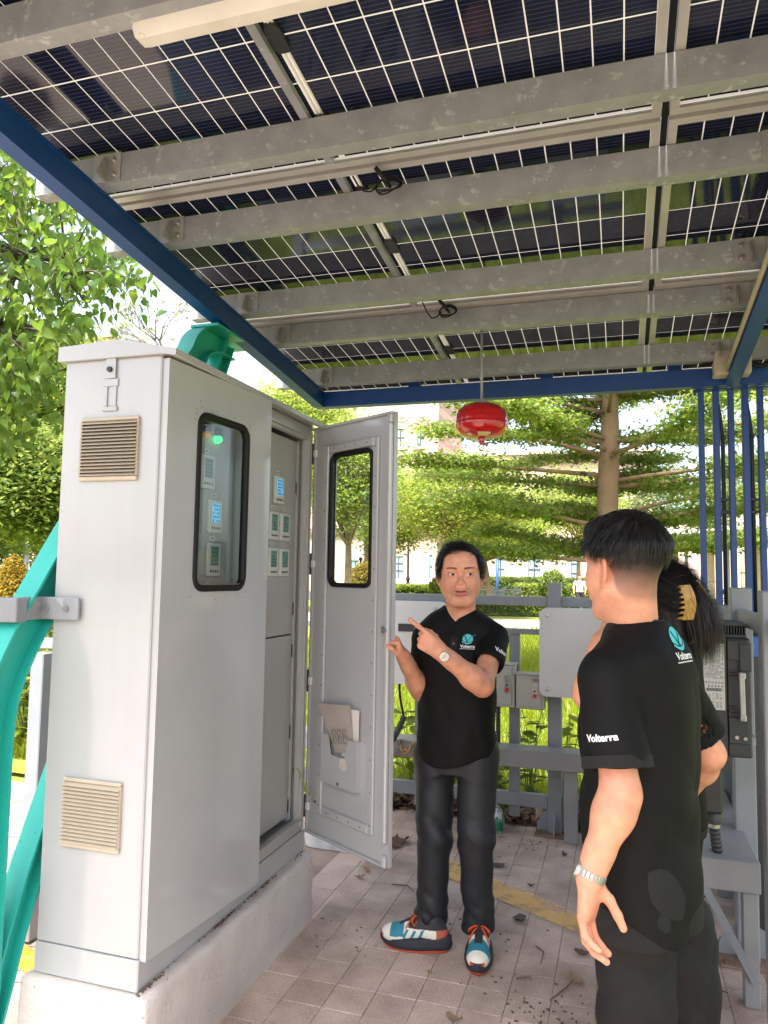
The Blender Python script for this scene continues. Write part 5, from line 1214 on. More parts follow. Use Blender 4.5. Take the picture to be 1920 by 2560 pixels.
    # trousers
    vx=Vox(ctr3+(-.30,-.30,.07),ctr3+(.30,.24,.95),.0065)
    vx.fn(torso([(.74,.160,.108,0,0),(.80,.165,.112,0,0),(.88,.160,.108,0,0),(.94,.150,.10,0,0)],ctr,lf,fw),.02)
    hR,kR,aR_=W(1088,1885,yt),W(1086,2095,yt-.04),W(1077,2318,yt-.04); hL,kL,aL_=W(1192,1885,yt-.01),W(1190,2100,yt-.07),W(1196,2338,yt-.03)
    for h_,k_,a_ in((hR,kR,aR_),(hL,kL,aL_)): vx.cone(h_,k_,.093,.074,.03); vx.cone(k_,a_,.074,.062,.025); vx.cone(a_+(0,-.0,.06),a_,.064,.066,.02)
    vx.fn(lambda X,Y,Z:.092+.0*X-Z,.0,'i')
    f1=folds(11,5,.13,.0075,[(.7,.2,1),(-.8,.1,1),(.2,0,1)],True); f2=folds(12,4,.22,.0050,[(1,0,.7),(1,0,-.8)],True)
    vx.warp(lambda X,Y,Z:f1(X,Y,Z)*(np.exp(-((Z-.50)/.08)**2)+1.3*np.exp(-((Z-.17)/.09)**2)+.12)+f2(X,Y,Z)*np.clip((Z-.45)/.3,0,1))
    TV,TQ=vx.mesh(); obj('trousers',(TV,TQ),TROUS,o,smooth=True)
    # watch
    Yh=N3(wL-eL); Zh=N3(np.array((-.15,-.95,.25))-Yh*(np.array((-.15,-.95,.25))@Yh)); wc=wL-Yh*.012
    m=MB(); Xh=np.cross(Yh,Zh); rg=[]
    for i in range(28):
        a=2*math.pi*i/28; d=Xh*math.cos(a)+Zh*math.sin(a); rg.append([wc+d*r_+Yh*q for r_,q in((.0305,-.009),(.0335,-.009),(.0335,.009),(.0305,.009))])
    m.loft(rg+[rg[0]],cap=False); wt=obj('watch_strap',m,BLACK,o,smooth=False)
    m=MB(); m.lathe([(.0,.0),(.0205,0),(.0215,.003),(.0215,.008),(.0190,.0095)],wc+Zh*.032,28,Zh); obj('watch_case',m,mat('rose_steel',(.62,.50,.42),.25,.9),wt,smooth=False)
    m=MB(); m.lathe([(0,.0),(.0190,.0)],wc+Zh*.0412,28,Zh); obj('watch_dial',m,mat('cream_dial',(.72,.69,.58),.4),wt)
    m=MB(); 
    for a,L in((.6,.013),(2.4,.010)): d=Xh*math.cos(a)+Yh*math.sin(a); m.bar(wc+Zh*.0418,wc+Zh*.0418+d*L,.0014,.0006,up=tuple(Zh))
    obj('watch_hands',m,BLACK,wt)
    # shoes
    hr=atZ(1040,2352,.03); shoe((hr.x+.0,hr.y),(-1,-.10),o,nm='shoe'); hl=atZ(1196,2388,.03); shoe((hl.x,hl.y+.02),(.12,-1),o,nm='shoe')
    m=MB(); 
    for a_ in(aR_,aL_): 
        m=MB(); m.tube([a_+(0,.01,-.0),a_+(0,.01,-.075)],[.043,.040],12); obj('sock',m,BLACK,o,smooth=True)
    # hair
    c=np.array((0,-.012,.035)); rad=np.array((.0795,.1005,.0885))
    vh=Vox((-.11,-.14,-.08),(.11,.13,.17),.003); vh.ell(c+(0,-.004,.006),rad+np.array((.004,.004,.004)),.0); vh.ell((.0,.022,.104),(.044,.040,.014),.02)
    def cut(X,Y,Z):
        hl_=np.where(Y>.055,.079-.012*(np.abs(X)/.05)**2,np.interp(Y,[-.12,-.05,-.02,.02,.055],[-.055,-.05,-.004,-.012,.05])); return (hl_-Z)*.7
    vh.fn(cut,.006,'i'); nz=folds(3,6,.035,.0018,[(.3,1,.2),(1,.3,0)]); vh.warp(nz); HV,HQ=vh.mesh()
    rr_=np.random.default_rng(21); n=16000; u=rr_.normal(size=(n,3)); u/=np.linalg.norm(u,axis=1,keepdims=True); r0=c+u*rad*1.03; x,y,z=r0.T
    hl_=np.where(y>.055,.083-.010*(x/.05)**2,np.interp(y,[-.12,-.05,-.02,.02,.055],[-.05,-.045,.0,-.006,.055])); k=z>hl_; r0=r0[k]; u=u[k]
    fr=np.clip((r0[:,1]-.0)/.08,0,1)[:,None]; tp=np.clip((r0[:,2]-.06)/.05,0,1)[:,None]
    dd=tp*(fr*np.array((.50,-.40,.72))+(1-fr)*np.array((.35,-.75,.25)))+(1-tp)*np.array((0,-.45,-.75))+rr_.normal(size=r0.shape)*.15
    L=(.020+.026*tp[:,0]+.012*tp[:,0]*fr[:,0])*rr_.uniform(.5,1.25,len(r0))
    SV2,SQ2=strands(r0,dd,L,6,.00050,c,rad*1.03,.05,.16,4,(.004,.019))
    V3,Q3=join([(HV,HQ),(SV2,SQ2)]); V3=(V3@Mh.T)*hs+ho; obj('hair',(V3,Q3),HAIRC,o,smooth=True)
man_pointing()
# ---------------------------------------------------------------- the man in the foreground, seen from behind
def link_band(wc,ax,zd,r,parent,n=22):
    X=np.cross(ax,zd)
    m=MB(); m.lathe([(0,.010),(.017,.010),(.0195,.007),(.0195,0)],wc+zd*(r-.002),20,tuple(zd)); wt=obj('watch_case',m,STEEL,parent)
    for i in range(2,n-1):
        a=2*math.pi*i/n; d=zd*math.cos(a)+X*math.sin(a); t=-zd*math.sin(a)+X*math.cos(a)
        m=MB(); m.obox(wc+d*(r+.0015),(2*math.pi*r/n*.90,.0185,.0035),(t,ax,d),.0008); obj('watch_link',m,STEEL,wt)
def man_behind():
    C0=np.array((.045,2.191,0)); ph=R(62); fw=np.array((-math.sin(ph),math.cos(ph),0)); lf=np.array((-fw[1],fw[0],0)); ctr=C0[:2]
    hs=1.10; ho=AT(1560,1424,2.06); pv_=R(46); Mh=frame_mat((-math.sin(pv_),math.cos(pv_),-.03)); nb=AT(1588,1562,2.06)
    nl=Mh.T@(nb-(0,0,.05)-ho)/hs; V,Q=head_mesh(nl,.0024)
    def fade(v):
        # shaved sides: dark near the hair edge, skin towards neck and face
        hl_=np.interp(v[:,1],[-.12,-.06,-.02,.03,.06],[.0,.006,.030,.045,.062]); d=hl_-v[:,2]; w_=np.clip(1.08-d/.105,0,1)**.85*.95
        low=np.interp(v[:,1],[-.12,-.045,-.03,-.012,.01,.05],[-.10,-.085,-.04,.018,-.005,.03]); w_=w_*np.clip((v[:,2]-low)/.025,0,1); ear=(np.abs(v[:,0])>.073)&(np.abs(v[:,2]+.008)<.037)&(np.abs(v[:,1]+.012)<.03); return np.where(ear,0,np.where(v[:,1]>.055,0,w_))
    hc=head_colors(V,fade=fade); hv=(V@Mh.T)*hs+ho
    sL=C0+lf*.170+np.array((0,0,1.365)); eL=AT(1552,1985,1.835); wL=AT(1474,2194,1.80)
    dr=AT(1462,2290,1.79)-wL; cu=[(.30,.50,.30),(.34,.55,.35),(.36,.58,.35),(.40,.55,.3)]
    aL=arm_mesh(sL,eL,wL,.0028,(dr,(-.90,.30,.05),1,cu,dict(sc=1.08,thumb=((.35,.62,-.72),(.10,.78,-.62),(.05,.82,-.56)))),rs=(.054,.0455,.047,.0285))
    sR=C0-lf*.158+np.array((0,0,1.365)); eR=AT(1772,1884,2.20); wR=AT(1690,2010,2.42)
    aR=arm_mesh(sR,eR,wR,.0035,(wR-eR,(0,0,1),-1,[(.8,1.0,.6)]*4,dict()),rs=(.048,.043,.047,.029))
    vb=Vox(C0+(-.25,-.25,.1),C0+(.25,.25,1.46),.015); vb.fn(torso([(.78,.15,.11,0,0),(1.1,.15,.10,0,0),(1.3,.16,.10,0,0),(1.42,.10,.07,0,0)],ctr,lf,fw)); B=vb.mesh()
    o=person_obj([(hv,Q),aL,aR,B],[hc,skin_arm_cols(aL[0],red=((eL,.055),(wL+N3(dr)*.10,.05),(wL+N3(dr)*.16,.05))),skin_arm_cols(aR[0],red=((eR,.05),)),skin_arm_cols(B[0])],'man in black polo seen from behind, black fade haircut and steel watch',(C0[0],C0[1],0))
    eye_pair(Mh,ho,hs,Mh[:,1],o)
    vx=Vox(C0+(-.36,-.36,.62),C0+(.36,.36,1.54),.0065)
    sec=[(.62,.180,.134,-.004,0),(.75,.180,.134,-.004,0),(.95,.173,.130,-.002,0),(1.12,.177,.131,-.002,0),(1.27,.184,.131,-.006,0),(1.35,.180,.122,-.012,0),(1.41,.150,.104,-.018,0),(1.455,.105,.086,-.014,0),(1.50,.070,.070,-.008,0)]
    vx.fn(torso(sec,ctr,lf,fw,hem=lambda lx,ly:.715+.085*np.clip(np.abs(lx)/.19,0,1)**3-.02*np.clip(-ly/.14,-1,1)))
    for s,sg in((sL,1),(sR,-1)): vx.cone(C0+lf*sg*.08+np.array((0,0,1.395))-fw*.012,s+np.array((0,0,.004)),.078,.068,.05)
    for s,e,t,r1,r2 in((sL,eL,.78,.068,.083),(sR,eR,.80,.066,.078)):
        end=s+(e-s)*t; ax=N3(e-s); v2=Vox(vx.lo,vx.lo+vx.h*(vx.n-1),vx.h); v2.cone(s+ax*.015,end+ax*.1,r1,r2,.0); v2.fn(lambda X,Y,Z,ax=ax,end=end:(X-end[0])*ax[0]+(Y-end[1])*ax[1]+(Z-end[2])*ax[2],.004,'i')
        v2.cone(end-ax*.09,end+ax*.12,.056,r2-.013,.002,'s'); n_=[min(a,b) for a,b in zip(vx.D.shape,v2.D.shape)]; vx.D[:n_[0],:n_[1],:n_[2]]=smin(vx.D[:n_[0],:n_[1],:n_[2]],v2.D[:n_[0],:n_[1],:n_[2]],.02)
    fd=folds(15,6,.24,.0080,[(.3,.3,1),(1,0,.7),(0,1,-.5),(.5,.5,.2)],True); vx.warp(lambda X,Y,Z:fd(X,Y,Z)*np.clip((1.44-Z)/.2,.1,1))
    vx.cone(nb+(0,0,-.06),nb+(0,0,.12),.058,.068,.006,'s')
    SV,SQ=vx.mesh(); sh=obj('shirt',(SV,SQ),CLOTH,o,smooth=True); bv=bvh_of(SV,SQ)
    # sleeve hem band and armhole seam
    for s,e,t,rr in((sL,eL,.78,.0862),):
        ax=N3(e-s); end=s+(e-s)*t; a0=N3(np.cross(ax,(.3,.5,.8))); b0=np.cross(ax,a0); rg=[]
        for i in range(40):
            a=2*math.pi*i/40; d=a0*math.cos(a)+b0*math.sin(a); rg.append([end+d*(rr+q[0])+ax*q[1] for q in((-.004,-.026),(.0,-.027),(.0015,.002),(-.010,.003),(-.012,-.02))])
        m=MB(); m.loft(rg+[rg[0]],cap=False); obj('sleeve_band',m,COLL,sh,shade_angle=40)
    collar(nb+np.array((.0,.0,-.020)),(-.12*fw[0],-.12*fw[1],1),fw,.067,.046,o,gap=.45,drop=.016,outw=.024)
    bk=-fw; vdir=N3((-bk[0]*.25,-bk[1]*.25,1)); logo(bv,at(1690,1618,2.0),-lf,vdir,bk+np.array((0,0,.25)),.036,sh)
    tm_=text_mesh('Volterra',.0235,.0009); tn=N3(np.array((-.45,-.88,.0))); ax=N3(eL-sL); tu=N3(np.cross(ax,tn)); tu=tu if tu[0]>0 else -tu; tp=at(1490,1849,1.80); wrap(*tm_,bv,tp,tu,np.cross(tn,tu),tn,.002,'sleeve_print',LOGO_W,sh)
    # trousers
    vx=Vox(C0+(-.40,-.38,.05),C0+(.42,.42,.98),.008)
    vx.fn(torso([(.70,.172,.132,-.005,0),(.82,.170,.130,-.005,0),(.95,.155,.115,0,0)],ctr,lf,fw),.03)
    hL,kL,aL_=AT(1585,2300,2.0),AT(1590,2570,2.01),AT(1600,3000,2.0); hR,kR,aR_=AT(1680,2300,2.12),AT(1712,2570,2.14),AT(1740,3000,2.14)
    aL_=np.array((kL[0]+.0,kL[1]-.02,.1)); aR_=np.array((kR[0]+.03,kR[1]-.02,.1))
    for h_,k_,a_ in((hL,kL,aL_),(hR,kR,aR_)): vx.cone(h_,k_,.112,.092,.04); vx.cone(k_,a_,.092,.075,.03)
    vx.fn(lambda X,Y,Z:.085+.0*X-Z,0,'i'); f1=folds(31,5,.26,.012,[(1,.3,.8),(-.7,.3,1),(.3,.5,1)],True); vx.warp(f1)
    TV,TQ=vx.mesh(); obj('trousers',(TV,TQ),TROUB,o,smooth=True)
    for a_ in(aL_,aR_): shoe((a_[0]+fw[0]*.08,a_[1]+fw[1]*.08),fw,o,'dark')
    ax=N3(wL-eL); zd=N3(np.array((-.85,-.2,.1))-ax*(np.array((-.85,-.2,.1))@ax)); link_band(wL-ax*.008,ax,zd,.0335,o)
    # hair: thick cap above the fade with combed strands from the crown whorl
    c=np.array((0,-.012,.035)); rad=np.array((.0795,.1005,.0885))
    vh=Vox((-.125,-.15,-.01),(.125,.14,.18),.003); vh.ell(c+(0,-.000,.014),rad+np.array((.012,.009,.013)),0); vh.ell((0,.05,.10),(.066,.058,.034),.03)
    hlf=lambda Y:np.interp(Y,[-.12,-.06,-.02,.03,.06,.10],[.030,.030,.042,.050,.066,.070])
    vh.fn(lambda X,Y,Z:(hlf(Y)-Z)*.8,.010,'i'); nz=folds(8,8,.03,.0020,[(1,.4,.2),(.3,1,.1)]); vh.warp(nz); HV,HQ=vh.mesh()
    rr_=np.random.default_rng(5); n=19000; u=rr_.normal(size=(n,3)); u/=np.linalg.norm(u,axis=1,keepdims=True); r0=c+(0,.0,.012)+u*(rad+.008); k=r0[:,2]>hlf(r0[:,1])+.004; r0=r0[k]
    wh=np.array((-.012,-.060,.125)); dv=r0-wh; dist=np.linalg.norm(dv,axis=1,keepdims=True); dv=dv/dist; sw=np.cross(dv,np.array((0,-.4,.9))); dd=dv+.45*sw*np.exp(-dist/.05)+np.array((0,0,-.25))+rr_.normal(size=r0.shape)*.06
    L=rr_.uniform(.028,.050,len(r0)); SV2,SQ2=strands(r0,dd,L,7,.00050,c+(0,.0,.012),rad+.008,.07,.10,6,(.001,.006),pull=lambda p:-(p-c)*np.array((3.2,3.2,0))*np.clip((.075-p[:,2:3])/.05,0,1))
    V3,Q3=join([(HV,HQ),(SV2,SQ2)]); obj('hair',((V3@Mh.T)*hs+ho,Q3),HAIRC,o,smooth=True)
man_behind()
# ---------------------------------------------------------------- the woman beyond him
def woman():
    hs=1.0; ho=AT(1642,1502,2.62); pv_=R(58); Mh=frame_mat((-math.sin(pv_),math.cos(pv_),-.10)); C0=np.array((*AT(1660,1700,2.66)[:2],0)); ctr=C0[:2]
    ph=R(60); fw=np.array((-math.sin(ph),math.cos(ph),0)); lf=np.array((-fw[1],fw[0],0)); nb=AT(1660,1590,2.66)
    nl=Mh.T@(nb-(0,0,.05)-ho)/hs; V,Q=head_mesh(nl,.0028,male=False); hc=head_colors(V); hv=(V@Mh.T)*hs+ho
    zs=AT(1660,1650,2.66)[2]
    sL=C0+lf*.14+np.array((0,0,zs)); eL=AT(1466,1738,2.44); wL=AT(1502,1602,2.42)
    aL=arm_mesh(sL,eL,wL,.003,(AT(1530,1530,2.45)-wL,(-.8,-.4,.2),1,[(.6,.9,.5)]*4,dict(sc=.92)),rs=(.046,.039,.041,.026))
    sR=C0-lf*.14+np.array((0,0,zs)); eR=sR+np.array((.02,-.02,-.27)); wR=eR+fw*.2+np.array((0,0,-.08))
    aR=arm_mesh(sR,eR,wR,.004,(wR-eR,(0,0,1),-1,[(.5,.7,.4)]*4,dict(sc=.92)),rs=(.046,.038,.040,.025))
    vb=Vox(C0+(-.25,-.25,.1),C0+(.25,.25,zs+.03),.016); vb.fn(torso([(.78,.14,.10,0,0),(1.0,.12,.09,0,0),(zs-.1,.13,.09,0,0),(zs+.02,.09,.06,0,0)],ctr,lf,fw)); B=vb.mesh()
    o=person_obj([(hv,Q),aL,aR,B],[hc,skin_arm_cols(aL[0]),skin_arm_cols(aR[0]),skin_arm_cols(B[0])],'woman with black ponytail and mustard claw clip, hand raised to her chin',(C0[0],C0[1],0))
    vx=Vox(C0+(-.36,-.36,.75),C0+(.36,.36,zs+.14),.008)
    vx.fn(torso([(.75,.165,.125,0,0),(.95,.155,.115,0,0),(zs-.18,.16,.12,.01,0),(zs-.05,.155,.10,0,0),(zs+.02,.11,.08,0,0),(zs+.08,.065,.062,0,0)],ctr,lf,fw))
    for s,e in((sL,eL),(sR,eR)):
        end=s+(e-s)*.6; ax=N3(e-s); v2=Vox(vx.lo,vx.lo+vx.h*(vx.n-1),vx.h); v2.cone(s-ax*.01,end+ax*.08,.066,.068,0); v2.fn(lambda X,Y,Z,ax=ax,end=end:(X-end[0])*ax[0]+(Y-end[1])*ax[1]+(Z-end[2])*ax[2],.004,'i'); n_=[min(a,b) for a,b in zip(vx.D.shape,v2.D.shape)]; vx.D[:n_[0],:n_[1],:n_[2]]=smin(vx.D[:n_[0],:n_[1],:n_[2]],v2.D[:n_[0],:n_[1],:n_[2]],.03)
    SV,SQ=vx.mesh(); sh=obj('shirt',(SV,SQ),CLOTH,o,smooth=True); collar(nb+np.array((0,0,-.02)),(0,0,1),fw,.056,.034,o,gap=.45)
    vx=Vox(C0+(-.3,-.3,.05),C0+(.3,.3,.92),.011); vx.fn(torso([(.72,.155,.12,0,0),(.9,.14,.105,0,0)],ctr,lf,fw),.03)
    for s in(-1,1):
        h_=C0+lf*s*.08+np.array((0,0,.74)); k_=C0+lf*s*.085+fw*.01+np.array((0,0,.46)); a_=C0+lf*s*.09+np.array((0,0,.10)); vx.cone(h_,k_,.092,.070,.03); vx.cone(k_,a_,.070,.06,.02)
    vx.fn(lambda X,Y,Z:.085+0*X-Z,0,'i'); TV,TQ=vx.mesh(); obj('trousers',(TV,TQ),TROUB,o,smooth=True)
    for s in(-1,1): shoe((C0+lf*s*.09+fw*.07)[:2],fw,o,'dark',.85)
    eye_pair(Mh,ho,hs,Mh[:,1],o)
    # hair pulled back to the clip, then a loose tail
    c=np.array((0,-.012,.035)); rad=np.array((.0795,.1005,.0885)); cl=np.array((.0,-.125,-.015))
    vh=Vox((-.115,-.16,-.18),(.115,.13,.16),.0035); vh.ell(c+(0,-.006,.006),rad+np.array((.010,.012,.010)),0); vh.cone((0,-.10,.0),cl,.05,.024,.03); vh.cone((0,-.06,-.03),(0,-.06,-.13),.066,.058,.04); vh.fn(lambda X,Y,Z:np.maximum((np.interp(Y,[-.13,-.03,.03,.07],[-.16,-.13,.01,.082])-Z)*.8,-1),.012,'i'); HV,HQ=vh.mesh()
    rr_=np.random.default_rng(9); n=7000; u=rr_.normal(size=(n,3)); u/=np.linalg.norm(u,axis=1,keepdims=True); r0=c+(0,-.006,.006)+u*(rad+.010); k=r0[:,2]>np.interp(r0[:,1],[-.13,-.03,.03,.07],[-.08,-.065,.02,.085]); r0=r0[k]; dd=cl-r0; L=np.clip(np.linalg.norm(dd,axis=1)*.8,.02,.12)
    A1=strands(r0,dd,L,6,.0006,c+(0,-.006,.006),rad+.009,.0,.10,3,(.001,.004))
    n=6500; r0=cl+rr_.normal(size=(n,3))*np.array((.020,.012,.026)); dd=np.array((0,-.50,.18))+rr_.normal(size=(n,3))*np.array((.26,.16,.34)); L=rr_.uniform(.07,.21,n)
    A2=strands(r0,dd,L,9,.0005,c-(0,0,.4),rad*.01,.40,.35,4,(.0,.0),pull=lambda p:(np.array((0.0,-.125,-.32))-p)*np.array((1.6,1.6,.3)))
    n=260; u=rr_.normal(size=(n,3)); u[:,2]=np.abs(u[:,2]); u/=np.linalg.norm(u,axis=1,keepdims=True); r0=c+u*(rad+.012); r0=r0[r0[:,1]<.0]; A3=strands(r0,np.array((0,-.8,.2))+rr_.normal(size=r0.shape)*.35,.075,6,.0005,c,rad,.1,.6,8,(.006,.03))
    obj('hair',((lambda v:(v@Mh.T)*hs+ho)(join([(HV,HQ),A1])[0]),join([(HV,HQ),A1])[1]),HAIRC,o,smooth=True)
    v,q=join([A2,A3]); obj('ponytail',((v@Mh.T)*hs+ho,q),HAIRB,o,smooth=True)
    # claw clip: two toothed jaws either side of the tail
    MUST=mat('mustard_plastic',(.52,.32,.05),.35,c2=(.42,.24,.035),vs=60,coat=.3,spots=((.12,.08,.02),45,.30))
    toc=Mh.T@N3(np.array((0,0,CH))-ho); toc=toc*.034
    for sd in(-1,1):
        m=MB(); 
        def cp(t,w_): return toc+np.array((sd*(.036+.008*math.sin(t*3.1)),-.112-.026*math.sin(t*2.6+.3)-.026*w_,.045-.115*t))
        rings=[]
        for i in range(15):
            t=i/14; a=cp(t,-.45); b=cp(t,1); nn=np.array((sd*.0035,0,0)); rings.append([a,b,b+nn,a+nn])
        m.loft([[tuple(ho+Mh@(q*hs)) for q in r_] for r_ in rings]); pc=obj('claw_jaw',m,MUST,o,shade_angle=40)
        m=MB()
        for i in range(7):
            t=.04+i*.15; a=cp(t,-.45); b=a+np.array((-sd*.010,.030,-.002)); m.tube([tuple(ho+Mh@(q*hs)) for q in(a,(a+b)/2+np.array((0,0,.001)),b)],[.0055,.0045,.0012],6)
        obj('claw_teeth',m,MUST,pc,smooth=True)
woman()
# ================================================================ vegetation kit
def leaf_mat(name,c,tr,rough=.45,tf=.52,spec=.35):
    m=bpy.data.materials.new(name); m.use_nodes=True; n=m.node_tree; P=n.nodes['Principled BSDF']; L=n.links.new; out=n.nodes['Material Output']
    at_=n.nodes.new('ShaderNodeAttribute'); at_.attribute_name='Col'; 
    def mul(cc):
        x=n.nodes.new('ShaderNodeMix'); x.data_type='RGBA'; x.blend_type='MULTIPLY'; x.inputs[0].default_value=1; x.inputs[6].default_value=(*cc,1); L(at_.outputs['Color'],x.inputs[7]); return x.outputs[2]
    L(mul(c),P.inputs['Base Color']); P.inputs['Roughness'].default_value=rough; P.inputs['Specular IOR Level'].default_value=spec
    t=n.nodes.new('ShaderNodeBsdfTranslucent'); L(mul(tr),t.inputs[0]); mx=n.nodes.new('ShaderNodeMixShader'); mx.inputs[0].default_value=tf; L(P.outputs[0],mx.inputs[1]); L(t.outputs[0],mx.inputs[2]); L(mx.outputs[0],out.inputs[0]); return m
LEAF_Y=leaf_mat('leaf_yellow_green',(.15,.20,.03),(.44,.52,.10)); LEAF_M=leaf_mat('leaf_mid_green',(.105,.155,.035),(.38,.47,.09)); LEAF_D=leaf_mat('leaf_deep_green',(.085,.13,.035),(.28,.36,.08)); LEAF_P=leaf_mat('leaf_heart',(.065,.135,.03),(.20,.34,.05),.35)
LEAF_A=leaf_mat('leaf_amber',(.32,.22,.03),(.42,.30,.04)); LEAF_F=leaf_mat('leaf_far',(.11,.18,.06),(.22,.30,.09)); GRASS=leaf_mat('grass_blade',(.19,.24,.02),(.42,.46,.05))
BARK=mat('bark',(.30,.20,.13),.9,c2=(.17,.11,.07),vs=5,detail=8,bump=.5,bs=25,spots=((.05,.04,.035),6,.34)); BARKD=mat('bark_dark',(.10,.075,.055),.9,c2=(.05,.04,.03),vs=6,bump=.5,bs=25)
BARKT=mat('bark_tan',(.30,.195,.125),.9,c2=(.19,.12,.075),vs=3.5,detail=8,bump=.45,bs=22,spots=((.035,.03,.028),4.5,.36))
def leaves(P,size,r,flat=.6,asp=.5,tint=(.7,1.25)):
    """rhombic leaf cards at points P"""
    n=len(P); nr=r.normal(size=(n,3)); nr[:,2]=np.abs(nr[:,2])+flat*1.5; nr/=np.linalg.norm(nr,axis=1,keepdims=True); a=np.cross(nr,r.normal(size=(n,3))); a/=np.linalg.norm(a,axis=1,keepdims=True); b=np.cross(nr,a)
    s=(size*r.uniform(.6,1.3,n))[:,None]; V=np.stack([P-a*s,P+b*s*asp-nr*s*.12,P+a*s,P-b*s*asp-nr*s*.12],1).reshape(-1,3); Q=np.arange(4*n).reshape(-1,4)
    t=r.uniform(tint[0],tint[1],n); hue=r.normal(0,.10,n); C0=np.stack([t*(1+hue),t,t*(1-hue)],1); return V,Q,np.repeat(np.clip(C0,.2,2),4,0)
def foliage(name,lv,mt,parent,kind=None):
    V=np.concatenate([q[0] for q in lv]); o=0; Q=[]
    for q in lv: Q.append(q[1]+o); o+=len(q[0])
    ob=obj(name,(V,np.concatenate(Q)),mt,parent,kind=kind); set_col(ob,np.concatenate([q[2] for q in lv])); return ob
def curve(p,q,bow,r,n=6):
    p=np.array(p);q=np.array(q); m=(p+q)/2+np.array(bow)*np.linalg.norm(q-p)+r.normal(size=3)*.05*np.linalg.norm(q-p); t=np.linspace(0,1,n)[:,None]; return (1-t)**2*p+2*t*(1-t)*m+t*t*q
def tree(name,label,base,hgt,trunk_r,ctr,rad,ncl,per,cl_r,leaf,mt,bark,seed,group=None,lean=(0,0),asp=.5,flat=.6,shell=.35,tint=(.7,1.25)):
    r=np.random.default_rng(seed); base=np.array(base,float); ctr=np.array(ctr,float); rad=np.array(rad,float)
    o=thing(name,label,'tree',tuple(base),group)
    u=r.normal(size=(ncl,3)); u/=np.linalg.norm(u,axis=1,keepdims=True); q=(shell+(1-shell)*r.uniform(0,1,(ncl,1)))**.6; C0=ctr+u*q*rad*r.uniform(.8,1.1,(ncl,1))
    top=base+np.array((lean[0],lean[1],hgt)); m=MB(); tp=curve(base,top,(.02,.02,0),r,8); m.tube([tuple(p) for p in tp],[trunk_r*(1.25-.55*t) if t<.15 else trunk_r*(1.1-.55*t) for t in np.linspace(0,1,8)],10); obj('trunk',m,bark,o,smooth=True)
    k=min(ncl,26); m=MB()
    for i in range(k):
        st=tp[-1-int(r.integers(0,3))]; cv=curve(st,C0[i],(0,0,-.05),r,6); m.tube([tuple(p) for p in cv],[trunk_r*.42*(1-.85*t) for t in np.linspace(0,1,6)],6)
    obj('limbs',m,bark,o,smooth=True,kind='stuff')
    P=np.repeat(C0,per,0)+r.normal(size=(ncl*per,3))*np.array((cl_r,cl_r,cl_r*.55)); foliage('crown',[leaves(P,leaf,r,flat,asp,tint)],mt,o,kind='stuff'); return o
def A(px,py,d): return np.array(at(px,py,d))
def G(px,d,z=0.): p=A(px,1440,d); return np.array((p[0],p[1],z))
# ---- big tiered tree at the right
def tiered():
    r=np.random.default_rng(77); b=G(1524,10.5); o=thing('tiered_tree','large tree with pale tan trunk and flat tiers of small leaves','tree',tuple(b))
    zt=lambda py:A(1524,py,10.5)[2]
    m=MB(); zs=[0,.6,1.5,2.4,3.0,3.5,4.2,5.2,6.5]; rs=[.22,.17,.150,.145,.15,.135,.11,.08,.05]; m.tube([(b[0]+.03*math.sin(z*2),b[1],z) for z in zs],rs,16); obj('trunk',m,BARKT,o,smooth=True)
    lv=[]; bm_=MB()
    tiers=[(2.05,2.4,9),(2.5,3.2,10),(3.1,3.3,10),(3.55,3.2,11),(4.2,3.0,10),(4.9,2.9,10),(5.6,2.5,9),(6.3,2.0,8)]
    for z,L,n in tiers:
        a0=r.uniform(0,6.28)
        for i in range(n):
            a=a0+2*math.pi*i/n+r.normal()*.15; d=np.array((math.cos(a),math.sin(a),0)); Lk=L*r.uniform(.75,1.12); st=np.array((b[0],b[1],z-.12+r.uniform(-.15,.15))); en=st+d*Lk+np.array((0,0,r.uniform(.10,.45)))
            if d[1]<-.70 and z<3.4: continue
            cv=curve(st,en,(0,0,.03),r,9); bm_.tube([tuple(p) for p in cv],[.036*(1-.85*t) for t in np.linspace(0,1,9)],6)
            sd=np.array((-d[1],d[0],0))
            for j in range(30):
                t=r.uniform(.15 if d[1]>-.2 else .45,1.); p=cv[int(t*8)]; w_=(.15+.65*t*(1.15-t))*Lk*.42; e=p+sd*r.uniform(-1,1)*w_+d*r.uniform(.05,.3)+np.array((0,0,r.uniform(-.03,.10)))
                if j<4: bm_.tube([tuple(p),tuple((p+e)/2+np.array((0,0,.02))),tuple(e)],[.012,.009,.004],4)
                k=62; q=np.linspace(0,1,k)[:,None]; P=p+(e-p)*q+r.normal(size=(k,3))*np.array((.16,.16,.045)); lv.append(leaves(P,.038,r,.55,.5,(.7,1.3)))
    obj('limbs',bm_,BARKT,o,smooth=True,kind='stuff'); foliage('crown',lv,LEAF_M,o,kind='stuff')
tiered()
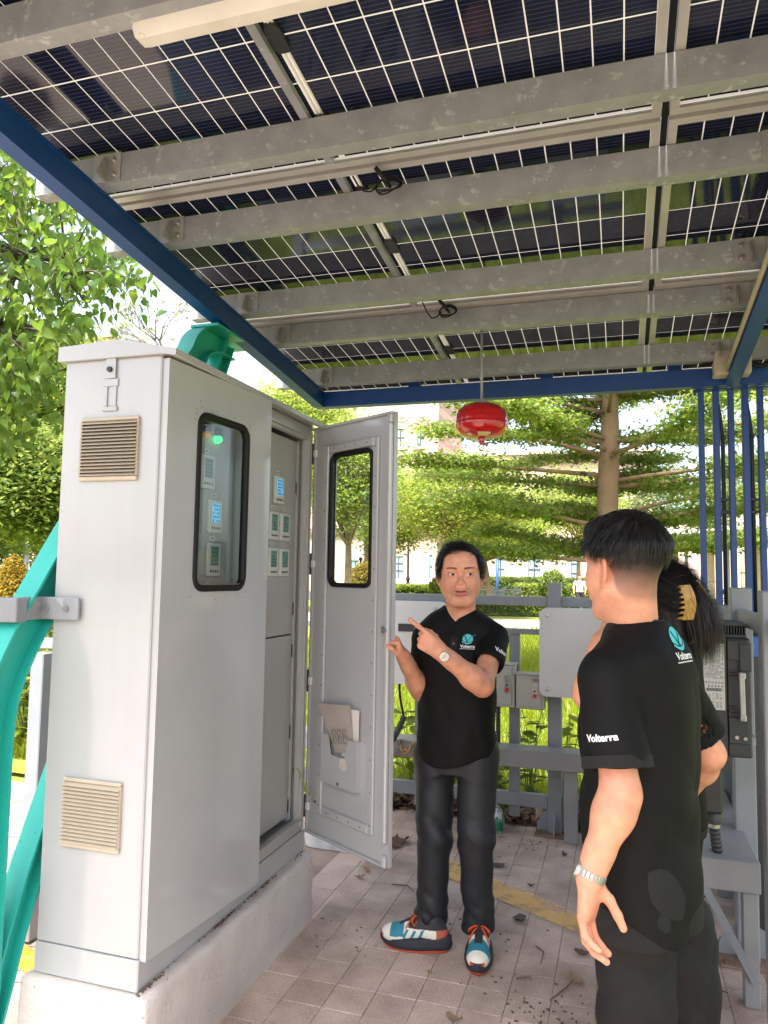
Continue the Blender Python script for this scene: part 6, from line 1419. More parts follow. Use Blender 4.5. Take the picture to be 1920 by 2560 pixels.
# ---- lighter trees in the garden
tree('garden_tree','yellow green tree with slender trunk behind the pointing man',G(1117,27),4.4,.14,A(1150,1245,27),(2.5,2.2,1.75),190,110,.42,.075,LEAF_Y,BARK,1,'garden trees',tint=(.75,1.3))
tree('garden_tree','small forked tree to the right of the pointing man',G(1222,33),3.0,.12,A(1268,1330,33),(2.0,1.8,1.0),120,100,.36,.08,LEAF_Y,BARK,2,'garden trees',lean=(-.4,0),tint=(.8,1.3))
tree('garden_tree','leafy tree seen through the window of the open door',G(866,24),3.6,.14,A(868,1185,24),(1.55,1.5,1.75),160,110,.36,.07,LEAF_Y,BARK,3,'garden trees',tint=(.7,1.25))
tree('garden_tree','tree with drooping leaves beside the black lamp post',G(905,31),4.2,.16,A(985,1275,31),(1.9,1.8,1.75),150,110,.42,.08,LEAF_Y,BARK,4,'garden trees',tint=(.75,1.25))
tree('garden_tree','round topped tree rising above the cabinet roof edge',G(745,30),4.5,.16,A(740,1070,30),(2.4,2.2,1.7),150,110,.45,.085,LEAF_Y,BARK,6,'garden trees',tint=(.8,1.3))
tree('garden_tree','tree just right of the big trunk, behind the hair of the viewer',G(1450,40),3.5,.14,A(1430,1250,40),(2.6,2.4,1.8),130,110,.5,.09,LEAF_Y,BARK,16,'garden trees',tint=(.8,1.2))
tree('distant_tree','hazy green tree behind the long shed roof',G(1700,52),5.,.2,A(1690,1270,52),(4.6,3.5,3.0),110,85,.7,.12,LEAF_F,BARKD,7,'distant trees')
tree('distant_tree','hazy green tree at the far right beyond the blue bars',G(1890,58),5.,.2,A(1900,1230,58),(4.5,3.5,3.6),110,85,.7,.13,LEAF_F,BARKD,8,'distant trees')
# ---- trees on the left
tree('shade_tree','dense green tree with dark trunk at the left edge',G(2,13),4.6,.13,A(70,1210,13),(1.0,1.1,1.15),190,120,.26,.055,LEAF_M,BARKD,9,'shade trees on the left',tint=(.65,1.2))
tree('shade_tree','tree whose crown fills the gap left of the cabinet',G(150,17),4.6,.14,A(120,960,17),(1.35,1.3,1.35),190,110,.32,.06,LEAF_M,BARKD,10,'shade trees on the left',tint=(.7,1.2))
tree('shade_tree','lower dark green tree behind the yellow cone bush',G(120,24),3.2,.16,A(110,1310,24),(2.1,1.8,1.25),150,110,.42,.075,LEAF_D,BARKD,11,'shade trees on the left')
tree('shade_tree','far left tree standing partly outside the picture',G(-60,18),4.,.16,A(-40,1230,18),(1.4,1.4,1.9),130,110,.34,.065,LEAF_D,BARKD,12,'shade trees on the left')
# bare twiggy tree against the sky
def bare():
    r=np.random.default_rng(4); b=G(420,17); o=thing('bare_tree','thin nearly leafless tree against the white sky','tree',tuple(b)); m=MB(); tips=[]
    def grow(p,d,L,rad_,k):
        q=p+d*L; cv=curve(p,q,(0,0,.04),r,4); m.tube([tuple(x) for x in cv],[rad_*(1-.4*t) for t in np.linspace(0,1,4)],5)
        if k==0: tips.append(q); return
        for j in range(3 if k>2 else 2+int(r.integers(0,2))):
            dd=d+r.normal(size=3)*np.array((.55,.55,.32)); dd[2]=abs(dd[2])*.7+.15; dd/=np.linalg.norm(dd); grow(q,dd,L*r.uniform(.6,.85),rad_*.58,k-1)
    t0=A(430,980,17); m.tube([tuple(b),tuple((b+t0)/2),tuple(t0)],[.14,.10,.075],8); grow(t0,np.array((-.2,0,.9)),.75,.06,5); grow(t0,np.array((-.6,0,.6)),.8,.05,5)
    obj('trunk',m,mat('grey_twig',(.26,.21,.18),.9),o,smooth=True)
    P=np.array(tips); P=P[r.uniform(size=len(P))<.5]; P=np.repeat(P,4,0)+r.normal(size=(len(P)*4,3))*.10; foliage('crown',[leaves(P,.045,r,.3)],LEAF_Y,o,kind='stuff')
bare()
# ---- near tree with heart-shaped leaves, top left
def heart():
    r=np.random.default_rng(12); b=np.array((-4.9,4.3,0)); o=thing('heart_leaf_tree','near tree with large glossy heart-shaped leaves at upper left','tree',tuple(b))
    out=[(0,1),(.22,1.10),(.45,.98),(.52,.72),(.44,.42),(.25,.16),(.08,-.10),(0,-.42)]
    me_=[]
    for k in range(3):
        V=[];Fc=[]; mid=[(0,y) for y in(.92,.96,.85,.68,.42,.16,-.10,-.42)]
        for i,(x,y) in enumerate(out): V+=[(x,y,.10*x*x*(1+k*.6)-.03*(y-.4)**2),(0,mid[i][1],-.05-.06*k-.03*(mid[i][1]-.4)**2-.02),(-x,y,.10*x*x*(1+k*.6)-.03*(y-.4)**2)]
        for i in range(len(out)-1):
            a=i*3; Fc+=[(a,a+3,a+4,a+1),(a+1,a+4,a+5,a+2)]
        V=np.array(V)-np.array((0,.9,0)); sc=.064; me=mesh_np('leaf',V*sc,Fc,LEAF_P,True); t=(.8,1.0,1.25)[k]; ca=me.color_attributes.new('Col','FLOAT_COLOR','POINT'); ca.data.foreach_set('color',np.tile((t*(1+.12*k),t,t*.8,1),(len(V),1)).astype(np.float32).ravel()); me_.append((me,V*sc,Fc,t))
    poly=[(-160,300),(40,350),(90,430),(150,480),(250,560),(262,620),(330,690),(290,770),(225,790),(195,840),(150,880),(135,960),(70,1010),(40,1080),(-60,1080),(-160,900)]
    def inside(x,y):
        c=False; n=len(poly)
        for i in range(n):
            x1,y1=poly[i];x2,y2=poly[i-1]
            if (y1>y)!=(y2>y) and x<(x2-x1)*(y-y1)/(y2-y1)+x1: c=not c
        return c
    cen=[]
    while len(cen)<175:
        x,y=r.uniform(-160,335),r.uniform(300,1080)
        if inside(x,y): cen.append(A(x,y,r.uniform(4.7,6.4)))
    cen.append(A(325,695,5.2)); cen.append(A(300,720,5.3)); cen=np.array(cen); root=A(-420,760,5.6); m=MB(); m.tube([tuple(b),tuple((b+root)/2+np.array((.1,0,0))),tuple(root)],[.2,.16,.12],10); 
    hubs=[A(-60,520,5.2),A(60,640,5.6),A(0,820,5.3),A(-40,980,5.6),A(150,690,5.4)]
    for h in hubs: m.tube([tuple(p) for p in curve(root,h,(0,0,.1),r,8)],[.07*(1-.7*t) for t in np.linspace(0,1,8)],7)
    for c in cen:
        h=hubs[int(np.argmin([np.linalg.norm(c-h) for h in hubs]))]; m.tube([tuple(p) for p in curve(h,c,(0,0,.12),r,6)],[.014*(1-.75*t) for t in np.linspace(0,1,6)],5)
    obj('trunk',m,BARKD,o,smooth=True); alll=[]
    for c in cen:
        for j in range(int(r.integers(14,22))):
            p=c+r.normal(size=3)*np.array((.14,.14,.12)); yaw=r.uniform(0,6.28); pit=r.normal(1.15,.38); rol=r.normal(0,.5); s=r.uniform(.65,1.25); alll.append((p,(pit-1.57+1.57,rol,yaw),s,int(r.integers(0,3))))
    alll.sort(key=lambda q:(Vector(q[0])-CAM).length/q[2]); st=MB(); cols=[]
    from mathutils import Euler
    for i,(p,e,s,k) in enumerate(alll):
        e2=(e[0],e[1],e[2])
        if i<300: inst('leaf',me_[k][0],o,tuple(p),e2,s)
        else:
            M=np.array(Euler(e2).to_matrix())*s; v=me_[k][1]@M.T+p; st.add([tuple(q) for q in v],me_[k][2]); cols.append(np.tile((me_[k][3]*(1+.12*k),me_[k][3],me_[k][3]*.8),(len(v),1)))
    ob=obj('foliage',st,LEAF_P,o,smooth=True,kind='stuff'); set_col(ob,np.concatenate(cols))
heart()
# ================================================================ ground cover
def grass(name,label,x0,x1,y0,y1,n,h,seed,wd=.006):
    r=np.random.default_rng(seed); P=np.stack([r.uniform(x0,x1,n),y0+(y1-y0)*r.uniform(0,1,n)**1.6,np.full(n,-.055)],1); a=r.uniform(0,6.28,n); d=np.stack([np.cos(a),np.sin(a),0*a],1); H=(h*r.uniform(.5,1.25,n))[:,None]; ln=np.stack([r.normal(size=n),r.normal(size=n),0*a],1)*.35; sc=np.clip(P[:,1:2]/7,1,4)*wd
    V=np.stack([P-d*sc,P+d*sc,P+H*(np.array((0,0,.6))+ln*.4)+d*sc*.7,P+H*(np.array((0,0,.6))+ln*.4)-d*sc*.7,P+H*(np.array((0,0,1.))+ln),P+H*(np.array((0,0,1.))+ln)+d*sc*.1],1).reshape(-1,3); b=np.arange(n)[:,None]*6; Q=np.concatenate([b+np.array([[0,1,2,3]]),b+np.array([[3,2,5,4]])]); t=r.uniform(.7,1.25,n); C0=np.repeat(np.stack([t*(1+r.normal(0,.08,n)),t,t*.8],1),6,0)
    ob=obj(name,(V,Q),GRASS,None,kind='stuff',label=label,cat='grass'); set_col(ob,C0)
grass('lawn_grass','long bright green grass beyond the back fence',-7,3.5,5.35,22,60000,.20,1)
grass('lawn_grass','bright green grass left of the railing',-9,-3.6,5.6,12,16000,.22,2)
LAWN=mat('lawn',(.17,.21,.025),.9,c2=(.21,.25,.035),vs=1.5,bump=.5,bs=30)
def sheet_(name,pts,z,mt): m=MB(); m.add([(x,y,z) for x,y in pts],[tuple(range(len(pts)))]); return obj(name,m,mt,kind='structure')
sheet_('lawn',[(-40,5.12),(40,5.12),(40,120),(-40,120)],-.05,LAWN)
sheet_('side_lawn',[(-40,4.72),(-2.75,4.72),(-2.75,5.1),(-40,5.1)],-.046,LAWN)
# outer pavement on the left with its yellow edge line
PVO=mat('outer_paving',(.37,.30,.24),.9,c2=(.28,.22,.175),vs=2.,bump=.3,bs=40,spots=((.25,.18,.13),25,.32))
sheet_('rear_bounce_sheet',[(-12,-14),(9,-14),(9,-2.5),(-12,-2.5)],-.015,PVO)  # unseen sheet behind the camera, added to bounce light on to near faces
sheet_('outer_pavement',[(-12,-3),(-1.9,-3),(-1.9,5.12),(-2.7,5.12),(-2.7,4.7),(-12,4.7)],-.012,PVO)
m=MB(); tp_=.25
for i in range(26):
    for j in range(26):
        x=-1.92-(i+1)*tp_*.5; y=1.0+j*tp_*.5
        if x<-3.6 or y>4.3: continue
YEL2=mat('yellow_edge_paint',(.55,.24,.015),.7,c2=(.42,.19,.02),vs=8)
a=atZ(110,1932,0); b=atZ(10,1918,0); 
def ykerb(p,q,wd): 
    d=(q-p).normalized(); s=Vector((-d.y,d.x,0))*wd; m=MB(); m.add([p+s,p-s,q-s,q+s],[(0,1,2,3)]); return m
y1=atZ(120,1936,-.007); y2=atZ(20,1922,-.007); dirv=(y2-y1).normalized(); 
m=ykerb(y1-dirv*1.2,y2+dirv*3,.06); obj('edge_line',m,YEL2,kind='structure')
y3=atZ(20,2345,-.007); m=ykerb(y3+Vector((.5,-.25,0)),y3-Vector((2,-.9,0)),.05); obj('edge_line',m,YEL2,kind='structure')
m=MB()
for k in range(16):
    p=atZ(100,2000+k*30,-.0075); m.bar((p.x-2.2,p.y-.55,-.0078),(p.x+.5,p.y+.1,-.0078),.006,.002)
obj('paving_joint',m,JOINT,kind='structure')
# path and plaza beyond the lawn
PATH=mat('pink_path',(.55,.44,.38),.85,c2=(.48,.38,.33),vs=1.,bump=.1,bs=20)
sheet_('garden_path',[(-16,22.5),(18,24.0),(18,29),(-16,27.5)],-.035,PATH); sheet_('plaza',[(-6,40),(20,40),(20,56),(-6,56)],-.034,PATH)
# ================================================================ hedges and shrubs
def hedge(name,label,p,q,wd,ht,mt,n,leaf,seed,cat='hedge',group=None):
    r=np.random.default_rng(seed); p=np.array(p,float);q=np.array(q,float); d=q-p; L=np.linalg.norm(d); d/=L; s=np.array((-d[1],d[0],0)); o=thing(name,label,cat,tuple((p+q)/2),group)
    u=r.uniform(0,L,n)[:,None]; v=r.uniform(-1,1,n)[:,None]*wd/2; z=ht*(1-r.uniform(0,1,n)**2.2*.95)[:,None]; bump_=.06*ht*np.sin(u*2.3+v*5); P=p+d*u+s*v+np.concatenate([0*z,0*z,z+bump_],1); foliage('foliage',[leaves(P,leaf,r,.4,.55,(.65,1.3))],mt,o,kind='stuff')
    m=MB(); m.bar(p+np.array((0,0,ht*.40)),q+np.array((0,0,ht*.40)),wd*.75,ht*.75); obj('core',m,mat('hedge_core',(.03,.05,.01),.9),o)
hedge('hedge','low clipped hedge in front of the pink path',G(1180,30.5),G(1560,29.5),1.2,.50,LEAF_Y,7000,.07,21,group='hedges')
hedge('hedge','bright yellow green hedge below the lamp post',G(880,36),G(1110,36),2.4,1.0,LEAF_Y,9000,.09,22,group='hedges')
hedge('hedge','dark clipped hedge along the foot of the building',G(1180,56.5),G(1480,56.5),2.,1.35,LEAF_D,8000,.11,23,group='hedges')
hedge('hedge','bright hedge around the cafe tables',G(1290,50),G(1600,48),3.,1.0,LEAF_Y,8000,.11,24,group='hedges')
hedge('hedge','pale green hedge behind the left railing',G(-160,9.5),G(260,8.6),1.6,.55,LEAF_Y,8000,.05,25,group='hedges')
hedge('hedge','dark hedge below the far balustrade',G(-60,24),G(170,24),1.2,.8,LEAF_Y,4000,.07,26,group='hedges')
def bush(name,label,c,rad,mt,n,leaf,seed,cone=False,group=None):
    r=np.random.default_rng(seed); c=np.array(c,float); o=thing(name,label,'bush',(c[0],c[1],0),group); u=r.normal(size=(n,3)); u/=np.linalg.norm(u,axis=1,keepdims=True); rr=r.uniform(.82,1.05,(n,1)); P=u*rr
    if cone: t=np.clip((P[:,2:3]+1)/2,0,.995); P[:,:2]*=np.clip(1.25*(1-t)**.6,.05,1)/np.clip(np.sqrt(1-np.clip(P[:,2:3],-.98,.98)**2),.25,1)
    P=c+P*np.array(rad)*(1+.06*np.sin(u[:,0:1]*9+u[:,2:3]*7)); foliage('foliage',[leaves(P,leaf,r,.3,.55,(.6,1.35))],mt,o,kind='stuff')
    m=MB(); k=[]
    for t in np.linspace(-1,.92,9):
        s=math.sqrt(max(1-t*t,.02))*.72 if not cone else max(.03,.62*(1-(t+1)/2)**.8); k.append((rad[0]*s,rad[2]*t*.82))
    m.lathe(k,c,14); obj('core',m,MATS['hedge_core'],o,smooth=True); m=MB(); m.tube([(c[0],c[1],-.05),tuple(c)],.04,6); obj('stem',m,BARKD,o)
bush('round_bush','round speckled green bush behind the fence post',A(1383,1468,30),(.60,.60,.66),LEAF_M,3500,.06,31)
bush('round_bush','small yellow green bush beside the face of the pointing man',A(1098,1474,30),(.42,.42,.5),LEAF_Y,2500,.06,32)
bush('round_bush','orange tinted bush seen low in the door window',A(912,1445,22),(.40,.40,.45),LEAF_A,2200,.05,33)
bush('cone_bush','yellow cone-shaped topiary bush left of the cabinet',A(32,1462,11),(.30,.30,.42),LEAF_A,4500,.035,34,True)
# leafy plants at the foot of the back fence
def plant(label,p,h,n,leaf,seed,mt=LEAF_M,spread=.16):
    r=np.random.default_rng(seed); p=np.array(p,float); o=thing('leafy_plant',label,'plant',tuple(p),'plants at the fence foot'); m=MB(); lvV=[];lvQ=[];lvC=[];k=0
    for i in range(n):
        a=r.uniform(0,6.28); tip=p+np.array((math.cos(a)*spread*r.uniform(.3,1),math.sin(a)*spread*r.uniform(.3,1),h*r.uniform(.6,1.1))); cv=curve(p,tip,(0,0,.15),r,6); m.tube([tuple(q) for q in cv],[.005*(1-.6*t) for t in np.linspace(0,1,6)],5)
        for j in range(7):
            b=cv[1+int(r.integers(0,5))]; a2=r.uniform(0,6.28); d=np.array((math.cos(a2),math.sin(a2),r.uniform(-.35,.5))); d/=np.linalg.norm(d); s=np.cross(d,(0,0,1)); s/=np.linalg.norm(s); L=leaf*r.uniform(.6,1.2); nn=np.cross(s,d)
            pts=[b,b+d*L*.25+s*L*.22-nn*.02*L,b+d*L*.6+s*L*.26,b+d*L-nn*L*.12,b+d*L*.6-s*L*.26,b+d*L*.25-s*L*.22-nn*.02*L,b+d*L*.3-nn*L*.06,b+d*L*.62-nn*L*.05]
            lvV+=pts; lvQ+=[(k,k+1,k+6,k),(k+1,k+2,k+7,k+6),(k+2,k+3,k+7,k+2),(k,k+6,k+5,k),(k+6,k+7,k+4,k+5),(k+7,k+3,k+4,k+7)]; k+=8; t=r.uniform(.7,1.3); lvC+=[(t*1.05,t,t*.8)]*8
    obj('stems',m,mat('green_stem',(.14,.2,.05),.7),o,smooth=True); Fc=[tuple(dict.fromkeys(q)) for q in lvQ]; ob=obj('leaves',(np.array(lvV),Fc),mt,o,smooth=True,kind='stuff'); set_col(ob,np.array(lvC))
ps=[(-1.44,5.38,.62,7,'leafy plant behind the fence, beside the left charger housing'),(-1.20,5.5,.45,6,'low leafy plant behind the fence, left of the pointing man'),(-.86,5.35,.50,7,'leafy plant behind the fence under the taller switch box'),(-.62,5.40,.78,8,'broad-leaved plant behind the fence under the shorter switch box'),(-.38,5.55,.70,8,'broad-leaved plant behind the middle fence post'),(-.15,5.38,.72,8,'broad-leaved plant behind the fence, left of the standing man'),(-.75,5.2,.22,6,'small green seedling among dry leaves at the fence foot'),(-1.75,5.4,.5,6,'leafy plant behind the cabinet end of the fence')]
for i,(x,y,h,n,l) in enumerate(ps): plant(l,(x,y,-.05),h,n,.13,50+i,LEAF_M if i%2 else LEAF_Y)
for i,(px_,py_,l) in enumerate(((55,1905,'leafy shrub beside the teal column'),(100,1895,'leafy shrub between the railing post and the cabinet'),(-20,1900,'leafy shrub at the left picture edge'))):
    p=atZ(px_,py_,0); plant(l,(p.x,p.y+.40,-.04),1.0,30,.14,70+i,LEAF_Y,.42)
# ================================================================ dry leaves and twigs
DRY=[mat('dry_leaf_brown',(.16,.09,.055),.8,c2=(.09,.05,.03),vs=25),mat('dry_leaf_tan',(.30,.19,.12),.8,c2=(.20,.12,.075),vs=25),mat('dry_leaf_grey',(.11,.085,.07),.85,c2=(.07,.05,.04),vs=25),mat('dry_leaf_orange',(.42,.20,.11),.8,c2=(.3,.14,.07),vs=25)]
def dry_leaf_mesh(seed,mt):
    r=np.random.default_rng(seed); V=[];Fc=[]; n=9; cu=r.uniform(.2,.9); tw=r.normal()*.5
    for i in range(n):
        t=i/(n-1); w_=.34*math.sin(math.pi*t**.8)**.8*(1+.25*r.normal()*.5); z0=cu*.35*(2*t-1)**2
        for s in(-1,0,1): V.append((t-.5,s*w_,z0+abs(s)*(.10+.16*cu)*w_*2+tw*s*(t-.5)*.3+.02*r.normal()))
    for i in range(n-1):
        a=i*3; Fc+=[(a,a+3,a+4,a+1),(a+1,a+4,a+5,a+2)]
    V=np.array(V); V[:,2]-=V[:,2].min(); me=mesh_np('dry_leaf',V,Fc,mt,True); return me
dm=[dry_leaf_mesh(i,DRY[i%4]) for i in range(8)]
# named leaves on the paving
named=[(1247,2165,.085,2,'curled grey brown leaf lying near the yellow stripe'),(1328,2215,.045,0,'small folded brown leaf right of the yellow stripe'),(1300,2300,.09,2,'crumpled grey leaf in front of the yellow stripe'),(1412,2138,.05,2,'dark crumpled leaf near the fence post base'),(1440,2455,.08,1,'tan leaf with a long stalk at lower right'),(1135,2550,.06,1,'tan folded leaf at the bottom edge'),(1455,2385,.07,0,'brown leaf beside the hanging hand'),(918,2178,.055,3,'pinkish curled leaf below the open door'),(900,2195,.06,1,'torn grey leaf below the open door'),(1770,2470,.10,1,'tan broken leaf at the right, beside the trousers'),(1105,2300,.035,2,'small dark leaf behind the shoe'),(1050,2140,.05,2,'small twisted dark leaf on the yellow stripe'),(985,2115,.13,0,'long rolled brown leaf behind the open door'),(1005,2105,.12,2,'second rolled leaf lying behind the open door'),(1190,2410,.03,3,'tiny orange leaf beside the front shoe'),(1075,2432,.03,3,'tiny yellowish leaf between the shoes')]
for i,(px_,py_,s,k,l) in enumerate(named):
    p=atZ(px_,py_,.004); o=inst('dry_leaf',dm[k+4*(i%2)],None,(p.x,p.y,.003),(random.uniform(-.15,.15),random.uniform(-.15,.15),random.uniform(0,6.28)),s); tag(o,l,'leaf','dry leaves on the paving')
# litter heap along the fence
rr_=np.random.default_rng(99)
for k in range(2):
    m=[];Vs=[];Fs=[];oo=0
    for i in range(260):
        me=dm[int(rr_.integers(0,8))]; V=np.empty(len(me.vertices)*3); me.vertices.foreach_get('co',V); V=V.reshape(-1,3); s=rr_.uniform(.05,.14); a=rr_.uniform(0,6.28); tl=rr_.normal()*.4; c,sn=math.cos(a),math.sin(a); M=np.array([[c,-sn,0],[sn,c,0],[0,0,1]])@np.array([[1,0,0],[0,math.cos(tl),-math.sin(tl)],[0,math.sin(tl),math.cos(tl)]]); v=(V*s)@M.T+np.array((rr_.uniform(-1.9,.3),5.02+abs(rr_.normal())*.14,rr_.uniform(-.01,.05))); Vs.append(v); Fs+=[tuple(q+oo for q in p.vertices) for p in me.polygons]; oo+=len(v)
    obj('leaf_litter',(np.concatenate(Vs),Fs),DRY[k],None,smooth=True,kind='stuff',label=('dark' if k else 'brown')+' dry leaf litter heaped along the fence foot',cat='litter')
TW=mat('twig',(.13,.09,.065),.9)
for i,(pa,pb,l) in enumerate((((980,2210),(1035,2228),'thin twig in front of the open door'),((1340,2365),(1352,2410),'short bent twig near the standing man'),((1375,2500),(1430,2452),'curved stalk at lower right'),((1730,2475),(1820,2482),'dark twig beside the black trousers'),((1290,2445),(1330,2452),'straight twig below the grey leaf'))):
    a=atZ(*pa,.005);b=atZ(*pb,.005); m_=(a+b)/2+Vector((.02,.02,.006)); mb=MB(); mb.tube([a,a.lerp(m_,.6),m_,b],[.003,.0035,.003,.0015],6); obj('twig',mb,TW,None,smooth=True,label=l,cat='twig',group='twigs on the paving')
r=np.random.default_rng(5); m=MB()
cn=[(r.uniform(-1.2,.4),r.uniform(2.3,4.8)) for _ in range(14)]
for i in range(300):
    q=cn[int(r.integers(0,14))]; x,y=q[0]+r.normal()*.12,q[1]+r.normal()*.10
    if x<-1.36 or x>.6: continue
    s=r.uniform(.002,.007); a=r.uniform(0,3.14); m.obox((x,y,.003),(s*2,s,.003),((math.cos(a),math.sin(a),0),(-math.sin(a),math.cos(a),0),(0,0,1)))
obj('crumbs',m,DRY[0],None,kind='stuff',label='dark crumbs of dry leaf scattered over the paving',cat='litter')
# sack beside the fence and green bag behind the leg
m=MB(); p=atZ(800,2150,0); m.loft([[(p.x+a*s_,p.y+.25+b*s_*.7,z) for a,b in rrect(.36,.26,.08,3)] for z,s_ in((0,1),(.10,1.06),(.2,.95),(.27,.7))]); obj('plastic_sack',m,mat('sack_plastic',(.55,.55,.56),.4,c2=(.35,.36,.37),vs=9),None,shade_angle=50,label='pale plastic sack on the ground behind the plinth',cat='sack')
p=atZ(1245,2075,0); m=MB(); m.loft([[(p.x-.03+a*s_,p.y+.0+b*s_,z) for a,b in rrect(.12,.16,.04,3)] for z,s_ in((0,1),(.05,1.1),(.11,.9),(.15,.45))]); obj('snack_bag',m,mat('bag_print',(.62,.64,.6),.35,c2=(.02,.16,.08),vs=14,sharp=(.48,.54)),None,shade_angle=50,label='white and green crumpled bag behind the trouser leg',cat='bag')
p=atZ(1340,2068,0); m=MB(); m.lathe([(0,0),(.028,.002),(.030,.05),(.026,.10),(.012,.135),(.012,.16),(0,.161)],(p.x,p.y+.03,.01),14,(.25,.35,.9)); obj('glass_bottle',m,mat('bottle_glass',(.38,.26,.17),.2,c2=(.03,.05,.04),vs=12,sharp=(.5,.55)),None,smooth=True,label='old bottle leaning among dry leaves by the fence post',cat='bottle')
# ================================================================ buildings
def stone_mat(name,c1,c2,mortar,bw,bh):
    m=bpy.data.materials.new(name); m.use_nodes=True; n=m.node_tree; P=n.nodes['Principled BSDF']; L=n.links.new; P.inputs['Roughness'].default_value=.8
    tc=n.nodes.new('ShaderNodeTexCoord'); mp=n.nodes.new('ShaderNodeMapping'); mp.inputs['Rotation'].default_value=(R(90),0,0); L(tc.outputs['Object'],mp.inputs[0]); b=n.nodes.new('ShaderNodeTexBrick'); L(mp.outputs[0],b.inputs['Vector']); b.inputs['Color1'].default_value=(*c1,1); b.inputs['Color2'].default_value=(*c2,1); b.inputs['Mortar'].default_value=(*mortar,1); b.inputs['Scale'].default_value=1; b.inputs['Brick Width'].default_value=bw; b.inputs['Row Height'].default_value=bh; b.inputs['Mortar Size'].default_value=.025
    L(b.outputs[0],P.inputs['Base Color']); return m
STONE=stone_mat('pink_stone',(.50,.36,.30),(.46,.33,.275),(.36,.255,.21),1.5,.75); TRIM=mat('stone_trim',(.52,.40,.34),.8,c2=(.47,.36,.31),vs=2); WGL=mat('window_blue_glass',(.20,.32,.38),.08,c2=(.28,.40,.46),vs=.4); WFR=mat('window_frame_dark',(.05,.06,.07),.5)
def window(o,x0,x1,z0,z1,y,nx=2,nz=3,arch=False):
    """opening set in the wall face at y: reveal, dark frame and separate panes"""
    m=MB(); t=.12; yy=y-.12
    m.box((x0-.25,y-.14,z0-.25),(x0,y+.0,z1+.25)); m.box((x1,y-.14,z0-.25),(x1+.25,y,z1+.25)); m.box((x0,y-.14,z1),(x1,y,z1+.25)); m.box((x0,y-.20,z0-.25),(x1,y,z0)); w_=obj('window',m,TRIM,o)
    if arch:
        c=(x0+x1)/2; rr=(x1-x0)/2; mm=MB(); pts=[(c+(rr+.35)*math.cos(a),z1+(rr+.35)*math.sin(a)) for a in np.linspace(0,math.pi,13)]+[(c+rr*math.cos(a),z1+rr*math.sin(a)) for a in np.linspace(math.pi,0,13)]
        for i in range(12):
            q=[pts[i],pts[i+1],pts[24-i],pts[25-i]]; mm.prism(q,(0,-.22,0),(0,y,0),(1,0,0),(0,0,1))
        obj('arch_surround',mm,TRIM,w_); mm=MB(); mm.prism([(c+rr*math.cos(a),z1+rr*math.sin(a)) for a in np.linspace(0,math.pi,13)],(0,-.03,0),(0,y-.005,0),(1,0,0),(0,0,1)); obj('pane',mm,WGL,w_)
    m=MB()
    for i in range(nx+1): x=x0+(x1-x0)*i/nx; m.box((x-.05,y-.09,z0),(x+.05,y-.03,z1))
    for j in range(nz+1): z=z0+(z1-z0)*j/nz; m.box((x0,y-.085,z-.05),(x1,y-.035,z+.05))
    obj('frame',m,WFR,w_)
    for i in range(nx):
        for j in range(nz):
            m=MB(); m.box((x0+(x1-x0)*i/nx+.05,y-.05,z0+(z1-z0)*j/nz+.05),(x0+(x1-x0)*(i+1)/nx-.05,y-.04,z0+(z1-z0)*(j+1)/nz-.05)); obj('pane',m,WGL,w_)
def facade(name,label,x0,x1,y,h,depth=10.):
    o=thing(name,label,'building',((x0+x1)/2,y,0)); m=MB(); m.box((x0,y,-.1),(x1,y+depth,h)); obj('wall',m,STONE,o); return o
def cornice(o,x0,x1,y,z,s=1.,nm='cornice'):
    m=MB(); m.box((x0-.3*s,y-.45*s,z),(x1+.3*s,y,z+.28*s)); m.box((x0-.2*s,y-.30*s,z-.2*s),(x1+.2*s,y,z)); m.box((x0-.4*s,y-.6*s,z+.28*s),(x1+.4*s,y,z+.42*s)); obj(nm,m,TRIM,o)
YA=60.
def XP(px,y=YA): return atY(px,1436,y).x
def ZP(py,y=YA,px=1150): return atY(px,py,y).z
o=facade('stone_building','tall pink stone building with blue windows behind the door',XP(640),XP(1092),YA,24.)
for px0,px1,p0,p1,nx,nz in((985,1009,1448,1392,2,3),(1074,1082,1448,1388,1,2),(986,1008,1112,1066,2,2),(986,1006,1182,1166,2,1),(878,900,1446,1404,2,2),(905,918,1446,1404,1,2),(1040,1056,1112,1066,2,2)):
    window(o,XP(px0),XP(px1),ZP(p0),ZP(p1),YA,nx,nz)
cornice(o,XP(640),XP(1092),YA,ZP(1330)); cornice(o,XP(640),XP(1092),YA,ZP(1215),.7,'string_course'); m=MB(); m.box((XP(640),YA-.25,-.1),(XP(1092),YA,ZP(1452))); obj('plinth_course',m,TRIM,o)
for px_ in(1000,1050):
    m=MB(); m.lathe([(0,.16),(.3,.16),(.38,.08),(.6,.08),(.65,0)],(XP(px_),YA,ZP(1030)),20,(0,-1,0)); obj('rosette',m,TRIM,o); m=MB(); m.lathe([(0,.16),(.3,.16),(.38,.08),(.6,.08),(.65,0)],(XP(px_),YA,ZP(1140)),20,(0,-1,0)); obj('rosette',m,TRIM,o)
o=facade('stone_wing','lower pink stone wing with an arched doorway',XP(1092,62)+.02,XP(1640,62),62.,ZP(1140,62))
window(o,XP(1321,62),XP(1351,62),ZP(1449,62),ZP(1394,62),62.,2,2,True); window(o,XP(1240,62),XP(1262,62),ZP(1449,62),ZP(1394,62),62.,2,2,True); window(o,XP(1160,62),XP(1182,62),ZP(1449,62),ZP(1394,62),62.,2,2,True); window(o,XP(1428,62),XP(1446,62),ZP(1452,62),ZP(1384,62),62.,1,3); window(o,XP(1500,62),XP(1530,62),ZP(1452,62),ZP(1384,62),62.,2,3)
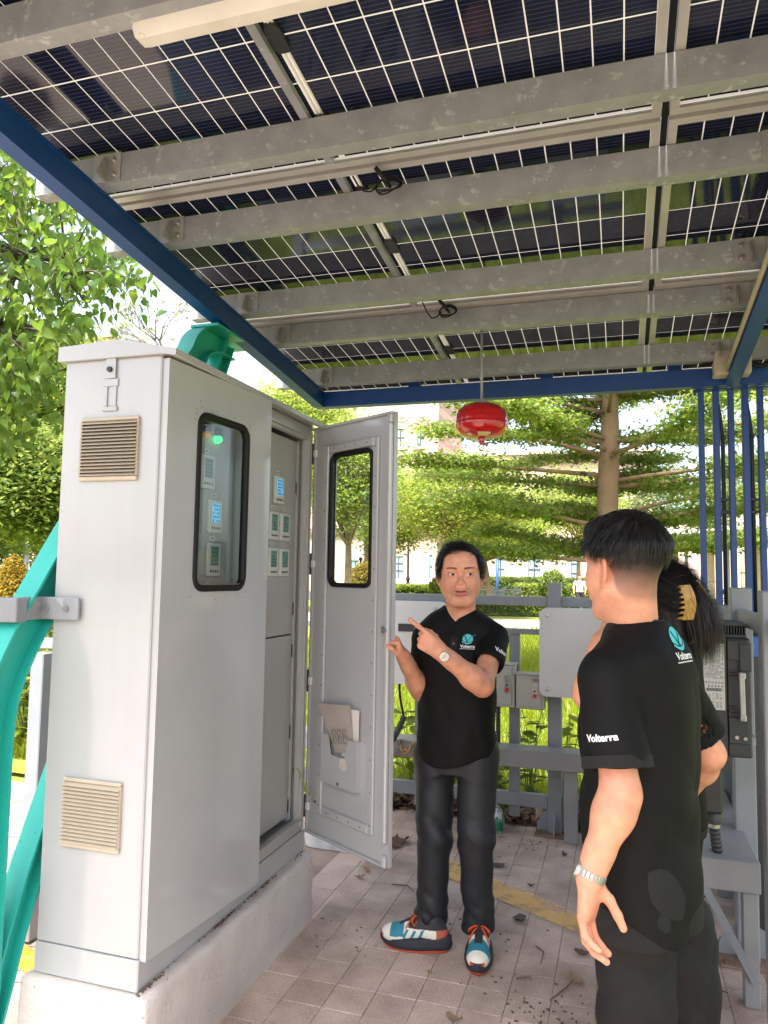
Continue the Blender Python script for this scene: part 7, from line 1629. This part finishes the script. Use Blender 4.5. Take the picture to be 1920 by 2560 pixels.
cornice(o,XP(1092,62)+.02,XP(1640,62),62.,ZP(1352,62)); cornice(o,XP(1092,62)+.02,XP(1640,62),62.,ZP(1140,62)-.5,1.2,'parapet')
for px_ in(1292,1372,1412):
    m=MB(); x=XP(px_,62); m.box((x-.35,61.7,-.1),(x+.35,62,ZP(1352,62)-.2)); m.box((x-.45,61.62,-.1),(x+.45,62,.9)); obj('pilaster',m,TRIM,o)
window(o,XP(1180,62),XP(1200,62),ZP(1262,62),ZP(1220,62),62.,2,2); window(o,XP(1270,62),XP(1290,62),ZP(1262,62),ZP(1220,62),62.,2,2)
YL=62.
o=facade('left_building','pale pink building glimpsed through the trees on the left',XP(-320,YL),XP(262,YL),YL,ZP(862,YL,150))
for px0,px1,p0,p1 in((112,126,1098,1062),(50,64,1098,1062),(150,162,1098,1062),(112,126,1000,960),(60,74,1000,960),(190,204,1000,960)): window(o,XP(px0,YL),XP(px1,YL),ZP(p0,YL,100),ZP(p1,YL,100),YL,2,2)
cornice(o,XP(-320,YL),XP(262,YL),YL,ZP(870,YL,150),1.4); cornice(o,XP(-320,YL),XP(262,YL),YL,ZP(1030,YL,150),.8,'string_course')
# balustrade wall on the left
yb=30.; o=thing('balustrade_wall','low stone wall with balustrade behind the cone bush','wall',(XP(90,yb),yb,0)); m=MB(); x0,x1=XP(-90,yb),XP(190,yb); zt=ZP(1412,yb,90); m.box((x0,yb,-.1),(x1,yb+.3,zt-.42)); obj('wall',m,STONE,o); m=MB(); m.box((x0,yb-.05,zt-.42),(x1,yb+.35,zt-.36)); m.box((x0,yb-.05,zt-.08),(x1,yb+.35,zt)); obj('coping',m,TRIM,o)
for x in np.arange(x0+.1,x1,.22):
    m=MB(); m.lathe([(.05,zt-.36),(.035,zt-.32),(.07,zt-.25),(.035,zt-.14),(.05,zt-.08)],(x,yb+.15,0),8); obj('baluster',m,TRIM,o,smooth=True)
# ================================================================ lamp posts
IRON=mat('cast_iron',(.015,.016,.018),.45)
def lamp(px_,d,h,label,base_py=None):
    p=G(px_,d); o=thing('lamp_post',label,'lamp post',tuple(p),'garden lamp posts'); m=MB(); m.lathe([(.20,0),(.20,.10),(.15,.14),(.13,.6),(.17,.65),(.17,.75),(.10,.85),(.08,1.2),(.11,1.26),(.11,1.32),(.06,1.45),(.05,h-.5),(.07,h-.45),(.05,h-.4)],p,12); obj('post',m,IRON,o,shade_angle=40)
    m=MB(); m.lathe([(.08,h-.4),(.17,h-.05),(.17,h-.02)],p,6); obj('lantern',m,mat('lantern_glass',(.6,.6,.55),.2),o); m=MB(); m.lathe([(.22,h-.02),(.10,h+.14),(.03,h+.2),(.03,h+.3),(0,h+.32)],p,6); obj('cap',m,IRON,o)
lamp(1020,38,4.4,'black lamp post left of the pointing man'); lamp(1133,46,4.2,'small black lamp post behind the head of the pointing man'); lamp(44,20,2.6,'thin black lamp post behind the cone bush'); lamp(13,26,2.7,'grey lamp post at the left edge, beyond the balustrade')
m=MB(); p=G(62,18); m.tube([tuple(p),(p[0],p[1],2.3)],.07,10); obj('grey_pole',m,mat('pole_grey',(.42,.42,.42),.5),None,smooth=True,label='plain grey pole behind the cone bush',cat='pole')
m=MB(); p=G(1243,44); m.tube([tuple(p),(p[0],p[1],2.5)],.09,8); obj('blue_pole',m,mat('pole_blue',(.03,.08,.25),.5),None,smooth=True,label='short blue pole in front of the stone wing',cat='pole')
# ================================================================ cafe furniture
WIR=mat('wrought_iron',(.05,.055,.06),.5)
def cafe_table(p,label):
    o=thing('cafe_table',label,'table',tuple(p),'cafe tables'); m=MB(); m.lathe([(0,.73),(.45,.73),(.45,.70),(0,.70)],p,20); obj('top',m,WIR,o)
    for k in range(3):
        a=k*2.094; m=MB(); m.tube([(p[0]+.05*math.cos(a),p[1]+.05*math.sin(a),.70),(p[0]+.1*math.cos(a),p[1]+.1*math.sin(a),.35),(p[0]+.35*math.cos(a),p[1]+.35*math.sin(a),0)],.02,6); obj('leg',m,WIR,o)
def cafe_chair(p,rot,label):
    o=thing('cafe_chair',label,'chair',tuple(p),'cafe chairs'); c,s=math.cos(rot),math.sin(rot); T=lambda x,y,z:(p[0]+c*x-s*y,p[1]+s*x+c*y,z)
    m=MB(); m.loft([[T(a,b,z) for a,b in rrect(.46,.44,.1,3)] for z in(.43,.46)]); obj('seat',m,WIR,o)
    for x in(-.2,.2):
        for y in(-.18,.18): m=MB(); m.tube([T(x*.9,y*.9,.43),T(x*1.15,y*1.15,0)],.015,5); obj('leg',m,WIR,o)
    m=MB(); m.tube([T(-.24,.2,.43),T(-.27,.24,.80),T(-.12,.27,.90),T(.12,.27,.90),T(.27,.24,.80),T(.24,.2,.43)],.018,5)
    for k in range(5): m.tube([T(-.16+.08*k,.21,.45),T(-.16+.08*k,.26,.88)],.010,4)
    obj('backrest',m,WIR,o)
    for x in(-1,1): m=MB(); m.tube([T(x*.25,.22,.66),T(x*.29,0,.66),T(x*.26,-.2,.64),T(x*.24,-.2,.43)],.015,5); obj('armrest',m,WIR,o)
for i,(px_,d) in enumerate(((1215,43),(1262,44.5))):
    p=G(px_,d); cafe_table(p,('left' if i==0 else 'right')+' round dark cafe table behind the pointing man')
    for k in range(4): a=.5+k*1.57+i*.4; cafe_chair(p+np.array((.85*math.cos(a),.85*math.sin(a),0)),a-1.57,'dark wire cafe chair around the '+('left' if i==0 else 'right')+' table')
# ================================================================ shed with curved arms, scooters
CRM=mat('shed_cream',(.42,.33,.22),.6,c2=(.37,.29,.19),vs=2); ROOF=mat('shed_sheet',(.30,.235,.16),.6,c2=(.25,.2,.13),vs=1.5); SHW=mat('shed_white',(.46,.44,.41),.5)
def shed(label,px0,px1,d,zr,dp,seed):
    """open shed: sloping sheet roof on cream columns with curved brackets"""
    p0=G(px0,d);p1=G(px1,d); x0,x1=p0[0],p1[0]; y=(p0[1]+p1[1])/2; o=thing('open_shed',label,'shed',((x0+x1)/2,y,0),'open sheds')
    n=22
    for k in range(n):
        a=k/n; b=(k+1)/n-.006; za=zr+.9*a; m=MB(); yy0=y-dp*.5+dp*a; yy1=y-dp*.5+dp*b; m.add([(x0,yy0,zr+.75*a),(x1,yy0,zr+.75*a),(x1,yy1,zr+.75*b),(x0,yy1,zr+.75*b),(x0,yy0,zr+.75*a+.05),(x1,yy0,zr+.75*a+.05),(x1,yy1,zr+.75*b+.05),(x0,yy1,zr+.75*b+.05)],[(0,3,2,1),(4,5,6,7),(0,1,5,4),(2,3,7,6),(0,4,7,3),(1,2,6,5)]); obj('roof_sheet',m,ROOF,o)
    m=MB(); m.box((x0-.05,y-dp*.5-.12,zr-.02),(x1,y-dp*.5,zr+.16)); m.prism([(y-dp*.5-.1,zr+.16),(y-dp*.5-.1,zr+.0),(y+dp*.5,zr+.72),(y+dp*.5,zr+.9)],(-.12,0,0),(x0,0,0),(0,1,0),(0,0,1)); obj('fascia',m,SHW,o)
    for xx in np.arange(x0+.5,x1,3.2):
        m=MB(); m.box((xx-.14,y+.6,0),(xx+.14,y+.9,zr+.45)); cl=obj('column',m,CRM,o)
        m=MB(); pts=[(y+.6-.9*(1-math.cos(t))-.0,zr-.9+1.0*math.sin(t)) for t in np.linspace(0,1.45,9)]; m.loft([[(xx-.1,a,b),(xx+.1,a,b),(xx+.1,a+.1,b+.22),(xx-.1,a+.1,b+.22)] for a,b in pts]); obj('bracket',m,CRM,cl)
        m=MB(); m.box((xx-.16,y-dp*.5+.1,zr-.06),(xx+.16,y-dp*.5+.35,zr+.12)); obj('lamp_box',m,SHW,o)
    m=MB(); m.tube([(x0+.9,y-.2,0),(x0+.9,y-.2,zr+.3)],.07,8); obj('drain_pipe',m,mat('pipe_grey',(.22,.24,.26),.5),o,smooth=True)
shed('nearer cream open shed at the right, behind the blue bars',1742,2150,22,2.95,4.2,1); shed('farther brown-roofed shed behind the head of the standing man',1662,2000,31,3.35,4.6,2)
m=MB(); p=G(1865,18); m.tube([tuple(p),(p[0],p[1],2.9)],.125,12); m.tube([(p[0],p[1],1.75),(p[0],p[1],1.79)],.135,12); obj('cream_column',m,CRM,None,smooth=True,label='round cream column between the blue bars',cat='column')
m=MB(); p0=G(1600,47);p1=G(2300,47); m.box((p0[0],p0[1],-.1),(p1[0],p0[1]+.4,3.4)); obj('back_wall',m,mat('shed_wall',(.50,.40,.33),.8,c2=(.44,.35,.29),vs=.6),None,label='plain brown wall behind the sheds',cat='wall')
def scooter(p,rot,c,label):
    o=thing('scooter',label,'scooter',tuple(p),'scooters parked under the shed'); cs,s=math.cos(rot),math.sin(rot); T=lambda x,y,z:(p[0]+cs*x-s*y,p[1]+s*x+cs*y,z)
    for x in(-.6,.6): 
        m=MB(); pts=[T(x+.22*math.cos(a),0,.26+.22*math.sin(a)) for a in np.linspace(0,6.28,15)]; m.tube(pts,.055,6,False); obj('wheel',m,BLACK,o)
    bm_=mat('scooter_'+c,{'red':(.4,.02,.02),'blue':(.03,.13,.4),'white':(.6,.6,.6),'black':(.02,.02,.022)}[c],.3)
    m=MB(); m.loft([[T(x,y*w_,z0+z) for y,z in rrect(.3,hh,.06,2)] for x,w_,z0,hh in((-.75,.3,.62,.10),(-.5,1,.55,.30),(-.1,.9,.48,.26),(.1,.8,.32,.14),(.35,.8,.34,.14),(.5,.9,.6,.5),(.62,.4,.72,.2))]); obj('body',m,bm_,o,smooth=True)
    m=MB(); m.loft([[T(x,y*w_,.74+z) for y,z in rrect(.26,.10,.04,2)] for x,w_ in((-.7,.6),(-.4,1),(0,.8))]); obj('seat',m,BLACK,o,smooth=True)
    m=MB(); m.tube([T(.6,0,.3),T(.52,0,.95)],.03,6); m.tube([T(.48,-.32,1.0),T(.52,0,.96),T(.48,.32,1.0)],.018,6); 
    for y in(-.3,.3): m.tube([T(.48,y,1.0),T(.47,y*1.15,1.2)],.01,4); m.lathe([(0,.02),(.06,.0)],T(.46,y*1.15,1.22),8,(cs,s,0))
    obj('handlebar',m,BLACK,o)
cc=['black','red','white','blue','black','white','black','red','black','blue']
wh=['nearest the ponytail','second from the ponytail','third from the ponytail','behind the first blue bar','behind the second blue bar','behind the third blue bar','left of the cream column','right of the cream column','at the far right','under the farther shed']
for i in range(10):
    p=G(1752+19*i,20.5+1.1*(i%3)); scooter(p,1.2+.15*(i%4),cc[i],f'{cc[i]} parked scooter {wh[i]}')
# ================================================================ person walking far off
def walker():
    p=G(1449,33); r=.0; P=lambda x,y,z:np.array((p[0]+x,p[1]+y,z+.0)); vx=Vox(P(-.4,-.4,-.02),P(.4,.4,1.8),.022)
    vx.ell(P(0,0,1.55),(.085,.095,.12),.02); vx.cone(P(0,0,1.42),P(0,0,1.3),.05,.06,.03); vx.fn(torso([(.85,.15,.10,0,0),(1.1,.15,.11,0,0),(1.3,.19,.11,0,0),(1.4,.08,.07,0,0)],p[:2],np.array((1,0)),np.array((0,-1))),.03)
    vx.cone(P(-.08,0,.88),P(-.10,-.08,.48),.09,.065,.03); vx.cone(P(-.10,-.08,.48),P(-.10,.0,.05),.065,.045,.02); vx.cone(P(.08,0,.88),P(.10,.08,.48),.09,.065,.03); vx.cone(P(.10,.08,.48),P(.10,.22,.06),.065,.045,.02)
    for s in(-1,1): vx.cone(P(s*.2,0,1.34),P(s*.26,.05*s,1.08),.05,.042,.03); vx.cone(P(s*.26,.05*s,1.08),P(s*.24,-.1,.86),.042,.03,.02); vx.ell(P(s*.24,-.11,.82),(.03,.03,.05),.02)
    for s,y in((-1,-.05),(1,.16)): vx.ell(P(s*.10,y,.035),(.05,.12,.04),.02)
    V,Q=vx.mesh(); C0=np.tile(SKINC,(len(V),1)); z=V[:,2]; dx=np.abs(V[:,0]-p[0]); C0[(z<.95)&(dx<.2)]=(.02,.02,.025); C0[(z>.9)&(z<1.41)]=(.62,.55,.54); C0[(dx>.21)&(z<1.05)&(z>.7)]=SKINC; C0[(z>1.59)|((z>1.48)&(V[:,1]>p[1]+.02))]=(.02,.015,.012); c=np.array((p[0],p[1],0)); me=mesh_np('person',V-c,Q,VCM,True); o=bpy.data.objects.new('person',me); link(o,None,tuple(c)); tag(o,'small distant person in pale top and dark trousers walking beyond the hedge','person'); set_col(o,C0)
walker()
